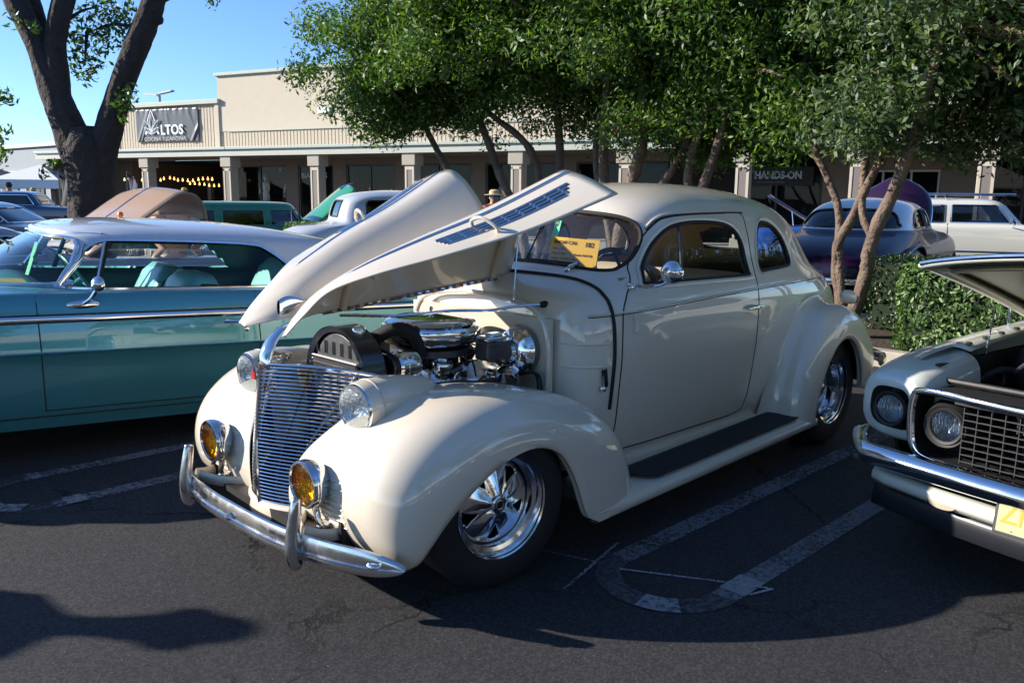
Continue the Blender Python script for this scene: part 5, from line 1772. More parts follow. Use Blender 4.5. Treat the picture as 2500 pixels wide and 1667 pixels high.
# body behind the nose
MR = [(.22, -.30, -4.45, .80, 8, 8), (.32, -.20, -4.6, .87, 8, 8), (.45, -.16, -4.68, .90, 8, 8), (.60, -.14, -4.7, .915, 8, 8), (.70, -.13, -4.7, .912, 8, 8), (.78, -.15, -4.66, .895, 8, 8),
      (.83, -.20, -4.55, .865, 8, 8), (.865, -.32, -4.40, .83, 8, 8), (.89, -.60, -4.2, .80, 8, 7), (.91, -1.0, -4.0, .775, 8, 6), (.925, -1.38, -3.8, .76, 6, 6), (.94, -1.50, -3.7, .75, 4, 6),
      (1.0, -1.62, -3.6, .725, 4, 6), (1.1, -1.80, -3.35, .68, 4, 6), (1.18, -1.95, -3.1, .63, 4, 5), (1.22, -2.05, -2.9, .57, 3.6, 4), (1.25, -2.2, -2.7, .45, 3, 3), (1.265, -2.4, -2.5, .1, 2.4, 2.4)]
mzs = np.concatenate([np.linspace(.22, .80, 24)[:-1], np.linspace(.80, .95, 24)[:-1], np.linspace(.95, 1.2, 14)[:-1], 1.265 - .065 * (1 - np.linspace(0, 1, 10)) ** 2])
MS = Shell(MR, -2.2, mzs, (24, 44, 30, 14))
Cn = MS.centers()
X, Y, Z = Cn[:, :, 0], Cn[:, :, 1], Cn[:, :, 2]
bayh = (Z > .81) & (X > -1.42) & (Y < .70) | ((X > -.30) & (Y < .845) & (Z > .32))
sidew = pip(smooth_poly([(-1.75, .965), (-1.98, 1.13), (-2.1, 1.17), (-2.5, 1.17), (-2.85, 1.05), (-2.9, .965)], 40), X, Z) & (Y > .3)
wsm = pip([(-.62, .97), (.62, .97), (.55, 1.15), (-.55, 1.15)], Y, Z) & (X > -2.2)
whl = ((X + .78) ** 2 + (Z - .32) ** 2 < .36 ** 2) & (Y > .4) | (((X + 3.52) ** 2 + (Z - .32) ** 2 < .36 ** 2) & (Y > .4))
b = MB().grid(MS.G, keep=~(bayh | sidew | wsm | whl), flip=True)
b.mirror()
b.build("body", PALE, mus, ang=45, weld=2e-4, recalc=True)
b = MB().grid(MS.inset(.01), keep=dilate(wsm))
b.mirror()
b.build("windshield_glass", CLEAR, mus, weld=2e-4)
for sgn in (1, -1):
    MB().grid(MS.inset(.01) * np.array((1, sgn, 1)), keep=dilate(sidew)).build("side_window_glass", CLEAR, mus)
    for xw in (-.78, -3.52):
        simple_wheel(mus, (xw, sgn * .88, .32), sgn, .32, .19, .19)
        MB().grid([[(xw + .38 * cos(a), sgn * y, .32 + .38 * sin(a)) for a in np.linspace(-.3, pi + .3, 18)] for y in (.88, .55)]).build("wheel_well", SATIN, mus, ang=180)
    # fender end carrying the outer headlamp: a rounded box sleeve from x=-.45 to the lamp face
    rows = []
    for t, x in enumerate((-.55, -.40, -.28, -.18, -.11, -.085, -.09)):
        k = (0, 0, .004, .012, .028, .05, .075)[t]
        sec_ = []
        for a in np.linspace(0, 2 * pi, 40, endpoint=False):
            ca, sa = cos(a), sin(a)
            yy = .735 + np.sign(ca) * (.165 - k) * abs(ca) ** .55
            zz = .640 + np.sign(sa) * ((.175 if sa > 0 else .165) - k) * abs(sa) ** .6 + (.0 if x < -.2 else 0)
            zz += .035 * (-.55 - x) * 0 + (.045 if sa > 0 else 0) * max(0, min(1, (-.10 - x) / .45))
            sec_.append((x - (.05 * (sa < 0) * abs(sa)) + .09 * (.735 - yy) - .0 * sa, sgn * yy, zz))
        rows.append(sec_)
    MB().grid(rows, cv=True, flip=(sgn < 0)).build("fender_end", PALE, mus, ang=60, recalc=True)
    def lamp(y, z, x, r, nm):
        lo = (x, sgn * y, z)
        lp = MB().lathe([(r + .004, -.02), (r + .014, .004), (r + .010, .010), (r, .006), (r - .004, -.004)], lo, (1, sgn * .05, 0), 36).build(nm, SATIN, mus)
        MB().lathe([(0, .022), (r * .4, .019), (r * .75, .010), (r, 0)], lo, (1, sgn * .05, 0), 32).build("headlight_lens", LENS2, lp, ang=180)
        MB().lathe([(0, -.06), (r * .5, -.045), (r * .85, -.02), (r, 0)], lo, (1, sgn * .05, 0), 28).build("reflector", REFL, lp, ang=180)
        return lp
    lamp(.730, .645, -.088, .062, "outer_headlamp_bezel")
    lamp(.480, .630, -.055, .062, "inner_headlamp_bezel")
    MB().lathe([(.068, .02), (.084, .03), (.10, .0), (.11, -.06)], (-.075, sgn * .480, .630), (1, 0, 0), 32).build("inner_lamp_bucket", SATIN, mus)
# grille surround, cavity, mesh
def nose_x(y): return .035 - .10 * abs(y) ** 1.4
for nm, z0, r_, m_ in (("grille_top_trim", .775, .010, CHROME), ("grille_bottom_trim", .490, .012, CHROME)):
    pass
ring = spline([(.0, .765), (.35, .765), (.555, .765), (.598, .73), (.598, .60), (.575, .525), (.50, .492), (.25, .487), (.0, .485)], 50)
P = np.array([(nose_x(y) + .0, y, z) for y, z in ring])
P = np.vstack([P, both(P[::-1])[1:-1]])
MB().tube(P, .013, 8, closed=True, flat=(1, 1.2)).build("grille_surround", CHROME, mus)
rows = [[(x, y * s_, z) for x, s_ in ((.0, 1), (-.16, .97))] for (y, z) in np.vstack([ring, (ring * np.array((-1, 1)))[::-1][1:-1]])]
MB().grid(rows, cu=True).build("grille_cavity", SATIN, mus, ang=180)
MB().prism([tuple(p) for p in np.vstack([ring, (ring * np.array((-1, 1)))[::-1][1:-1]])], -.01, (-.20, 0, -.0), (0, 1, 0), (0, 0, 1)).build("grille_back", SATIN, mus, smooth=False) if False else None
gr = thing("grille", None, None)
gr.parent = mus
for k in range(9):
    z = .515 + k * .0275
    w_ = .40 if k < 8 else .40
    MB().box((-.03, 0, z), (.030, 2 * w_, .0030), (0, radians(-6), 0)).build("grille_slat", GRILLEM, gr, smooth=False)
for k in range(17):
    y = -.40 + k * .05
    MB().box((-.03, y, .622), (.022, .0030, .235)).build("grille_upright", GRILLEM, gr, smooth=False)
MB().box((-.025, 0, .748), (.05, .86, .016)).build("grille_top_bar", GRILLEM, gr, smooth=False)
# stone tray between grille and bumper with twin bright strips
rows = [[(nose_x(y) + dx, y, z) for y in np.linspace(-.80, .80, 30)] for dx, z in ((-.02, .482), (.0, .470), (.085, .452), (.09, .44))]
MB().grid(rows).build("stone_tray", mat("grey_tray", (.13, .13, .13), .45, metal=.3), mus, ang=30, solid=.006)
MB().tube([(nose_x(y) + .012, y, .474) for y in np.linspace(-.60, .60, 24)], .009, 8).build("tray_strip", CHROME, mus)
# bumper
def mb_x(y): return .125 - .09 * abs(y) ** 1.6 - (.30 * max(0, abs(y) - .72) ** 1.3)
rows = []
secm = [(-.02, -.044), (.0, -.043), (.016, -.032), (.024, -.008), (.027, .004), (.022, .015), (.011, .034), (-.01, .042), (-.03, .042)]
ym = np.concatenate([np.linspace(-.885, -.74, 14)[:-1], np.linspace(-.74, .74, 40), np.linspace(.74, .885, 14)[1:]])
for y in ym:
    a = max(0, (abs(y) - .74) / .145)
    k = 1 - .45 * a ** 2
    zc = .478 + .035 * a
    xx = mb_x(min(abs(y), .74)) - .22 * a ** 1.5
    rows.append([(xx + d_ * (1 - .3 * a), y + np.sign(y) * d_ * a, zc + h * k) for d_, h in secm])
mbp = MB().grid(rows).build("front_bumper", CHROME, mus, ang=50, solid=.004)
# valance under the bumper, air dam, plate
rows = []
for dx, z in ((.02, .395), (.045, .375), (.05, .35), (.01, .318), (-.05, .30)):
    rows.append([(nose_x(y) + dx - .05 * abs(y) ** 3, y, z + .02 * abs(y) ** 2) for y in np.linspace(-.74, .74, 30)])
MB().grid(rows).build("valance", PALE, mus, ang=180, solid=.005)
rows = []
for dx, z in ((-.03, .315), (-.02, .285), (-.005, .215)):
    rows.append([(nose_x(y) + dx - .10 * abs(y) ** 3, y, z) for y in np.linspace(-.78, .78, 30)])
MB().grid(rows).build("air_dam", mat("dark_air_dam", (.02, .022, .028), .35), mus, ang=180, solid=.006)
for sgn in (1, -1):
    MB().lathe([(0, .01), (.03, .008), (.034, 0)], (nose_x(.42) + .03, sgn * .42, .345), (1, 0, -.2), 16, sq=(1.7, .7)).build("turn_lamp", mat("clear_lamp", (.6, .5, .4), .2), mus)
pl_ = MB().box((.115, -.035, .415), (.008, .325, .172), (0, radians(-8), 0)).build("plate_frame", mat("plate_frame", (.08, .085, .09), .4, metal=.5), mus, smooth=False, bevel=.006)
MB().box((.121, -.035, .415), (.006, .298, .146), (0, radians(-8), 0)).build("plate_face", mat("plate_yellow", (.50, .47, .24), .5), pl_, smooth=False)
text("plate_lettering", "ZK", .105, mat("plate_letters", (.55, .36, .04), .5), pl_, (.128, -.175, .377), (0, 1, 0), (-.139, 0, .99), ext=.002, off=.001, sx=.85)
for y in (-.13, .07):
    for z in (.352, .478):
        MB().lathe([(0, .012), (.007, .010), (.011, .003), (.011, 0)], (.122, y, z), (1, 0, 0), 10).build("plate_bolt", CHROME, pl_)
# raised hood (hinged at the cowl)
hinge = np.array((-1.44, 0, .925))
ha = radians(19.5)
def hd(x, y, z):
    dx, dz = x - hinge[0], z - hinge[2]
    return (hinge[0] + dx * cos(ha) - dz * sin(ha), y, hinge[2] + dx * sin(ha) + dz * cos(ha))
def hood_pt(u, v, dz=0):
    """u 0 cowl .. 1 front, v -1..1 across"""
    xf = -.20 + .10 * (1 - abs(v) ** 1.6)
    hw = .70 + .03 * u
    x = -1.42 + (xf + 1.42) * u
    y = hw * v
    z = .925 - .075 * u ** 1.8 + .03 * (1 - v * v) - .012 * abs(v) ** 6 + dz
    return hd(x, y, z)
rows = [[hood_pt(u, v) for v in np.linspace(-1, 1, 31)] for u in np.linspace(0, 1, 24)]
mh = MB().grid(rows, flip=True).build("hood", PALE, mus, ang=180)
rows = [[hood_pt(u, v, -.022) for v in np.linspace(-.985, .985, 31)] for u in np.linspace(.01, .985, 24)]
MB().grid(rows).build("hood_underside", UNDER, mh, ang=180)
ed = [hood_pt(u, -1, -.011) for u in np.linspace(0, 1, 16)] + [hood_pt(1, v, -.011) for v in np.linspace(-1, 1, 30)][1:] + [hood_pt(u, 1, -.011) for u in np.linspace(1, 0, 16)][1:]
MB().tube(ed, .013, 8).build("hood_edge", PALE, mh)
MB().tube([np.array(hood_pt(1.0, v, -.004)) + np.array((.008, 0, 0)) for v in np.linspace(-1, 1, 30)], .012, 8).build("hood_lip_trim", CHROME, mh)
for v0, v1, u0, u1 in ((-.90, -.90, .05, .95), (.90, .90, .05, .95), (-.85, .0, .10, .92), (.85, .0, .10, .92), (-.85, .85, .93, .93), (-.85, .85, .12, .12), (-.4, -.4, .15, .9), (.4, .4, .15, .9)):
    MB().tube([hood_pt(u0 + (u1 - u0) * t, v0 + (v1 - v0) * t, -.032) for t in np.linspace(0, 1, 12)], .022, 8, flat=(1.5, .6)).build("hood_rib", UNDER, mh)
# engine bay
for sgn in (1, -1):
    MB().box((-.85, sgn * .64, .70), (1.15, .02, .26)).build("inner_fender", SATIN, mus, smooth=False)
    rows = [[(x, sgn * y, MS.z(x, .70, .6, .95) - .006 + dz) for y, dz in ((.62, -.01), (.66, 0), (.71, .002))] for x in np.linspace(-1.4, -.52, 16)]
    MB().grid(rows).build("fender_ledge", PALE, mus, ang=180, solid=.004)
    for k in range(5):
        MB().lathe([(0, .012), (.012, .010), (.016, 0)], (-.58 - k * .16, sgn * .655, MS.z(-.58 - k * .16, .70, .6, .95) + .002), (0, 0, 1), 10).build("ledge_bumper", RUBBER, mus)
MB().box((-1.40, 0, .66), (.03, 1.3, .46)).build("firewall", SATIN, mus, smooth=False)
MB().box((-.75, 0, .40), (1.3, 1.3, .02)).build("bay_floor", SATIN, mus, smooth=False)
MB().box((-.24, 0, .735), (.10, 1.22, .03)).tube([(-.27, -.60, .77), (-.27, .60, .77)], .014, 8).build("radiator_support", GREASE, mus, smooth=False)
MB().box((-.36, 0, .62), (.05, .60, .30)).build("radiator_core", mat("radiator_core2", (.03, .03, .03), .5, bump=.004, bs=140), mus, smooth=False)
MB().box((-.80, 0, .62), (.55, .36, .26)).build("engine_block", GREASE, mus, smooth=False, bevel=.03)
MB().lathe([(0, .05), (.15, .045), (.19, .03), (.195, 0), (.18, -.05), (0, -.05)], (-.80, 0, .82), (0, 0, 1), 36).build("air_cleaner", BLACK, mus, ang=40)
for sgn in (1, -1):
    MB().box((-.82, sgn * .24, .72), (.52, .13, .09), (radians(-30 * sgn), 0, 0)).build("valve_cover", CAST, mus, smooth=False, bevel=.02)
    MB().lathe([(.05, 0), (.065, .02), (.06, .20), (.03, .24), (0, .24)], (-.95, sgn * .55, .60), (0, 0, 1), 20).build("shock_tower", SATIN, mus)
random.seed(9)
for k in range(16):
    a = Vector((random.uniform(-1.2, -.35), random.uniform(-.58, .3), random.uniform(.70, .80)))
    b2 = a + Vector((random.uniform(-.2, .2), random.uniform(-.2, .2), random.uniform(-.12, .02)))
    MB().tube(spline([a, (a + b2) / 2 + Vector((0, 0, .05)), b2], 9), random.choice((.006, .009, .014)), 6).build("engine_hose", random.choice((RUBBER, SATIN, CAST)), mus)
for k in range(14):
    MB().lathe([(0, .03), (.02, .025), (.026, 0), (.026, -.03)], (random.uniform(-.55, -.28), random.uniform(-.58, .4), random.uniform(.68, .75)), (random.uniform(-1, 1), random.uniform(-1, 1), 1), 12).build("engine_fitting", random.choice((CAST, GREASE, BLACK, CHROME)), mus)
lat = MB()
lat.box((-.12, -.22, .70), (.012, .05, .11)).lathe([(0, .012), (.03, .008), (.035, 0)], (-.115, -.22, .72), (1, 0, 0), 14)
lat.build("hood_latch", CAST, mus)
MB().tube([(-.62, -.60, .84), (-.60, -.57, 1.06)], .004, 6).build("prop_rod", CHROME, mus)
pin = MB().lathe([(.030, 0), (.030, .004), (.008, .006), (.006, .11), (0, .115)], (-1.18, -.745, .89), (0, 0, 1), 16).build("hood_pin", CHROME, mus)
MB().lathe([(0, .003), (.035, .003), (.036, 0)], (-1.18, -.745, .893), (0, 0, 1), 20, sq=(1.3, .8)).build("pin_plate", CHROME, mus)
# ================================================================== cars further back
def heading(a): return (0, 0, radians(135 + a))          # a = 0 faces the right of the picture, 90 faces away


# ---- tan car, nose in, next stall past the teal one
TAN = mat("tan_mauve_paint", (.36, .235, .155), rough=.45, coat=.35, coat_r=.12)
MAUVE = paint("mauve_grey_paint", (.34, .27, .28))
br = thing("tan_car", "mauve-tan car with raised brown hood behind the teal hardtop", "car", (-1.55, -5.95, 0), (0, 0, radians(180)))
# local x forward = world -x ; root at the front axle
rws = [(.22, .70, -4.2, .88, 8, 8), (.32, .80, -4.35, .93, 8, 8), (.50, .85, -4.42, .945, 8, 8), (.70, .85, -4.42, .945, 8, 8), (.82, .80, -4.36, .935, 8, 8), (.875, .6, -4.2, .915, 8, 8), (.90, -.2, -3.8, .89, 7, 7),
       (.915, -.75, -3.2, .87, 5, 6), (.96, -1.12, -3.05, .845, 4, 6), (1.05, -1.32, -2.9, .80, 4, 6), (1.15, -1.5, -2.75, .74, 4, 5), (1.20, -1.62, -2.6, .67, 4, 4), (1.23, -1.8, -2.4, .5, 3, 3), (1.245, -2.0, -2.15, .1, 2.4, 2.4)]
zz = np.concatenate([np.linspace(.22, .86, 16)[:-1], np.linspace(.86, .96, 10)[:-1], np.linspace(.96, 1.16, 10)[:-1], 1.245 - .085 * (1 - np.linspace(0, 1, 9)) ** 2])
W1 = [(-1.42, .965), (-1.62, 1.13), (-2.05, 1.15), (-2.07, .965)]
W2 = [(-2.14, .965), (-2.13, 1.15), (-2.5, 1.14), (-2.75, .965)]
S_, bb = car_shell(br, rws, -1.9, zz, (14, 20, 20, 12), [densify(W1, .05), densify(W2, .05)], densify([(-.7, .97), (.7, .97), (.6, 1.14), (-.6, 1.14)], .06), densify([(-.65, .97), (.65, .97), (.55, 1.12), (-.55, 1.12)], .06), MAUVE, None, 9, DARKGLASS, wheels=((0, .33), (-3.0, .33)), arch_r=.36, seal_r=.012)
for c in ((0, .90), (-3.0, .90)):
    for sg in (1, -1):
        simple_wheel(br, (c[0], sg * c[1], .33), sg)
for sg in (1, -1):
    MB().tube([(x, sg * (S_.y(x, .74) + .004), .74) for x in np.linspace(.6, -4.2, 30)], .010, 6).build("side_moulding", CHROME, br)
    MB().tube([(-2.0, sg * (S_.y(-2.0, .82) + .02), .82), (-2.14, sg * (S_.y(-2.1, .82) + .02), .82)], .010, 6).build("door_handle", CHROME, br)
    MB().tube([(x, sg * (S_.y(x, .905) + .002), .905) for x in np.linspace(-.8, -3.0, 20)], .009, 6).build("belt_strip", CHROME, br)
prof = spline([(-1.05, .93), (-.62, 1.20), (-.30, 1.42), (-.14, 1.508), (.0, 1.485), (.08, 1.38), (.10, 1.24)], 26)
rows = [[(x, y, z + .05 * (1 - (y / .75) ** 2)) for x, z in prof] for y in np.linspace(-.74, .74, 17)]
bh = MB().grid(rows).build("raised_hood", TAN, br, ang=60, solid=.012)
for yv, m_ in ((0, CHROME), (.74, TAN), (-.74, TAN)):
    MB().tube([(x, yv, z + .055 * (1 - (yv / .75) ** 2) + .004) for x, z in prof[:18]], .014, 6).build("hood_strip", m_, bh)
MB().box((-.35, 0, .86), (1.0, 1.3, .05)).build("engine_bay", SATIN, br, smooth=False)

# ---- green wagon with open hood
GRN = paint("dark_green_paint", (.012, .16, .075))
GRN2 = paint("bright_green_paint", (.02, .27, .10))
wg = thing("green_wagon", "dark green 1950s station wagon with its hood raised behind the hedge", "car", gp(765, 19.4), heading(30))
rws = [(.15, .65, -3.9, .86, 8, 8), (.3, .80, -4.1, .92, 8, 8), (.6, .86, -4.2, .935, 8, 8), (.76, .84, -4.2, .925, 8, 9), (.80, .7, -4.18, .91, 7, 9), (.82, -.2, -4.15, .89, 5, 9), (.84, -.62, -4.1, .875, 3.6, 9), (.95, -.72, -4.05, .845, 3.8, 9), (1.10, -.86, -3.98, .80, 4, 9),
       (1.20, -.95, -3.92, .765, 4.5, 9), (1.27, -1.0, -3.86, .73, 4.5, 8), (1.33, -1.08, -3.7, .66, 4, 6), (1.36, -1.25, -3.4, .5, 3, 4), (1.375, -1.6, -2.9, .15, 2.4, 2.4)]
zz = np.concatenate([np.linspace(.15, .78, 12)[:-1], np.linspace(.78, .86, 9)[:-1], np.linspace(.86, 1.22, 16)[:-1], 1.375 - .155 * (1 - np.linspace(0, 1, 12)) ** 2])
Wa = rrect(-1.62, -.92, .865, 1.185, .03)
Wb = rrect(-2.62, -1.76, .865, 1.185, .03)
Wc = rrect(-3.85, -2.76, .865, 1.185, .03)
S_, bb = car_shell(wg, rws, -2.3, zz, (16, 30, 36, 12), [densify(p, .05) for p in (Wa, Wb, Wc)], densify([(-.72, .88), (.72, .88), (.64, 1.2), (-.64, 1.2)], .06), densify([(-.7, .88), (.7, .88), (.66, 1.18), (-.66, 1.18)], .06), GRN, None, 9, DARKGLASS, wheels=((0, .32), (-2.95, .32)), arch_r=.36, seal_r=.014, seal_m=mat("green_trim", (.05, .25, .16), .4))
for x in (0, -2.95):
    for sg in (1, -1):
        simple_wheel(wg, (x, sg * .9, .32), sg)
rows = []
for u in np.linspace(0, 1, 18):
    rows.append([(-.62 + 1.30 * u * cos(.72) - .10 * u * u * 0, .72 * v * (1 - .12 * u), .86 + 1.30 * u * sin(.72) * (1 - .06 * u) + .09 * (1 - v * v) * (1 - .2 * u) - .05 * abs(v) ** 5) for v in np.linspace(-1, 1, 17)])
gh = MB().grid(rows, flip=True).build("raised_hood", GRN2, wg, ang=180, solid=.02)
MB().tube(spline([(.36, 0, 1.70), (.20, 0, 1.66), (.30, 0, 1.72), (.52, 0, 1.80)], 12), .03 * np.sin(np.linspace(.4, pi - .3, 12)), 8).build("hood_ornament", CHROME, gh)
MB().box((.0, 0, .80), (1.1, 1.4, .05)).build("engine_bay", SATIN, wg, smooth=False)
for x in (-1.16,):
    MB().tube([(x, -(S_.y(x, 1.0)), z) for z in (.87, 1.18)], .014, 6).build("vent_window_bar", CHROME, wg)

# ---- lavender 1930s coupe
LAV = mat("lavender_white_paint", (.50, .55, .66), rough=.35, coat=1.0, coat_r=.03)
lv = thing("lavender_coupe", "pale lavender 1930s coupe with small rear window behind the raised hood", "car", gp(1140, 15.2), heading(26))
rws = [(.26, -.3, -3.75, .66, 7, 3), (.5, -.3, -3.95, .70, 7, 3), (.8, -.3, -3.95, .72, 7, 3), (.95, -.35, -3.80, .715, 6, 3), (1.02, -.45, -3.55, .70, 6, 3.4), (1.06, -.7, -3.15, .69, 5, 5), (1.1, -.95, -3.02, .685, 5, 6), (1.25, -1.1, -2.98, .66, 5, 6), (1.40, -1.2, -2.92, .63, 5, 6), (1.48, -1.25, -2.85, .59, 5, 5),
       (1.54, -1.35, -2.72, .50, 4, 4), (1.58, -1.5, -2.5, .36, 3, 3), (1.605, -1.8, -2.2, .1, 2.4, 2.4)]
zz = np.concatenate([np.linspace(.26, 1.0, 14)[:-1], np.linspace(1.0, 1.12, 10)[:-1], np.linspace(1.12, 1.45, 16)[:-1], 1.605 - .155 * (1 - np.linspace(0, 1, 12)) ** 2])
S_, bb = car_shell(lv, rws, -2.0, zz, (14, 20, 22, 24), [densify(rrect(-1.95, -1.35, 1.16, 1.43, .05), .04), densify(rrect(-2.62, -2.12, 1.16, 1.43, .06), .04)], densify([(-.55, 1.15), (.55, 1.15), (.5, 1.42), (-.5, 1.42)], .06), densify(rrect(-.26, .26, 1.17, 1.43, .05), .03), LAV, None, 9, DARKGLASS, seal_r=.014, seal_m=RUBBER)
for x in (0, -2.85):
    for sg in (1, -1):
        simple_wheel(lv, (x, sg * .80, .35), sg, .35)
for sg in (1, -1):
    G, G2 = fender_grid(RTAB, np.linspace(0, 12, 30), RHUB)
    MB().grid(G2 * np.array((1, sg, 1)) + np.array((0, 0, .04)), flip=(sg > 0)).build("rear_fender", LAV, lv, ang=70, recalc=True)
    G, G2 = fender_grid(FTAB, np.linspace(0, 15, 36), FHUB)
    MB().grid(G2 * np.array((1, sg, 1)), flip=(sg > 0)).build("front_fender", LAV, lv, ang=70, recalc=True)
MB().lathe([(0, .012), (.01, .010), (.014, 0)], (-2.0, 0, 1.61), (0, 0, 1), 10).build("roof_button", CHROME, lv)

# ---- purple and white coupe
PUR = paint("deep_purple_paint", (.016, .003, .028), .35, spec=.25)
PWH = mat("blue_white_roof", (.68, .75, .86), rough=.35, coat=1.0, coat_r=.03)
pc = thing("purple_coupe", "deep purple late 1940s coupe with white roof and raised hood behind the hedge", "car", gp(2051, 14.4), heading(53))
rws = [(.25, .55, -4.25, .82, 6, 5), (.38, .7, -4.42, .90, 6, 4.5), (.55, .75, -4.48, .93, 6, 4.2), (.72, .74, -4.45, .93, 6, 4), (.85, .68, -4.32, .91, 6, 3.6), (.95, .5, -4.08, .88, 5, 3.2), (1.02, .1, -3.80, .85, 4.5, 3), (1.06, -.5, -3.55, .83, 4, 3), (1.09, -.82, -3.38, .81, 4, 3.2), (1.12, -.98, -3.30, .795, 4, 3.4),
       (1.22, -1.08, -3.18, .76, 4, 3.6), (1.35, -1.2, -2.98, .71, 4, 3.6), (1.45, -1.32, -2.75, .63, 4, 3.4), (1.51, -1.45, -2.55, .52, 3.4, 3), (1.55, -1.65, -2.3, .34, 2.8, 2.6), (1.57, -1.9, -2.1, .08, 2.3, 2.3)]
zz = np.concatenate([np.linspace(.25, .92, 16)[:-1], np.linspace(.92, 1.14, 16)[:-1], np.linspace(1.14, 1.46, 18)[:-1], 1.57 - .11 * (1 - np.linspace(0, 1, 10)) ** 2])
PW1 = smooth_poly([(-1.30, 1.145), (-1.40, 1.27), (-1.52, 1.375), (-1.70, 1.40), (-1.83, 1.39), (-1.86, 1.25), (-1.87, 1.145), (-1.6, 1.14)], 40)
PW2 = smooth_poly([(-1.95, 1.145), (-1.945, 1.25), (-1.95, 1.39), (-2.15, 1.385), (-2.36, 1.33), (-2.50, 1.23), (-2.52, 1.15), (-2.3, 1.14)], 40)
PRW = smooth_poly([(-.62, 1.15), (0, 1.14), (.62, 1.15), (.64, 1.22), (.56, 1.34), (.40, 1.385), (0, 1.395), (-.40, 1.385), (-.56, 1.34), (-.64, 1.22)], 50)
S_, bb = car_shell(pc, rws, -1.9, zz, (18, 28, 36, 26), [PW1, PW2], densify([(-.6, 1.15), (.6, 1.15), (.52, 1.40), (-.52, 1.40)], .05), PRW, PUR, PWH, 1.105, TINTED, wheels=((0, .34), (-3.05, .34)), arch_r=.36, seal_r=.014, seal_m=BLACK, lining=HEADLINER)
for x in (0, -3.05):
    for sg in (1, -1):
        simple_wheel(pc, (x, sg * .86, .34), sg, .34)
for sg in (1, -1):
    # bulged rear fender crest and tail lamp
    P = spline([(-2.35, sg * .90, .40), (-2.45, sg * .925, .70), (-2.75, sg * .935, .88), (-3.15, sg * .935, .90), (-3.6, sg * .90, .80), (-4.0, sg * .82, .62), (-4.2, sg * .76, .45)], 40)
    MB().tube(P, .035, 10).build("fender_crest", PUR, pc)
    tl = MB().lathe([(0, .05), (.03, .045), (.05, .02), (.055, -.02), (.04, -.08)], (-4.20, sg * .70, .72), (-1, sg * .2, .05), 18, sq=(.8, 1.35)).build("tail_lamp", CHROME, pc)
    MB().lathe([(0, .06), (.03, .05), (.042, .02), (.044, 0)], (-4.22, sg * .70, .70), (-1, sg * .2, .0), 16, sq=(.8, 1.4)).build("tail_lens", mat("red_lens", (.35, .01, .01), .15, coat=1), tl)
    MB().lathe([(.0, .03), (.07, .02), (.085, 0), (.09, -.05)], (.70, sg * .66, .72), (1, 0, 0), 20).build("headlamp", CHROME, pc)
MB().tube([(-4.35, -.80, .50), (-4.52, -.5, .50), (-4.58, 0, .50), (-4.52, .5, .50), (-4.35, .80, .50)], .06, 10, flat=(.5, 1)).build("rear_bumper", CHROME, pc)
MB().tube([(.70, -.80, .48), (.86, -.4, .48), (.90, 0, .48), (.86, .4, .48), (.70, .80, .48)], .06, 10, flat=(.5, 1)).build("front_bumper", CHROME, pc)
rows = []
ang = 1.0
for u in np.linspace(0, 1, 20):
    hw = .62 * (1 - u ** 3.2) ** .55 + .01
    ln = 1.05 * u
    rows.append([(-.80 + ln * cos(ang) - .16 * (1 - v * v) * sin(ang), hw * v, 1.02 + ln * sin(ang) * .95 + .16 * (1 - v * v) * cos(ang)) for v in np.linspace(-1, 1, 17)])
ph = MB().grid(rows, flip=True).build("raised_hood", PUR, pc, ang=180, solid=.015)
MB().tube([(-.80 + 1.05 * u * cos(ang) - .17 * sin(ang), 0, 1.02 + 1.05 * u * sin(ang) * .95 + .17 * cos(ang)) for u in np.linspace(.55, 1.02, 10)], .022, 8).build("hood_strip", CHROME, ph)
MB().tube([rows[k][0] for k in range(20)], .014, 6).build("hood_edge", CHROME, ph)
MB().box((-.1, 0, .90), (1.1, 1.2, .08)).build("engine_bay", SATIN, pc, smooth=False)

# ---- white off-roader
WHT = paint("ivory_white_paint", (.66, .67, .62))
sv = thing("white_offroader", "ivory two-door off-roader with roof rack and chrome trim near the right edge", "car", gp(2425, 15.6), heading(-20))
rws = [(.42, .60, -3.5, .82, 9, 9), (.55, .72, -3.62, .87, 9, 9), (.80, .76, -3.66, .885, 9, 9), (1.0, .74, -3.66, .88, 9, 9), (1.06, .65, -3.64, .865, 9, 9), (1.09, -.1, -3.60, .84, 8, 9), (1.11, -.72, -3.55, .82, 7, 9), (1.2, -.84, -3.5, .80, 7, 9), (1.35, -.98, -3.42, .77, 7, 9),
       (1.48, -1.1, -3.34, .735, 7, 9), (1.54, -1.2, -3.25, .68, 6, 7), (1.575, -1.4, -3.0, .5, 4, 4), (1.59, -1.8, -2.6, .1, 2.4, 2.4)]
zz = np.concatenate([np.linspace(.42, 1.04, 18)[:-1], np.linspace(1.04, 1.12, 9)[:-1], np.linspace(1.12, 1.5, 16)[:-1], 1.59 - .09 * (1 - np.linspace(0, 1, 9)) ** 2])
SW1 = densify([(-1.02, 1.14), (-1.26, 1.455), (-1.98, 1.455), (-1.98, 1.14)], .04)
SW2 = densify([(-2.10, 1.14), (-2.10, 1.455), (-3.22, 1.43), (-3.28, 1.30), (-3.05, 1.14)], .04)
S_, bb = car_shell(sv, rws, -1.9, zz, (16, 26, 30, 12), [SW1, SW2], densify([(-.66, 1.16), (.66, 1.16), (.6, 1.45), (-.6, 1.45)], .05), densify([(-.6, 1.16), (.6, 1.16), (.55, 1.42), (-.55, 1.42)], .05), WHT, None, 9, TINTED, wheels=((0, .46), (-2.6, .46)), arch_r=.42, seal_r=.014, lining=HEADLINER, lining_z=.9)
for x in (0, -2.6):
    for sg in (1, -1):
        simple_wheel(sv, (x, sg * .87, .37), sg, .37, .22)
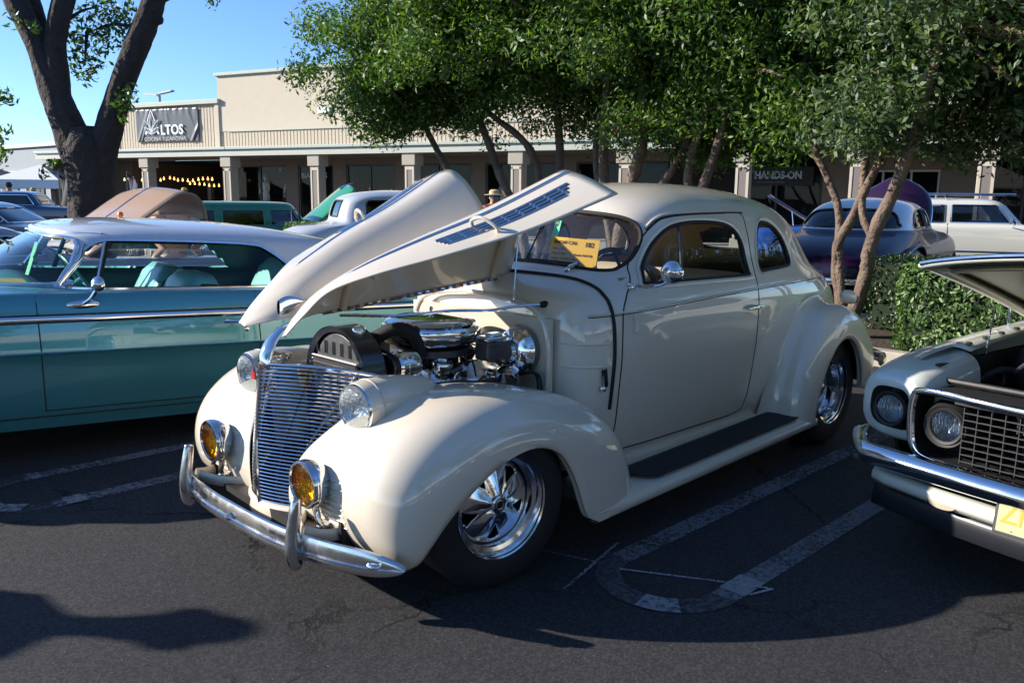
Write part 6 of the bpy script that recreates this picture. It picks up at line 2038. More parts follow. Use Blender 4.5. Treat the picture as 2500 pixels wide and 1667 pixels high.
for sg in (1, -1):
    MB().tube([(-.95, sg * .70, 1.655), (-3.2, sg * .66, 1.655)], .020, 8).build("roof_rail", CHROME, sv)
    for x in (-1.3, -2.1, -3.0):
        MB().tube([(x, sg * .67, 1.57), (x, sg * .69, 1.655)], .014, 6).build("rail_post", CHROME, sv)
    MB().tube([(x, sg * (S_.y(x, .62) + .004), .62) for x in np.linspace(.5, -3.4, 24)], .012, 6).build("side_moulding", CHROME, sv)
    MB().tube([(-2.04, sg * (S_.y(-2.04, z) + .001), z) for z in np.linspace(.6, 1.12, 8)], .005, 5).build("door_seam", SEAM, sv)
    MB().lathe([(0, .02), (.05, .016), (.07, 0), (.06, -.03), (0, -.04)], (-.98, sg * 1.02, 1.17), (1, 0, 0), 16, sq=(1.3, 1)).tube([(-.98, sg * .86, 1.06), (-.98, sg * 1.0, 1.12)], .01, 6).build("mirror", CHROME, sv)
for x in (-1.3, -2.1, -3.0):
    MB().tube([(x, -.68, 1.66), (x, .68, 1.66)], .012, 6).build("rack_bar", CHROME, sv)

# ---- blue car facing left with hood up
BLU = paint("royal_blue_paint", (.02, .09, .42))
DBL = paint("navy_paint", (.012, .03, .12))
bc = thing("blue_car", "royal blue car with navy hood up between the coupe roof and tree", "car", gp(1785, 20.5), heading(168))
rws = [(.2, .7, -4.0, .86, 8, 8), (.5, .85, -4.2, .92, 8, 8), (.75, .84, -4.2, .91, 8, 8), (.86, .6, -4.0, .89, 7, 7), (.91, -.4, -3.6, .87, 6, 6), (.95, -.82, -3.1, .85, 4, 6), (1.1, -1.1, -2.9, .78, 4, 5), (1.25, -1.35, -2.65, .68, 4, 4), (1.32, -1.6, -2.4, .5, 3, 3), (1.345, -1.9, -2.1, .1, 2.4, 2.4)]
zz = np.concatenate([np.linspace(.2, .84, 12)[:-1], np.linspace(.84, .98, 10)[:-1], np.linspace(.98, 1.27, 12)[:-1], 1.345 - .075 * (1 - np.linspace(0, 1, 8)) ** 2])
S_, bb = car_shell(bc, rws, -1.9, zz, (14, 20, 20, 12), [densify([(-1.2, .97), (-1.5, 1.22), (-2.3, 1.22), (-2.7, .97)], .05)], densify([(-.7, .98), (.7, .98), (.58, 1.23), (-.58, 1.23)], .05), densify([(-.6, .98), (.6, .98), (.5, 1.2), (-.5, 1.2)], .05), BLU, None, 9, TINTED, wheels=((0, .33), (-2.9, .33)), arch_r=.36, seal_r=.012)
for x in (0, -2.9):
    for sg in (1, -1):
        simple_wheel(bc, (x, sg * .88, .33), sg)
rows = [[(-.75 + 1.25 * u * cos(.55), .72 * v, .93 + 1.25 * u * sin(.55) + .05 * (1 - v * v)) for v in np.linspace(-1, 1, 11)] for u in np.linspace(0, 1, 10)]
MB().grid(rows, flip=True).build("raised_hood", DBL, bc, ang=180, solid=.02)
MB().tube([(-.2, .70, .92), (-.15, .70, 1.25)], .012, 6).build("hood_prop", CHROME, bc)

# ---- dark fastback, far left, and the silver and navy cars by it
BLK = paint("black_blue_paint", (.012, .014, .022))
df = thing("dark_fastback", "black fastback coupe with sky-lit roof behind the teal car's windshield", "car", gp(205, 15.4), heading(4))
rws = [(.2, .7, -4.0, .86, 8, 8), (.5, .85, -4.2, .93, 8, 8), (.75, .84, -4.2, .92, 8, 8), (.86, .6, -4.0, .90, 7, 7), (.91, -.4, -3.8, .87, 6, 6), (.95, -.80, -3.7, .85, 4, 5), (1.05, -1.0, -3.4, .80, 4, 4), (1.2, -1.28, -2.95, .72, 4, 3.6), (1.28, -1.45, -2.65, .64, 4, 3.4), (1.33, -1.65, -2.4, .48, 3, 3), (1.352, -1.9, -2.1, .1, 2.4, 2.4)]
S_, bb = car_shell(df, rws, -1.9, zz + (zz > 1) * .006, (14, 22, 26, 14), [smooth_poly([(-1.20, .98), (-1.45, 1.20), (-1.6, 1.24), (-2.2, 1.24), (-2.6, 1.15), (-3.0, .98)], 50)], densify([(-.7, .98), (.7, .98), (.58, 1.23), (-.58, 1.23)], .05), densify([(-.6, 1.0), (.6, 1.0), (.5, 1.2), (-.5, 1.2)], .05), BLK, None, 9, DARKGLASS, wheels=((0, .33), (-2.9, .33)), arch_r=.36, seal_r=.012)
for x in (0, -2.9):
    for sg in (1, -1):
        simple_wheel(df, (x, sg * .88, .33), sg)
MB().lathe([(0, .04), (.05, .03), (.06, 0), (.05, -.03)], (-1.15, -.98, .99), (1, 0, 0), 16, sq=(1.3, 1)).tube([(-1.15, -.86, .92), (-1.15, -.96, .97)], .012, 6).build("mirror", CHROME, df)
SIL = mat("silver_blue_paint", (.30, .34, .42), rough=.3, metal=.5, coat=1, coat_r=.03)
sl = thing("silver_car", "silver-blue car with raised hood cut off by the left edge", "car", gp(-165, 11.2), heading(6))
rws2 = [(r[0], r[1], r[2], r[3], r[4], r[5]) for r in rws]
S_, bb = car_shell(sl, rws2, -1.9, zz, (12, 18, 18, 10), [densify([(-1.2, .97), (-1.5, 1.22), (-2.3, 1.22), (-2.7, .97)], .05)], densify([(-.7, .98), (.7, .98), (.58, 1.23), (-.58, 1.23)], .05), None, SIL, None, 9, DARKGLASS, wheels=((0, .33), (-2.9, .33)), arch_r=.36, seal_r=.012)
for x in (0, -2.9):
    for sg in (1, -1):
        simple_wheel(sl, (x, sg * .88, .33), sg)
rows = [[(-.75 + 1.25 * u * cos(.42), .72 * v, .93 + 1.25 * u * sin(.42) * (1 - .25 * u * u) + .04 * (1 - v * v)) for v in np.linspace(-1, 1, 11)] for u in np.linspace(0, 1, 12)]
MB().grid(rows, flip=True).build("raised_hood", SIL, sl, ang=180, solid=.02)
nv = thing("navy_pickup", "navy pickup cab just left of the big trunk", "car", gp(190, 27), heading(12))
rws = [(.4, .8, -4.0, .88, 9, 9), (.7, .9, -4.1, .93, 9, 9), (1.0, .85, -4.05, .92, 9, 9), (1.06, -.2, -2.5, .88, 6, 8), (1.1, -.8, -2.4, .86, 6, 8), (1.3, -1.0, -2.35, .80, 6, 8), (1.45, -1.15, -2.3, .74, 6, 7), (1.52, -1.3, -2.2, .6, 4, 4), (1.55, -1.6, -1.9, .1, 2.4, 2.4)]
zz2 = np.concatenate([np.linspace(.4, 1.0, 10)[:-1], np.linspace(1.0, 1.12, 8)[:-1], np.linspace(1.12, 1.45, 10)[:-1], 1.55 - .1 * (1 - np.linspace(0, 1, 7)) ** 2])
car_shell(nv, rws, -1.7, zz2, (12, 16, 16, 10), [densify([(-1.05, 1.12), (-1.25, 1.42), (-2.1, 1.42), (-2.1, 1.12)], .06)], densify([(-.7, 1.13), (.7, 1.13), (.6, 1.42), (-.6, 1.42)], .06), densify([(-.6, 1.13), (.6, 1.13), (.6, 1.42), (-.6, 1.42)], .06), DBL, None, 9, DARKGLASS, wheels=((0, .38), (-3.0, .38)), arch_r=.42, seal_r=.014)
for x in (0, -3.0):
    for sg in (1, -1):
        simple_wheel(nv, (x, sg * .9, .38), sg, .38)
# ================================================================== trees and hedges
def leaf_mat(name, c_dark, c_mid, c_light, gloss=.45, trans=.35):
    m = bpy.data.materials.new(name)
    m.use_nodes = True
    nt = m.node_tree
    p = nt.nodes["Principled BSDF"]
    ge = nt.nodes.new("ShaderNodeNewGeometry")
    rp = nt.nodes.new("ShaderNodeValToRGB")
    rp.color_ramp.elements[0].color = (*c_dark, 1)
    rp.color_ramp.elements[1].color = (*c_light, 1)
    e = rp.color_ramp.elements.new(.6)
    e.color = (*c_mid, 1)
    nt.links.new(ge.outputs["Random Per Island"], rp.inputs[0])
    nt.links.new(rp.outputs[0], p.inputs["Base Color"])
    p.inputs["Roughness"].default_value = gloss
    p.inputs["Specular IOR Level"].default_value = .55
    tl = nt.nodes.new("ShaderNodeBsdfTranslucent")
    br_ = nt.nodes.new("ShaderNodeMix")
    br_.data_type = 'RGBA'
    br_.blend_type = 'MULTIPLY'
    br_.inputs[0].default_value = 1
    br_.inputs[7].default_value = (1.5, 1.6, .6, 1)
    nt.links.new(rp.outputs[0], br_.inputs[6])
    nt.links.new(br_.outputs[2], tl.inputs[0])
    mx = nt.nodes.new("ShaderNodeMixShader")
    mx.inputs[0].default_value = trans
    nt.links.new(p.outputs[0], mx.inputs[1])
    nt.links.new(tl.outputs[0], mx.inputs[2])
    nt.links.new(mx.outputs[0], nt.nodes["Material Output"].inputs[0])
    MATS[name] = m
    return m


LEAF = leaf_mat("myrtle_leaf", (.024, .062, .013), (.075, .160, .026), (.18, .275, .052), .5, .38)
LEAF2 = leaf_mat("greyer_leaf", (.032, .064, .028), (.085, .145, .065), (.17, .23, .10), .5, .38)
LEAF3 = leaf_mat("ash_leaf", (.022, .05, .012), (.05, .115, .025), (.16, .24, .04))
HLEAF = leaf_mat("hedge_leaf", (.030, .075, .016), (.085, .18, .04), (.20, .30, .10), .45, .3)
BARK = mat("myrtle_bark", (.15, .108, .082), rough=.85, var=.7, vs=6, bump=.03, bs=22)
BARKD = mat("dark_bark", (.042, .033, .030), rough=.95, var=.6, vs=7, bump=.05, bs=14)


def leaves(rng, C, per, rad, size, flat=1.0, up=.25, axis=None):
    """C: (k,3) clump centres -> verts, faces of folded leaf blades (two quads each)"""
    k = len(C)
    per = np.asarray(per) if np.ndim(per) else np.full(k, per)
    idx = np.repeat(np.arange(k), per)
    n = len(idx)
    d = rng.normal(size=(n, 3))
    d /= np.linalg.norm(d, axis=1)[:, None]
    r = rng.random(n) ** .45
    rad = np.asarray(rad) if np.ndim(rad) else np.full(k, rad)
    P = C[idx] + d * (r * rad[idx])[:, None] * np.array((1, 1, flat))
    N = d * .6 + rng.normal(size=(n, 3)) * .6 + np.array((0, 0, up))
    N /= np.linalg.norm(N, axis=1)[:, None]
    A = np.cross(N, rng.normal(size=(n, 3)))
    A /= np.linalg.norm(A, axis=1)[:, None]
    B = np.cross(N, A)
    s = size * (0.65 + .7 * rng.random(n))[:, None]
    a, b = A * s, B * s * .32
    V = np.stack([P - a * .5, P + b * .62 + N * s * .05, P + a * .55, P - b * .62 + N * s * .05], 1)
    return V


def leaf_mesh(name, Vs, m, parent, chunk=None):
    V = np.concatenate(Vs)
    n, k = V.shape[:2]
    me = bpy.data.meshes.new(name)
    me.vertices.add(n * k)
    me.vertices.foreach_set("co", V.reshape(-1).astype(np.float32))
    base = np.arange(n)[:, None] * k
    idx = np.array([[0, 1, 2, 3]]) if k == 4 else np.array([[0, 1, 2, 3, 0, 3, 4, 5]])
    quad = (base + idx).reshape(-1)
    me.loops.add(len(quad))
    me.loops.foreach_set("vertex_index", quad.astype(np.int32))
    me.polygons.add(len(quad) // 4)
    me.polygons.foreach_set("loop_start", np.arange(0, len(quad), 4, dtype=np.int32))
    me.update(calc_edges=True)
    me.validate()
    return link(name, me, m, parent)


def limb(P, r, m, parent, name="limb", n=10, seed=0, rough=.09):
    P = spline(P, max(10, len(P) * 6))
    rr = np.interp(np.linspace(0, 1, len(P)), np.linspace(0, 1, len(r)), r)
    rng = np.random.default_rng(seed)
    b_ = MB().tube(P, rr, n)
    V = np.vstack(b_.v)
    V += rng.normal(size=V.shape) * (np.repeat(rr, n)[:, None] * rough)
    b_.v = [V]
    return b_.build(name, m, parent, ang=180)


# ---- crape myrtles in the planter
def myrtle(label, base, stems, clumps, seed, leafm, per=300, size=.068, grp="crape myrtles in the planter", rad=(.24, .50)):
    rng = np.random.default_rng(seed)
    t = thing("myrtle_tree", label, "tree", base, (0, 0, 0), grp)
    t.location = base
    b0 = np.array(base)
    for k, (pts, r0, r1) in enumerate(stems):
        limb([np.array(p) - b0 for p in pts], [r0, (r0 + r1) / 2 * 1.05, r1], BARK, t, "trunk", 9, seed * 10 + k)
    C = np.array(clumps) - b0
    ends = np.array([np.array(s[0][-1]) - b0 for s in stems])
    for k in range(0, len(C), 5):
        e = ends[np.argmin(np.linalg.norm(ends - C[k], axis=1))]
        mid = (e + C[k]) / 2 + rng.normal(size=3) * .15
        limb([e, mid, C[k]], [.035, .022, .010], BARK, t, "branch", 6, k)
    rads = rng.uniform(rad[0], rad[1], len(C))
    V = leaves(rng, C, (per * (rads / .40) ** 2).astype(int), rads, size, .75)
    core = C[rng.random(len(C)) < .55] * np.array((1, 1, 1))
    cen = C.mean(0)
    core = cen + (core - cen) * rng.uniform(.35, .85, (len(core), 1))
    V2 = leaves(rng, core, 130, .5, .10, .8)
    leaf_mesh("crown", [V, V2], leafm, t)
    return t


def crown_points(rng, c, ax, n, hollow=.55, cut=None):
    out = []
    while len(out) < n:
        d = rng.normal(size=3)
        d /= np.linalg.norm(d)
        r = hollow + (1 - hollow) * rng.random() ** .6
        # lobed outline
        k = 1 + .16 * sin(3.1 * d[0] + 2 * d[2] + c[0]) + .12 * sin(5.3 * d[1] + 4 * d[2] + c[1])
        p = np.array(c) + d * np.array(ax) * r * k
        if cut is None or cut(p):
            out.append(p)
    return out


rng = np.random.default_rng(5)
low = lambda zmin: (lambda p: p[2] > zmin + .25 * sin(p[0] * 2.1 + p[1] * 1.7))
T1 = np.array((-6.5, -5.35, .12))
T2 = np.array((-6.6, -3.75, .12))
T3 = np.array((-6.6, -2.60, .12))
T4 = np.array((-6.35, -.62, .12))
c1 = crown_points(rng, (-6.3, -6.3, 3.75), (2.15, 2.15, 1.45), 240, .35, low(2.15))
c1 += crown_points(rng, (-6.0, -5.1, 4.35), (1.9, 1.8, 1.40), 140, .35, low(2.4))
c1 += crown_points(rng, (-5.5, -7.0, 2.95), (1.1, .9, .65), 55, .3, low(2.1))
myrtle("crape myrtle with the leftmost rounded sunlit crown, leaning stems at its foot", T1,
       [([T1, (-6.35, -5.7, .9), (-6.0, -6.4, 1.75), (-5.8, -6.9, 2.6)], .075, .040), ([T1, (-6.5, -5.5, 1.0), (-6.3, -5.85, 2.0), (-6.2, -6.3, 3.0)], .085, .045),
        ([T1, (-6.6, -5.2, 1.0), (-6.5, -5.3, 2.1), (-6.2, -5.9, 2.7)], .08, .04), ([T1, (-6.7, -5.0, 1.2), (-6.6, -4.9, 2.4), (-6.3, -4.8, 3.2)], .08, .04)], c1, 1, LEAF)
c2 = crown_points(rng, (-6.4, -3.9, 4.2), (2.0, 1.8, 1.75), 210, .3, low(2.05))
c2 += crown_points(rng, (-7.2, -4.3, 3.0), (1.2, 1.3, 1.0), 60, .2, low(2.0))
myrtle("crape myrtle with pale twisting trunks right behind the open hood", T2,
       [([T2, (-6.45, -3.70, .9), (-6.50, -3.55, 1.7), (-6.30, -3.25, 2.35), (-6.3, -3.35, 3.3)], .105, .05), ([T2, (-6.7, -4.05, 1.1), (-6.6, -4.1, 1.9), (-6.3, -3.85, 2.6), (-6.2, -3.75, 3.2)], .085, .045),
        ([T2, (-6.6, -4.0, 1.2), (-6.75, -4.35, 2.0), (-6.9, -4.45, 2.9)], .06, .035), ([T2, (-6.6, -3.4, 1.3), (-6.6, -3.0, 1.9), (-6.5, -2.4, 2.8)], .06, .035)], c2, 2, LEAF)
c3 = crown_points(rng, (-6.5, -2.3, 4.3), (2.0, 1.8, 1.75), 220, .3, low(1.9))
c3 += crown_points(rng, (-7.0, -1.4, 2.75), (1.5, 1.3, .95), 100, .2, low(2.05))
c3 += crown_points(rng, (-7.3, -2.55, 2.45), (1.2, 1.1, .75), 75, .1, low(1.78))
c3 += crown_points(rng, (-6.9, -3.2, 2.7), (1.0, .8, .6), 30, .1, low(2.0))
myrtle("crape myrtle with two thin crossing stems above the coupe's roof", T3,
       [([T3, (-6.55, -2.62, .9), (-6.5, -2.55, 1.5), (-6.55, -2.35, 2.2), (-6.5, -2.2, 2.9)], .075, .04), ([T3, (-6.6, -2.7, 1.1), (-6.55, -2.75, 1.9), (-6.45, -2.45, 2.6), (-6.4, -2.3, 3.2)], .065, .035)], c3, 3, LEAF)
c4 = crown_points(rng, (-6.5, .2, 4.25), (2.1, 1.9, 1.75), 220, .3, low(1.85))
c4 += crown_points(rng, (-5.6, -.15, 2.35), (.55, .50, .34), 16, .3)
c4 += crown_points(rng, (-7.1, 1.6, 2.9), (1.7, 1.7, 1.3), 150, .25, low(1.68))
myrtle("crape myrtle with forked sunlit trunk rising behind the coupe's tail", T4,
       [([T4, (-6.2, -.40, .75), (-6.05, -.30, 1.15), (-5.95, -.05, 1.75), (-5.85, .10, 2.3), (-6.0, .2, 3.1)], .075, .045), ([T4, (-6.3, -.75, .95), (-6.15, -.55, 1.35), (-6.05, -.35, 1.75), (-5.9, -.1, 2.2)], .055, .032),
        ([T4, (-6.3, -.72, .9), (-6.25, -.75, 1.45), (-6.2, -1.0, 2.0), (-6.15, -1.25, 2.6)], .050, .030), ([(-6.05, -.30, 1.15), (-6.1, -.45, 1.5), (-6.2, -.45, 2.2), (-6.3, -.3, 2.9)], .04, .028)], c4, 4, LEAF2, 300, .068)
T5 = np.array((-6.8, 2.2, .12))
c5 = crown_points(rng, (-5.9, 2.0, 3.9), (2.2, 2.1, 1.7), 220, .3, low(1.8))
c5 += crown_points(rng, (-7.2, 2.6, 2.6), (1.3, 2.0, .9), 110, .1, low(1.72))
c5 += crown_points(rng, (-7.4, 1.2, 2.3), (.9, 1.5, .52), 85, .0, low(1.80))
myrtle("crape myrtle filling the upper right corner with grey-green leaves", T5,
       [([T5, (-6.7, 2.1, 1.2), (-6.5, 2.2, 2.2), (-6.2, 2.1, 3.2)], .08, .045), ([T5, (-6.9, 2.4, 1.2), (-6.8, 2.8, 2.2), (-6.5, 3.0, 3.2)], .07, .04)], c5, 6, LEAF2, 300, .068)

# ---- big trunk at the left
d_ = 11.0
def tp(u, v, dd=0.0):
    """point on the left tree: picture column/row at its distance"""
    dpt = d_ + dd
    r = (u * 1.06293 - 1250.0) / 2017.0
    q = -(v * 1.06293 - 833.5) / 2017.0
    w = Vector(CAM) + (_F + _R2 * r + _U2 * q) * (dpt)
    return np.array(w)
bt = thing("ash_tree", "big dark forked trunk with rough bark at the upper left", "tree", tuple(tp(213, 690) * np.array((1, 1, 0))))
b0 = np.array(bt.location)
L_ = lambda pts: [np.array(p) - b0 for p in pts]
def bark_limb(pts, r, seed, name):
    P = spline(L_(pts), max(26, len(pts) * 14))
    rr = interp(np.linspace(0, 1, len(r)), r, np.linspace(0, 1, len(P)))
    n = 40
    b_ = MB().tube(P, rr, n)
    V = np.vstack(b_.v)
    ang = np.tile(np.arange(n), len(P))
    row = np.repeat(np.arange(len(P)), n)
    rg = np.random.default_rng(seed)
    cell = rg.random((len(P) // 3 + 2, n))
    ridge = np.sin(ang * 2 * pi / n * 9 + 1.3 * np.sin(row * .35 + seed)) * .5 + (cell[row // 3, ang] - .5)
    ctr = np.repeat(P, n, axis=0)
    dirv = V - ctr
    k = 1 + .055 * ridge + .05 * np.sin(row * .23 + seed) * np.sin(ang * 2 * pi / n * 2)
    b_.v = [ctr + dirv * k[:, None]]
    return b_.build(name, BARKD, bt, ang=180)
bark_limb([tp(213, 700), tp(213, 560), tp(210, 430), tp(202, 360), tp(190, 300)], [.33, .30, .285, .30, .20], 1, "trunk")
bark_limb([tp(205, 430), tp(168, 320), tp(128, 220), tp(88, 110), tp(40, 10), tp(0, -80)], [.20, .215, .18, .148, .145, .14], 2, "limb")
bark_limb([tp(140, 255), tp(132, 170), tp(128, 90), tp(148, -10), tp(160, -90)], [.13, .145, .13, .14, .14], 3, "limb")
bark_limb([tp(110, 170, .3), tp(95, 90, .3), tp(78, 20, .3), tp(55, -60, .3)], [.10, .105, .11, .11], 4, "limb")
bark_limb([tp(220, 430), tp(243, 325), tp(272, 220), tp(312, 110), tp(348, 20), tp(372, -70)], [.20, .18, .155, .155, .15, .13], 5, "limb")
bark_limb([tp(350, 40), tp(366, 48), tp(372, 52)], [.11, .07, .035], 6, "burl")
rng = np.random.default_rng(21)
cl, pr = [], []
def clump(u, v, r, n, dd=0.0):
    cl.append(tp(u, v, dd) - b0)
    pr.append((r, n))
for u, v, r, n in ((215, 60, .30, 110), (250, 45, .28, 90), (205, 110, .30, 120), (240, 90, .26, 90), (275, 70, .26, 80), (190, 150, .24, 80), (175, 120, .24, 80), (290, 110, .2, 50), (225, 150, .18, 40), (200, 178, .16, 34), (165, 85, .22, 60),
                   (230, 20, .26, 70), (270, 15, .26, 70), (180, 40, .2, 40), (310, 25, .18, 40), (205, -5, .3, 80)):
    clump(u, v, r, n, .5)
for u, v, r, n in ((285, 215, .13, 30), (270, 240, .14, 34), (290, 252, .12, 26), (282, 275, .09, 14), (300, 230, .10, 18), (308, 205, .08, 8), (75, 62, .11, 20), (85, 75, .09, 14), (488, 8, .10, 16), (492, -4, .10, 12),
                   (8, 222, .16, 50), (22, 232, .12, 26), (-4, 300, .16, 40), (2, 345, .14, 40), (-6, 370, .14, 40), (118, 375, .14, 24), (105, 395, .10, 14), (30, 45, .14, 20)):
    clump(u, v, r, n, -.25)
V = [leaves(rng, np.array([c]), n, r, .085, .9, -.2) for c, (r, n) in zip(cl, pr)]
leaf_mesh("crown", V, LEAF3, bt)
for a_, b2 in (((300, 60), (205, 75)), ((345, 20), (488, -30)), ((200, 75), (195, 150)), ((140, 60), (230, 15))):
    limb(L_([tp(*a_, .3), tp((a_[0] + b2[0]) / 2, (a_[1] + b2[1]) / 2 - 10, .4), tp(*b2, .5)]), [.03, .02, .01], BARKD, bt, "twig", 6, 7)

# ---- clipped hedges
def hedge(label, x0, x1, y0, y1, z1, n, seed, size=.055, m=HLEAF):
    t = thing("clipped_hedge", label, "hedge", ((x0 + x1) / 2, (y0 + y1) / 2, .12), (0, 0, 0), "hedges in the planter")
    o = np.array(t.location)
    rg = np.random.default_rng(seed)
    sx, sy, sz = x1 - x0, y1 - y0, z1 - .12
    faces_ = [(sy * sz, 0), (sy * sz, 1), (sx * sz, 2), (sx * sz, 3), (sx * sy, 4)]
    tot = sum(f[0] for f in faces_)
    P, N = [], []
    for a_, k in faces_:
        c = int(n * a_ / tot)
        u, v = rg.random(c), rg.random(c)
        dd = rg.random(c) ** 2 * .09 - .015 + .03 * np.sin(u * 23 + seed) * np.sin(v * 7) + .11 * np.maximum(0, np.abs(v * 2 - 1) - .72) / .28 * (v > .5) * (k < 4) + .10 * np.maximum(0, np.abs(u * 2 - 1) - .85) / .15
        if k == 0: p = np.stack([x0 + dd, y0 + u * sy, .12 + v * sz], 1); nn = (-1, 0, .2)
        elif k == 1: p = np.stack([x1 - dd, y0 + u * sy, .12 + v * sz], 1); nn = (1, 0, .2)
        elif k == 2: p = np.stack([x0 + u * sx, y0 + dd, .12 + v * sz], 1); nn = (0, -1, .2)
        elif k == 3: p = np.stack([x0 + u * sx, y1 - dd, .12 + v * sz], 1); nn = (0, 1, .2)
        else: p = np.stack([x0 + u * sx, y0 + v * sy, z1 - dd * .8], 1); nn = (0, 0, 1)
        P.append(p)
        N.append(np.tile(nn, (c, 1)))
    P, N = np.concatenate(P) - o, np.concatenate(N).astype(float)
    c = len(P)
    N = N * .9 + rg.normal(size=(c, 3)) * .55
    N /= np.linalg.norm(N, axis=1)[:, None]
    A = np.cross(N, rg.normal(size=(c, 3)))
    A = A + np.array((0, 0, .5))
    A /= np.linalg.norm(A, axis=1)[:, None]
    B = np.cross(N, A)
    s = size * (.7 + .6 * rg.random(c))[:, None]
    a, b_ = A * s, B * s * .42
    V = np.stack([P - a * .5, P - a * .05 + b_ * .5 + N * s * .08, P + a * .28 + b_ * .42 + N * s * .06, P + a * .5, P + a * .28 - b_ * .42 + N * s * .06, P - a * .05 - b_ * .5 + N * s * .08], 1)
    leaf_mesh("foliage", [V], m, t)
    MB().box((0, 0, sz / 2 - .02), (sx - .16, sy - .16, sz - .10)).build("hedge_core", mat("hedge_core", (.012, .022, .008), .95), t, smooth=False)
    for k in range(5):
        MB().tube([(-sx * .3 + k * sx * .15, -sy * .4 + k * sy * .2, -.02), (-sx * .3 + k * sx * .15, -sy * .4 + k * sy * .2, .3)], .02, 6).build("stem", BARK, t)
    return t


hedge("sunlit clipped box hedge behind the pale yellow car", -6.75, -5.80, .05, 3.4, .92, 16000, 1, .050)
hedge("hedge painted darker for shade between the sunlit hedge and purple coupe", -7.9, -7.0, -.72, 3.6, .90, 9000, 2, .048, leaf_mat('painted_shade_hedge_leaf', (.012, .03, .008), (.022, .055, .014), (.06, .10, .03), .4, .2))  # shade on this hedge is put into its darker leaf colour
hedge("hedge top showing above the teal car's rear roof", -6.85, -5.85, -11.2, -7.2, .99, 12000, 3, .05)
# ================================================================== people, tents, flags, small things
SKIN = mat("skin", (.45, .25, .16), rough=.55)
def person(name_label, base, rotz, joints, cloth, hair=None, hat=None, h=1.72):
    """one skinned body; clothing colours by body region"""
    t = thing("person", name_label, "person", base, (0, 0, rotz))
    J = {k: np.array(v, float) * h / 1.72 for k, v in joints.items()}
    order = ["pelvis", "waist", "chest", "neck", "head0", "head1"]
    verts, edges, rad, reg = [], [], [], []
    ix = {}
    def add(k, p, r, g):
        ix[k] = len(verts)
        verts.append(tuple(p)); rad.append(r); reg.append(g)
    add("pelvis", J["pelvis"], .145, "leg")
    add("waist", J["waist"], .135, "top"); edges.append((0, 1))
    add("chest", J["chest"], .165, "top"); edges.append((1, 2))
    add("neck", J["neck"], .060, "skin"); edges.append((2, 3))
    add("head0", J["neck"] + (J["head"] - J["neck"]) * .55, .085, "skin"); edges.append((3, 4))
    add("head1", J["head"], .088, "skin"); edges.append((4, 5))
    for s in ("l", "r"):
        add(s + "sh", J[s + "sh"], .075, "top"); edges.append((2, ix[s + "sh"]))
        add(s + "el", J[s + "el"], .048, "arm"); edges.append((ix[s + "sh"], ix[s + "el"]))
        add(s + "wr", J[s + "wr"], .034, "skin"); edges.append((ix[s + "el"], ix[s + "wr"]))
        add(s + "ha", J[s + "ha"], .036, "skin"); edges.append((ix[s + "wr"], ix[s + "ha"]))
        add(s + "hip", J[s + "hip"], .105, "leg"); edges.append((0, ix[s + "hip"]))
        add(s + "kn", J[s + "kn"], .068, "leg"); edges.append((ix[s + "hip"], ix[s + "kn"]))
        add(s + "an", J[s + "an"], .046, "leg"); edges.append((ix[s + "kn"], ix[s + "an"]))
        add(s + "to", J[s + "to"], .040, "shoe"); edges.append((ix[s + "an"], ix[s + "to"]))
    me = bpy.data.meshes.new("body")
    me.from_pydata(verts, edges, [])
    o = bpy.data.objects.new("body", me)
    COL.objects.link(o)
    sk = o.modifiers.new("skin", 'SKIN')
    for v, r in zip(me.skin_vertices[0].data, rad):
        v.radius = (r, r)
    me.skin_vertices[0].data[0].use_root = True
    sb = o.modifiers.new("sub", 'SUBSURF')
    sb.levels = 2
    dg = bpy.context.evaluated_depsgraph_get()
    m2 = bpy.data.meshes.new_from_object(o.evaluated_get(dg))
    bpy.data.objects.remove(o)
    for m in (SKIN, cloth["top"], cloth["leg"], cloth.get("shoe", SATIN)):
        m2.materials.append(m)
    VV = np.array(verts)
    code = {"skin": 0, "top": 1, "arm": 1 if cloth.get("long") else 0, "leg": 2, "shoe": 3}
    for f in m2.polygons:
        c = np.array(f.center)
        k = int(np.argmin(np.linalg.norm(VV - c, axis=1) - np.array(rad) * .6))
        f.material_index = code[reg[k]]
        f.use_smooth = True
    ob = link("body", m2, None, t)
    hd_ = J["head"]
    if hair is not None:
        MB().lathe([(0, .105), (.05, .098), (.088, .06), (.098, .01), (.09, -.045), (.07, -.06)], hd_ + np.array((-.012, 0, .01)), (0, 0, 1), 18).build("hair", hair, t)
    if hat is not None:
        m_, brim = hat
        MB().lathe([(0, .12), (.06, .118), (.095, .09), (.102, .035), (brim, .025), (brim, .018), (.10, .02)], hd_ + np.array((0, 0, .015)), (0, 0, 1), 20).build("hat", m_, t)
    face = MB()
    face.lathe([(0, .018), (.012, .008), (.016, -.01)], hd_ + np.array((.088, 0, -.02)), (1, 0, -.3), 8)
    face.build("nose", SKIN, t)
    for s in (-1, 1):
        MB().lathe([(0, .008), (.010, .004), (.012, 0)], hd_ + np.array((.082, s * .033, .012)), (1, s * .3, 0), 8).build("eye", SATIN, t)
        MB().lathe([(0, .012), (.018, .008), (.022, 0)], hd_ + np.array((.0, s * .088, -.005)), (0, s, 0), 8).build("ear", SKIN, t)
    return t


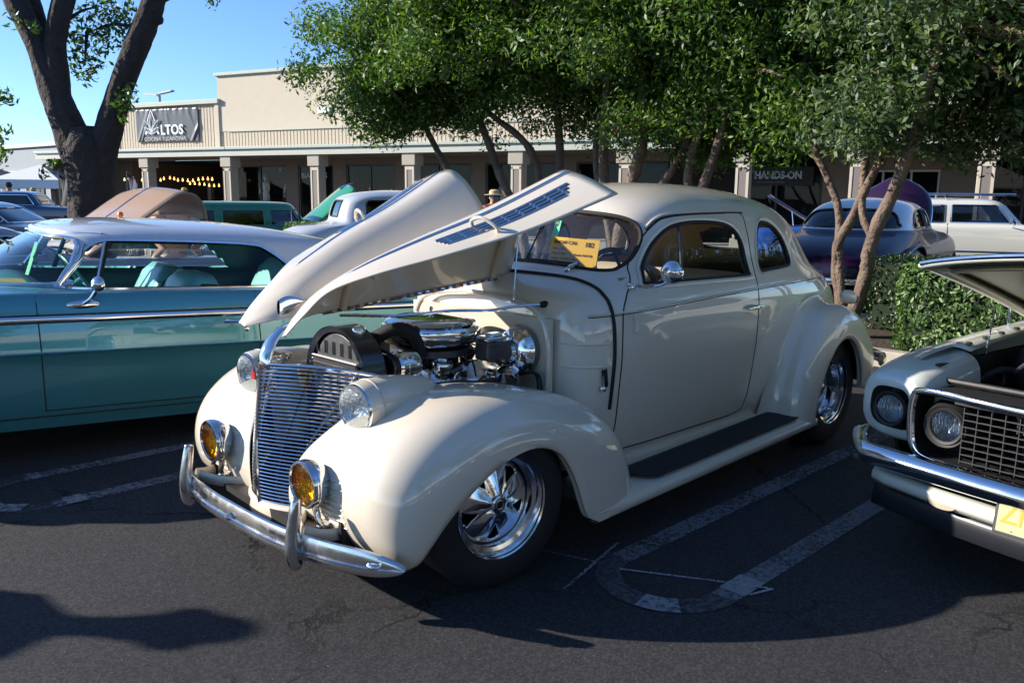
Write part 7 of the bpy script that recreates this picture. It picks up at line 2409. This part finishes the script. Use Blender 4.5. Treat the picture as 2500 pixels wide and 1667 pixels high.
def stand(lean=0.0, larm=None, rarm=None):
    j = dict(pelvis=(0, 0, .93), waist=(.02 + lean * .2, 0, 1.10), chest=(.0 + lean * .6, 0, 1.32), neck=(.01 + lean * .85, 0, 1.49), head=(.03 + lean * 1.05, 0, 1.63),
             lsh=(lean * .7, .19, 1.40), rsh=(lean * .7, -.19, 1.40), lhip=(0, .09, .86), rhip=(0, -.09, .86), lkn=(.03, .10, .48), rkn=(.02, -.11, .48), lan=(0, .10, .09), ran=(-.03, -.11, .09), lto=(.15, .12, .04), rto=(.12, -.13, .04))
    if lean:
        for k, dz in (("waist", .02), ("chest", .09), ("neck", .16), ("head", .20), ("lsh", .12), ("rsh", .12)):
            v = list(j[k]); v[2] -= dz * lean * 2; j[k] = tuple(v)
    la = larm or ((.02, .25, 1.13), (.10, .24, .90), (.13, .24, .82))
    ra = rarm or ((.02, -.25, 1.13), (.10, -.24, .90), (.13, -.24, .82))
    for s, a in (("l", la), ("r", ra)):
        j[s + "el"], j[s + "wr"], j[s + "ha"] = a
    return j


C_ = lambda n, c, r=.8: mat(n, c, r)
GREY_T = C_("grey_tshirt", (.50, .50, .52)); JEANS = C_("blue_jeans", (.05, .08, .16)); NAVYT = C_("navy_shirt", (.02, .025, .05)); KHAKI = C_("khaki", (.32, .26, .17)); WHITE_T = C_("white_shirt", (.70, .71, .73)); BLACKT = C_("black_shirt", (.015, .015, .018))
HAIRD = C_("dark_hair", (.03, .02, .015)); HAIRG = C_("grey_hair", (.35, .34, .33)); STRAW = C_("straw_hat", (.50, .40, .25)); CAPW = C_("white_cap", (.7, .72, .75)); CAPY = C_("yellow_cap", (.55, .40, .08))
person("person in grey t-shirt leaning over behind the mauve-tan car", (-2.15, -7.25, 0), radians(75), stand(.45, ((.45, .25, .98), (.62, .10, .82), (.68, .06, .78)), ((.42, -.25, .98), (.60, -.14, .82), (.66, -.12, .78))), dict(top=GREY_T, leg=KHAKI), HAIRD)
pp = gp(15, 30)
person("person in white cap at the far left edge", gp(12, 30), radians(-20), stand(), dict(top=KHAKI, leg=JEANS), None, (CAPW, .12), 1.66)
person("person in dark shirt and cap near the white tent", gp(36, 28), radians(-60), stand(), dict(top=NAVYT, leg=JEANS, long=True), HAIRD, (NAVYT, .13), 1.80)
person("person in black shirt left of the navy pickup", gp(90, 30), radians(-80), stand(), dict(top=BLACKT, leg=JEANS), C_("blond_hair", (.45, .34, .16)), None, 1.66)
person("person in wide straw hat between the raised hood halves", gp(1131, 15.5), radians(80), stand(), dict(top=C_("red_shirt", (.30, .06, .04)), leg=JEANS), HAIRG, (STRAW, .19), 1.60)
person("person in grey brimmed hat behind the far hood half", gp(957, 17), radians(120), stand(), dict(top=C_("brown_jacket", (.16, .10, .07)), leg=JEANS, long=True), HAIRG, (C_("grey_felt_hat", (.20, .19, .19)), .15), 1.78)
person("person in yellow cap standing before the restaurant", gp(432, 29), radians(60), stand(), dict(top=BLACKT, leg=JEANS), HAIRD, (CAPY, .13), 1.68)
person("person in black under the string lights", gp(345, 31), radians(90), stand(), dict(top=BLACKT, leg=BLACKT, long=True), HAIRD, None, 1.70)

# show card and tag in the coupe's windshield
card = thing("show_card", "orange-yellow show card numbered 182 propped in the coupe's windshield", "card")
o_, axx, ayy = np.array((-.952, .118, 1.172)), Vector((-.28, .95, -.05)).normalized(), Vector((-.20, .02, .98)).normalized()
nrm_ = axx.cross(ayy)
YC = mat("orange_yellow_card", (.80, .44, .03), .65)
MB().prism([(0, 0), (.262, 0), (.262, .150), (0, .150)], .002, o_, axx, ayy).build("card_sheet", YC, card, smooth=False)
INK = mat("black_ink", (.02, .02, .02), .7)
def on_card(s, x, y, size, sx=1.0):
    text("card_lettering", s, size, INK, card, np.array(o_) + np.array(axx) * x + np.array(ayy) * y + np.array(nrm_) * .0045, axx, ayy, ext=.0006, sx=sx)
on_card("182", .185, .112, .034)
on_card("SHOW CAR", .016, .118, .024)
on_card("Year: 1939", .016, .088, .015)
on_card("Make: CHEV", .016, .064, .015)
on_card("Model: MASTER", .135, .064, .015)
on_card("Owner: TOMMY LEE", .016, .040, .015)
on_card("City: ROCKLIN", .016, .016, .015)
tg = thing("hang_tag", "green tag hanging behind the coupe's windshield above the yellow card", "tag")
MB().box((-1.035, .10, 1.345), (.003, .055, .105), (0, radians(-16), radians(-14))).build("tag_face", mat("green_tag", (.03, .55, .24), .6), tg, smooth=False)
MB().box((-1.025, .10, 1.285), (.003, .055, .026), (0, radians(-16), radians(-14))).build("tag_foot", mat("dark_green_tag", (.02, .20, .10), .6), tg, smooth=False)
MB().lathe([(.008, 0), (.013, .001), (.018, 0)], (-1.041, .10, 1.385), (1, 0, .3), 12).build("tag_hole", RUBBER, tg)

# tents and flags, far left
def tent(label, c, w, top, canopy, valance, rot, text_=None):
    t = thing("pop_up_tent", label, "tent", c, (0, 0, rot))
    P = [(-w, -w, 2.05), (w, -w, 2.05), (w, w, 2.05), (-w, w, 2.05)]
    b_ = MB()
    b_.add(P + [(0, 0, top)], [(0, 1, 4), (1, 2, 4), (2, 3, 4), (3, 0, 4)])
    b_.build("canopy", canopy, t, smooth=False, solid=.02)
    for k in range(4):
        a, b2 = np.array(P[k]), np.array(P[(k + 1) % 4])
        MB().add([a, b2, b2 - (0, 0, .38), a - (0, 0, .38)], [(0, 1, 2, 3)]).build("valance", valance, t, smooth=False, solid=.01)
        MB().tube([(P[k][0], P[k][1], 0), (P[k][0], P[k][1], 2.05)], .025, 6).build("tent_leg", FRAMEW, t)
    return t
tent("brown and black pop-up tent at the far left edge", gp(-10, 40), 1.5, 2.75, C_("tan_canvas", (.30, .22, .14)), C_("black_canvas", (.015, .015, .03)), BROT + .2)
tent("white pop-up tent left of the big trunk", gp(112, 38), 1.5, 2.75, C_("white_canvas", (.75, .77, .8)), C_("white_canvas", (.75, .77, .8)), BROT + .5)
def flag(label, c, hgt, col):
    t = thing("feather_flag", label, "flag", c, (0, 0, BROT))
    MB().tube([(0, 0, 0), (.0, 0, hgt * .6), (.05, 0, hgt)], .018, 6).build("flag_pole", CHROME, t)
    rows = [[(.04 + .75 * u, .10 * sin(u * 5 + v * 3), hgt - .10 - 1.15 * v - .42 * u) for u in np.linspace(0, 1, 10)] for v in np.linspace(0, 1, 10)]
    MB().grid(rows).build("flag_cloth", col, t, ang=180, solid=.008)
flag("dark flag on a pole left of the big trunk", gp(148, 33), 2.3, BLACKT)
flag("navy flag with pale edge right of the big trunk", gp(302, 32.5), 2.35, NAVYT)
lp = thing("lot_lamp", "twin-arm parking lot lamp rising behind the banner wall", "lamp post", gp(388, 62), (0, 0, BROT))
MB().tube([(0, 0, 0), (0, 0, 8.6)], .10, 8).build("pole", FRAMEW, lp)
for s in (-1, 1):
    MB().box((s * .75, 0, 8.65 + .05 * s), (1.3, .35, .10), (0, radians(-6 * s), 0)).build("lamp_head", FRAMEW, lp, smooth=False)

# added unseen behind the viewer: trees block sky light, shop reflects in the paint
rng = np.random.default_rng(77)
Vs = []
for (x, y, z, a, b_, c) in ((9.5, 8.5, 4.6, 3.2, 3.0, 2.6), (3.6, 11.5, 4.9, 3.4, 3.0, 2.8), (-3.2, 12.0, 4.6, 3.3, 3.0, 2.6), (-9.5, 11.2, 4.8, 3.2, 3.0, 2.7), (-15, 10.5, 4.6, 3.0, 3.0, 2.5), (13.5, 3.2, 5.0, 3.0, 3.0, 2.7)):
    Cc = np.array(crown_points(rng, (x, y, z), (a, b_, c), 90, .5))
    Vs.append(leaves(rng, Cc, 60, .6, .26, .8))
tr_ = leaf_mesh("sky_block_trees", Vs, LEAF, None)
tag(tr_, "row of leafy trees added behind the viewer to block sky light", "trees", kind="stuff")
ob = thing("reflection_shop", "pale shop front added behind the viewer for paint reflections", "building", (0, 34, 0), (0, 0, 0))
MB().box((0, 4, 2.4), (70, 8, 4.8)).build("wall", STUCCO, ob, smooth=False)
MB().box((0, -.9, 3.0), (70, 1.8, .35)).build("canopy", TRIMG, ob, smooth=False)
for k in range(14):
    MB().box((-30 + k * 4.6, -.02, 1.4), (3.4, .1, 2.4)).build("window", FRAMED, ob, smooth=False)
person("bystander in cap standing left of the frame whose shadow falls on the asphalt", (3.87, -2.84, 0), radians(150), stand(), dict(top=NAVYT, leg=JEANS), HAIRD, (NAVYT, .15), 1.78)
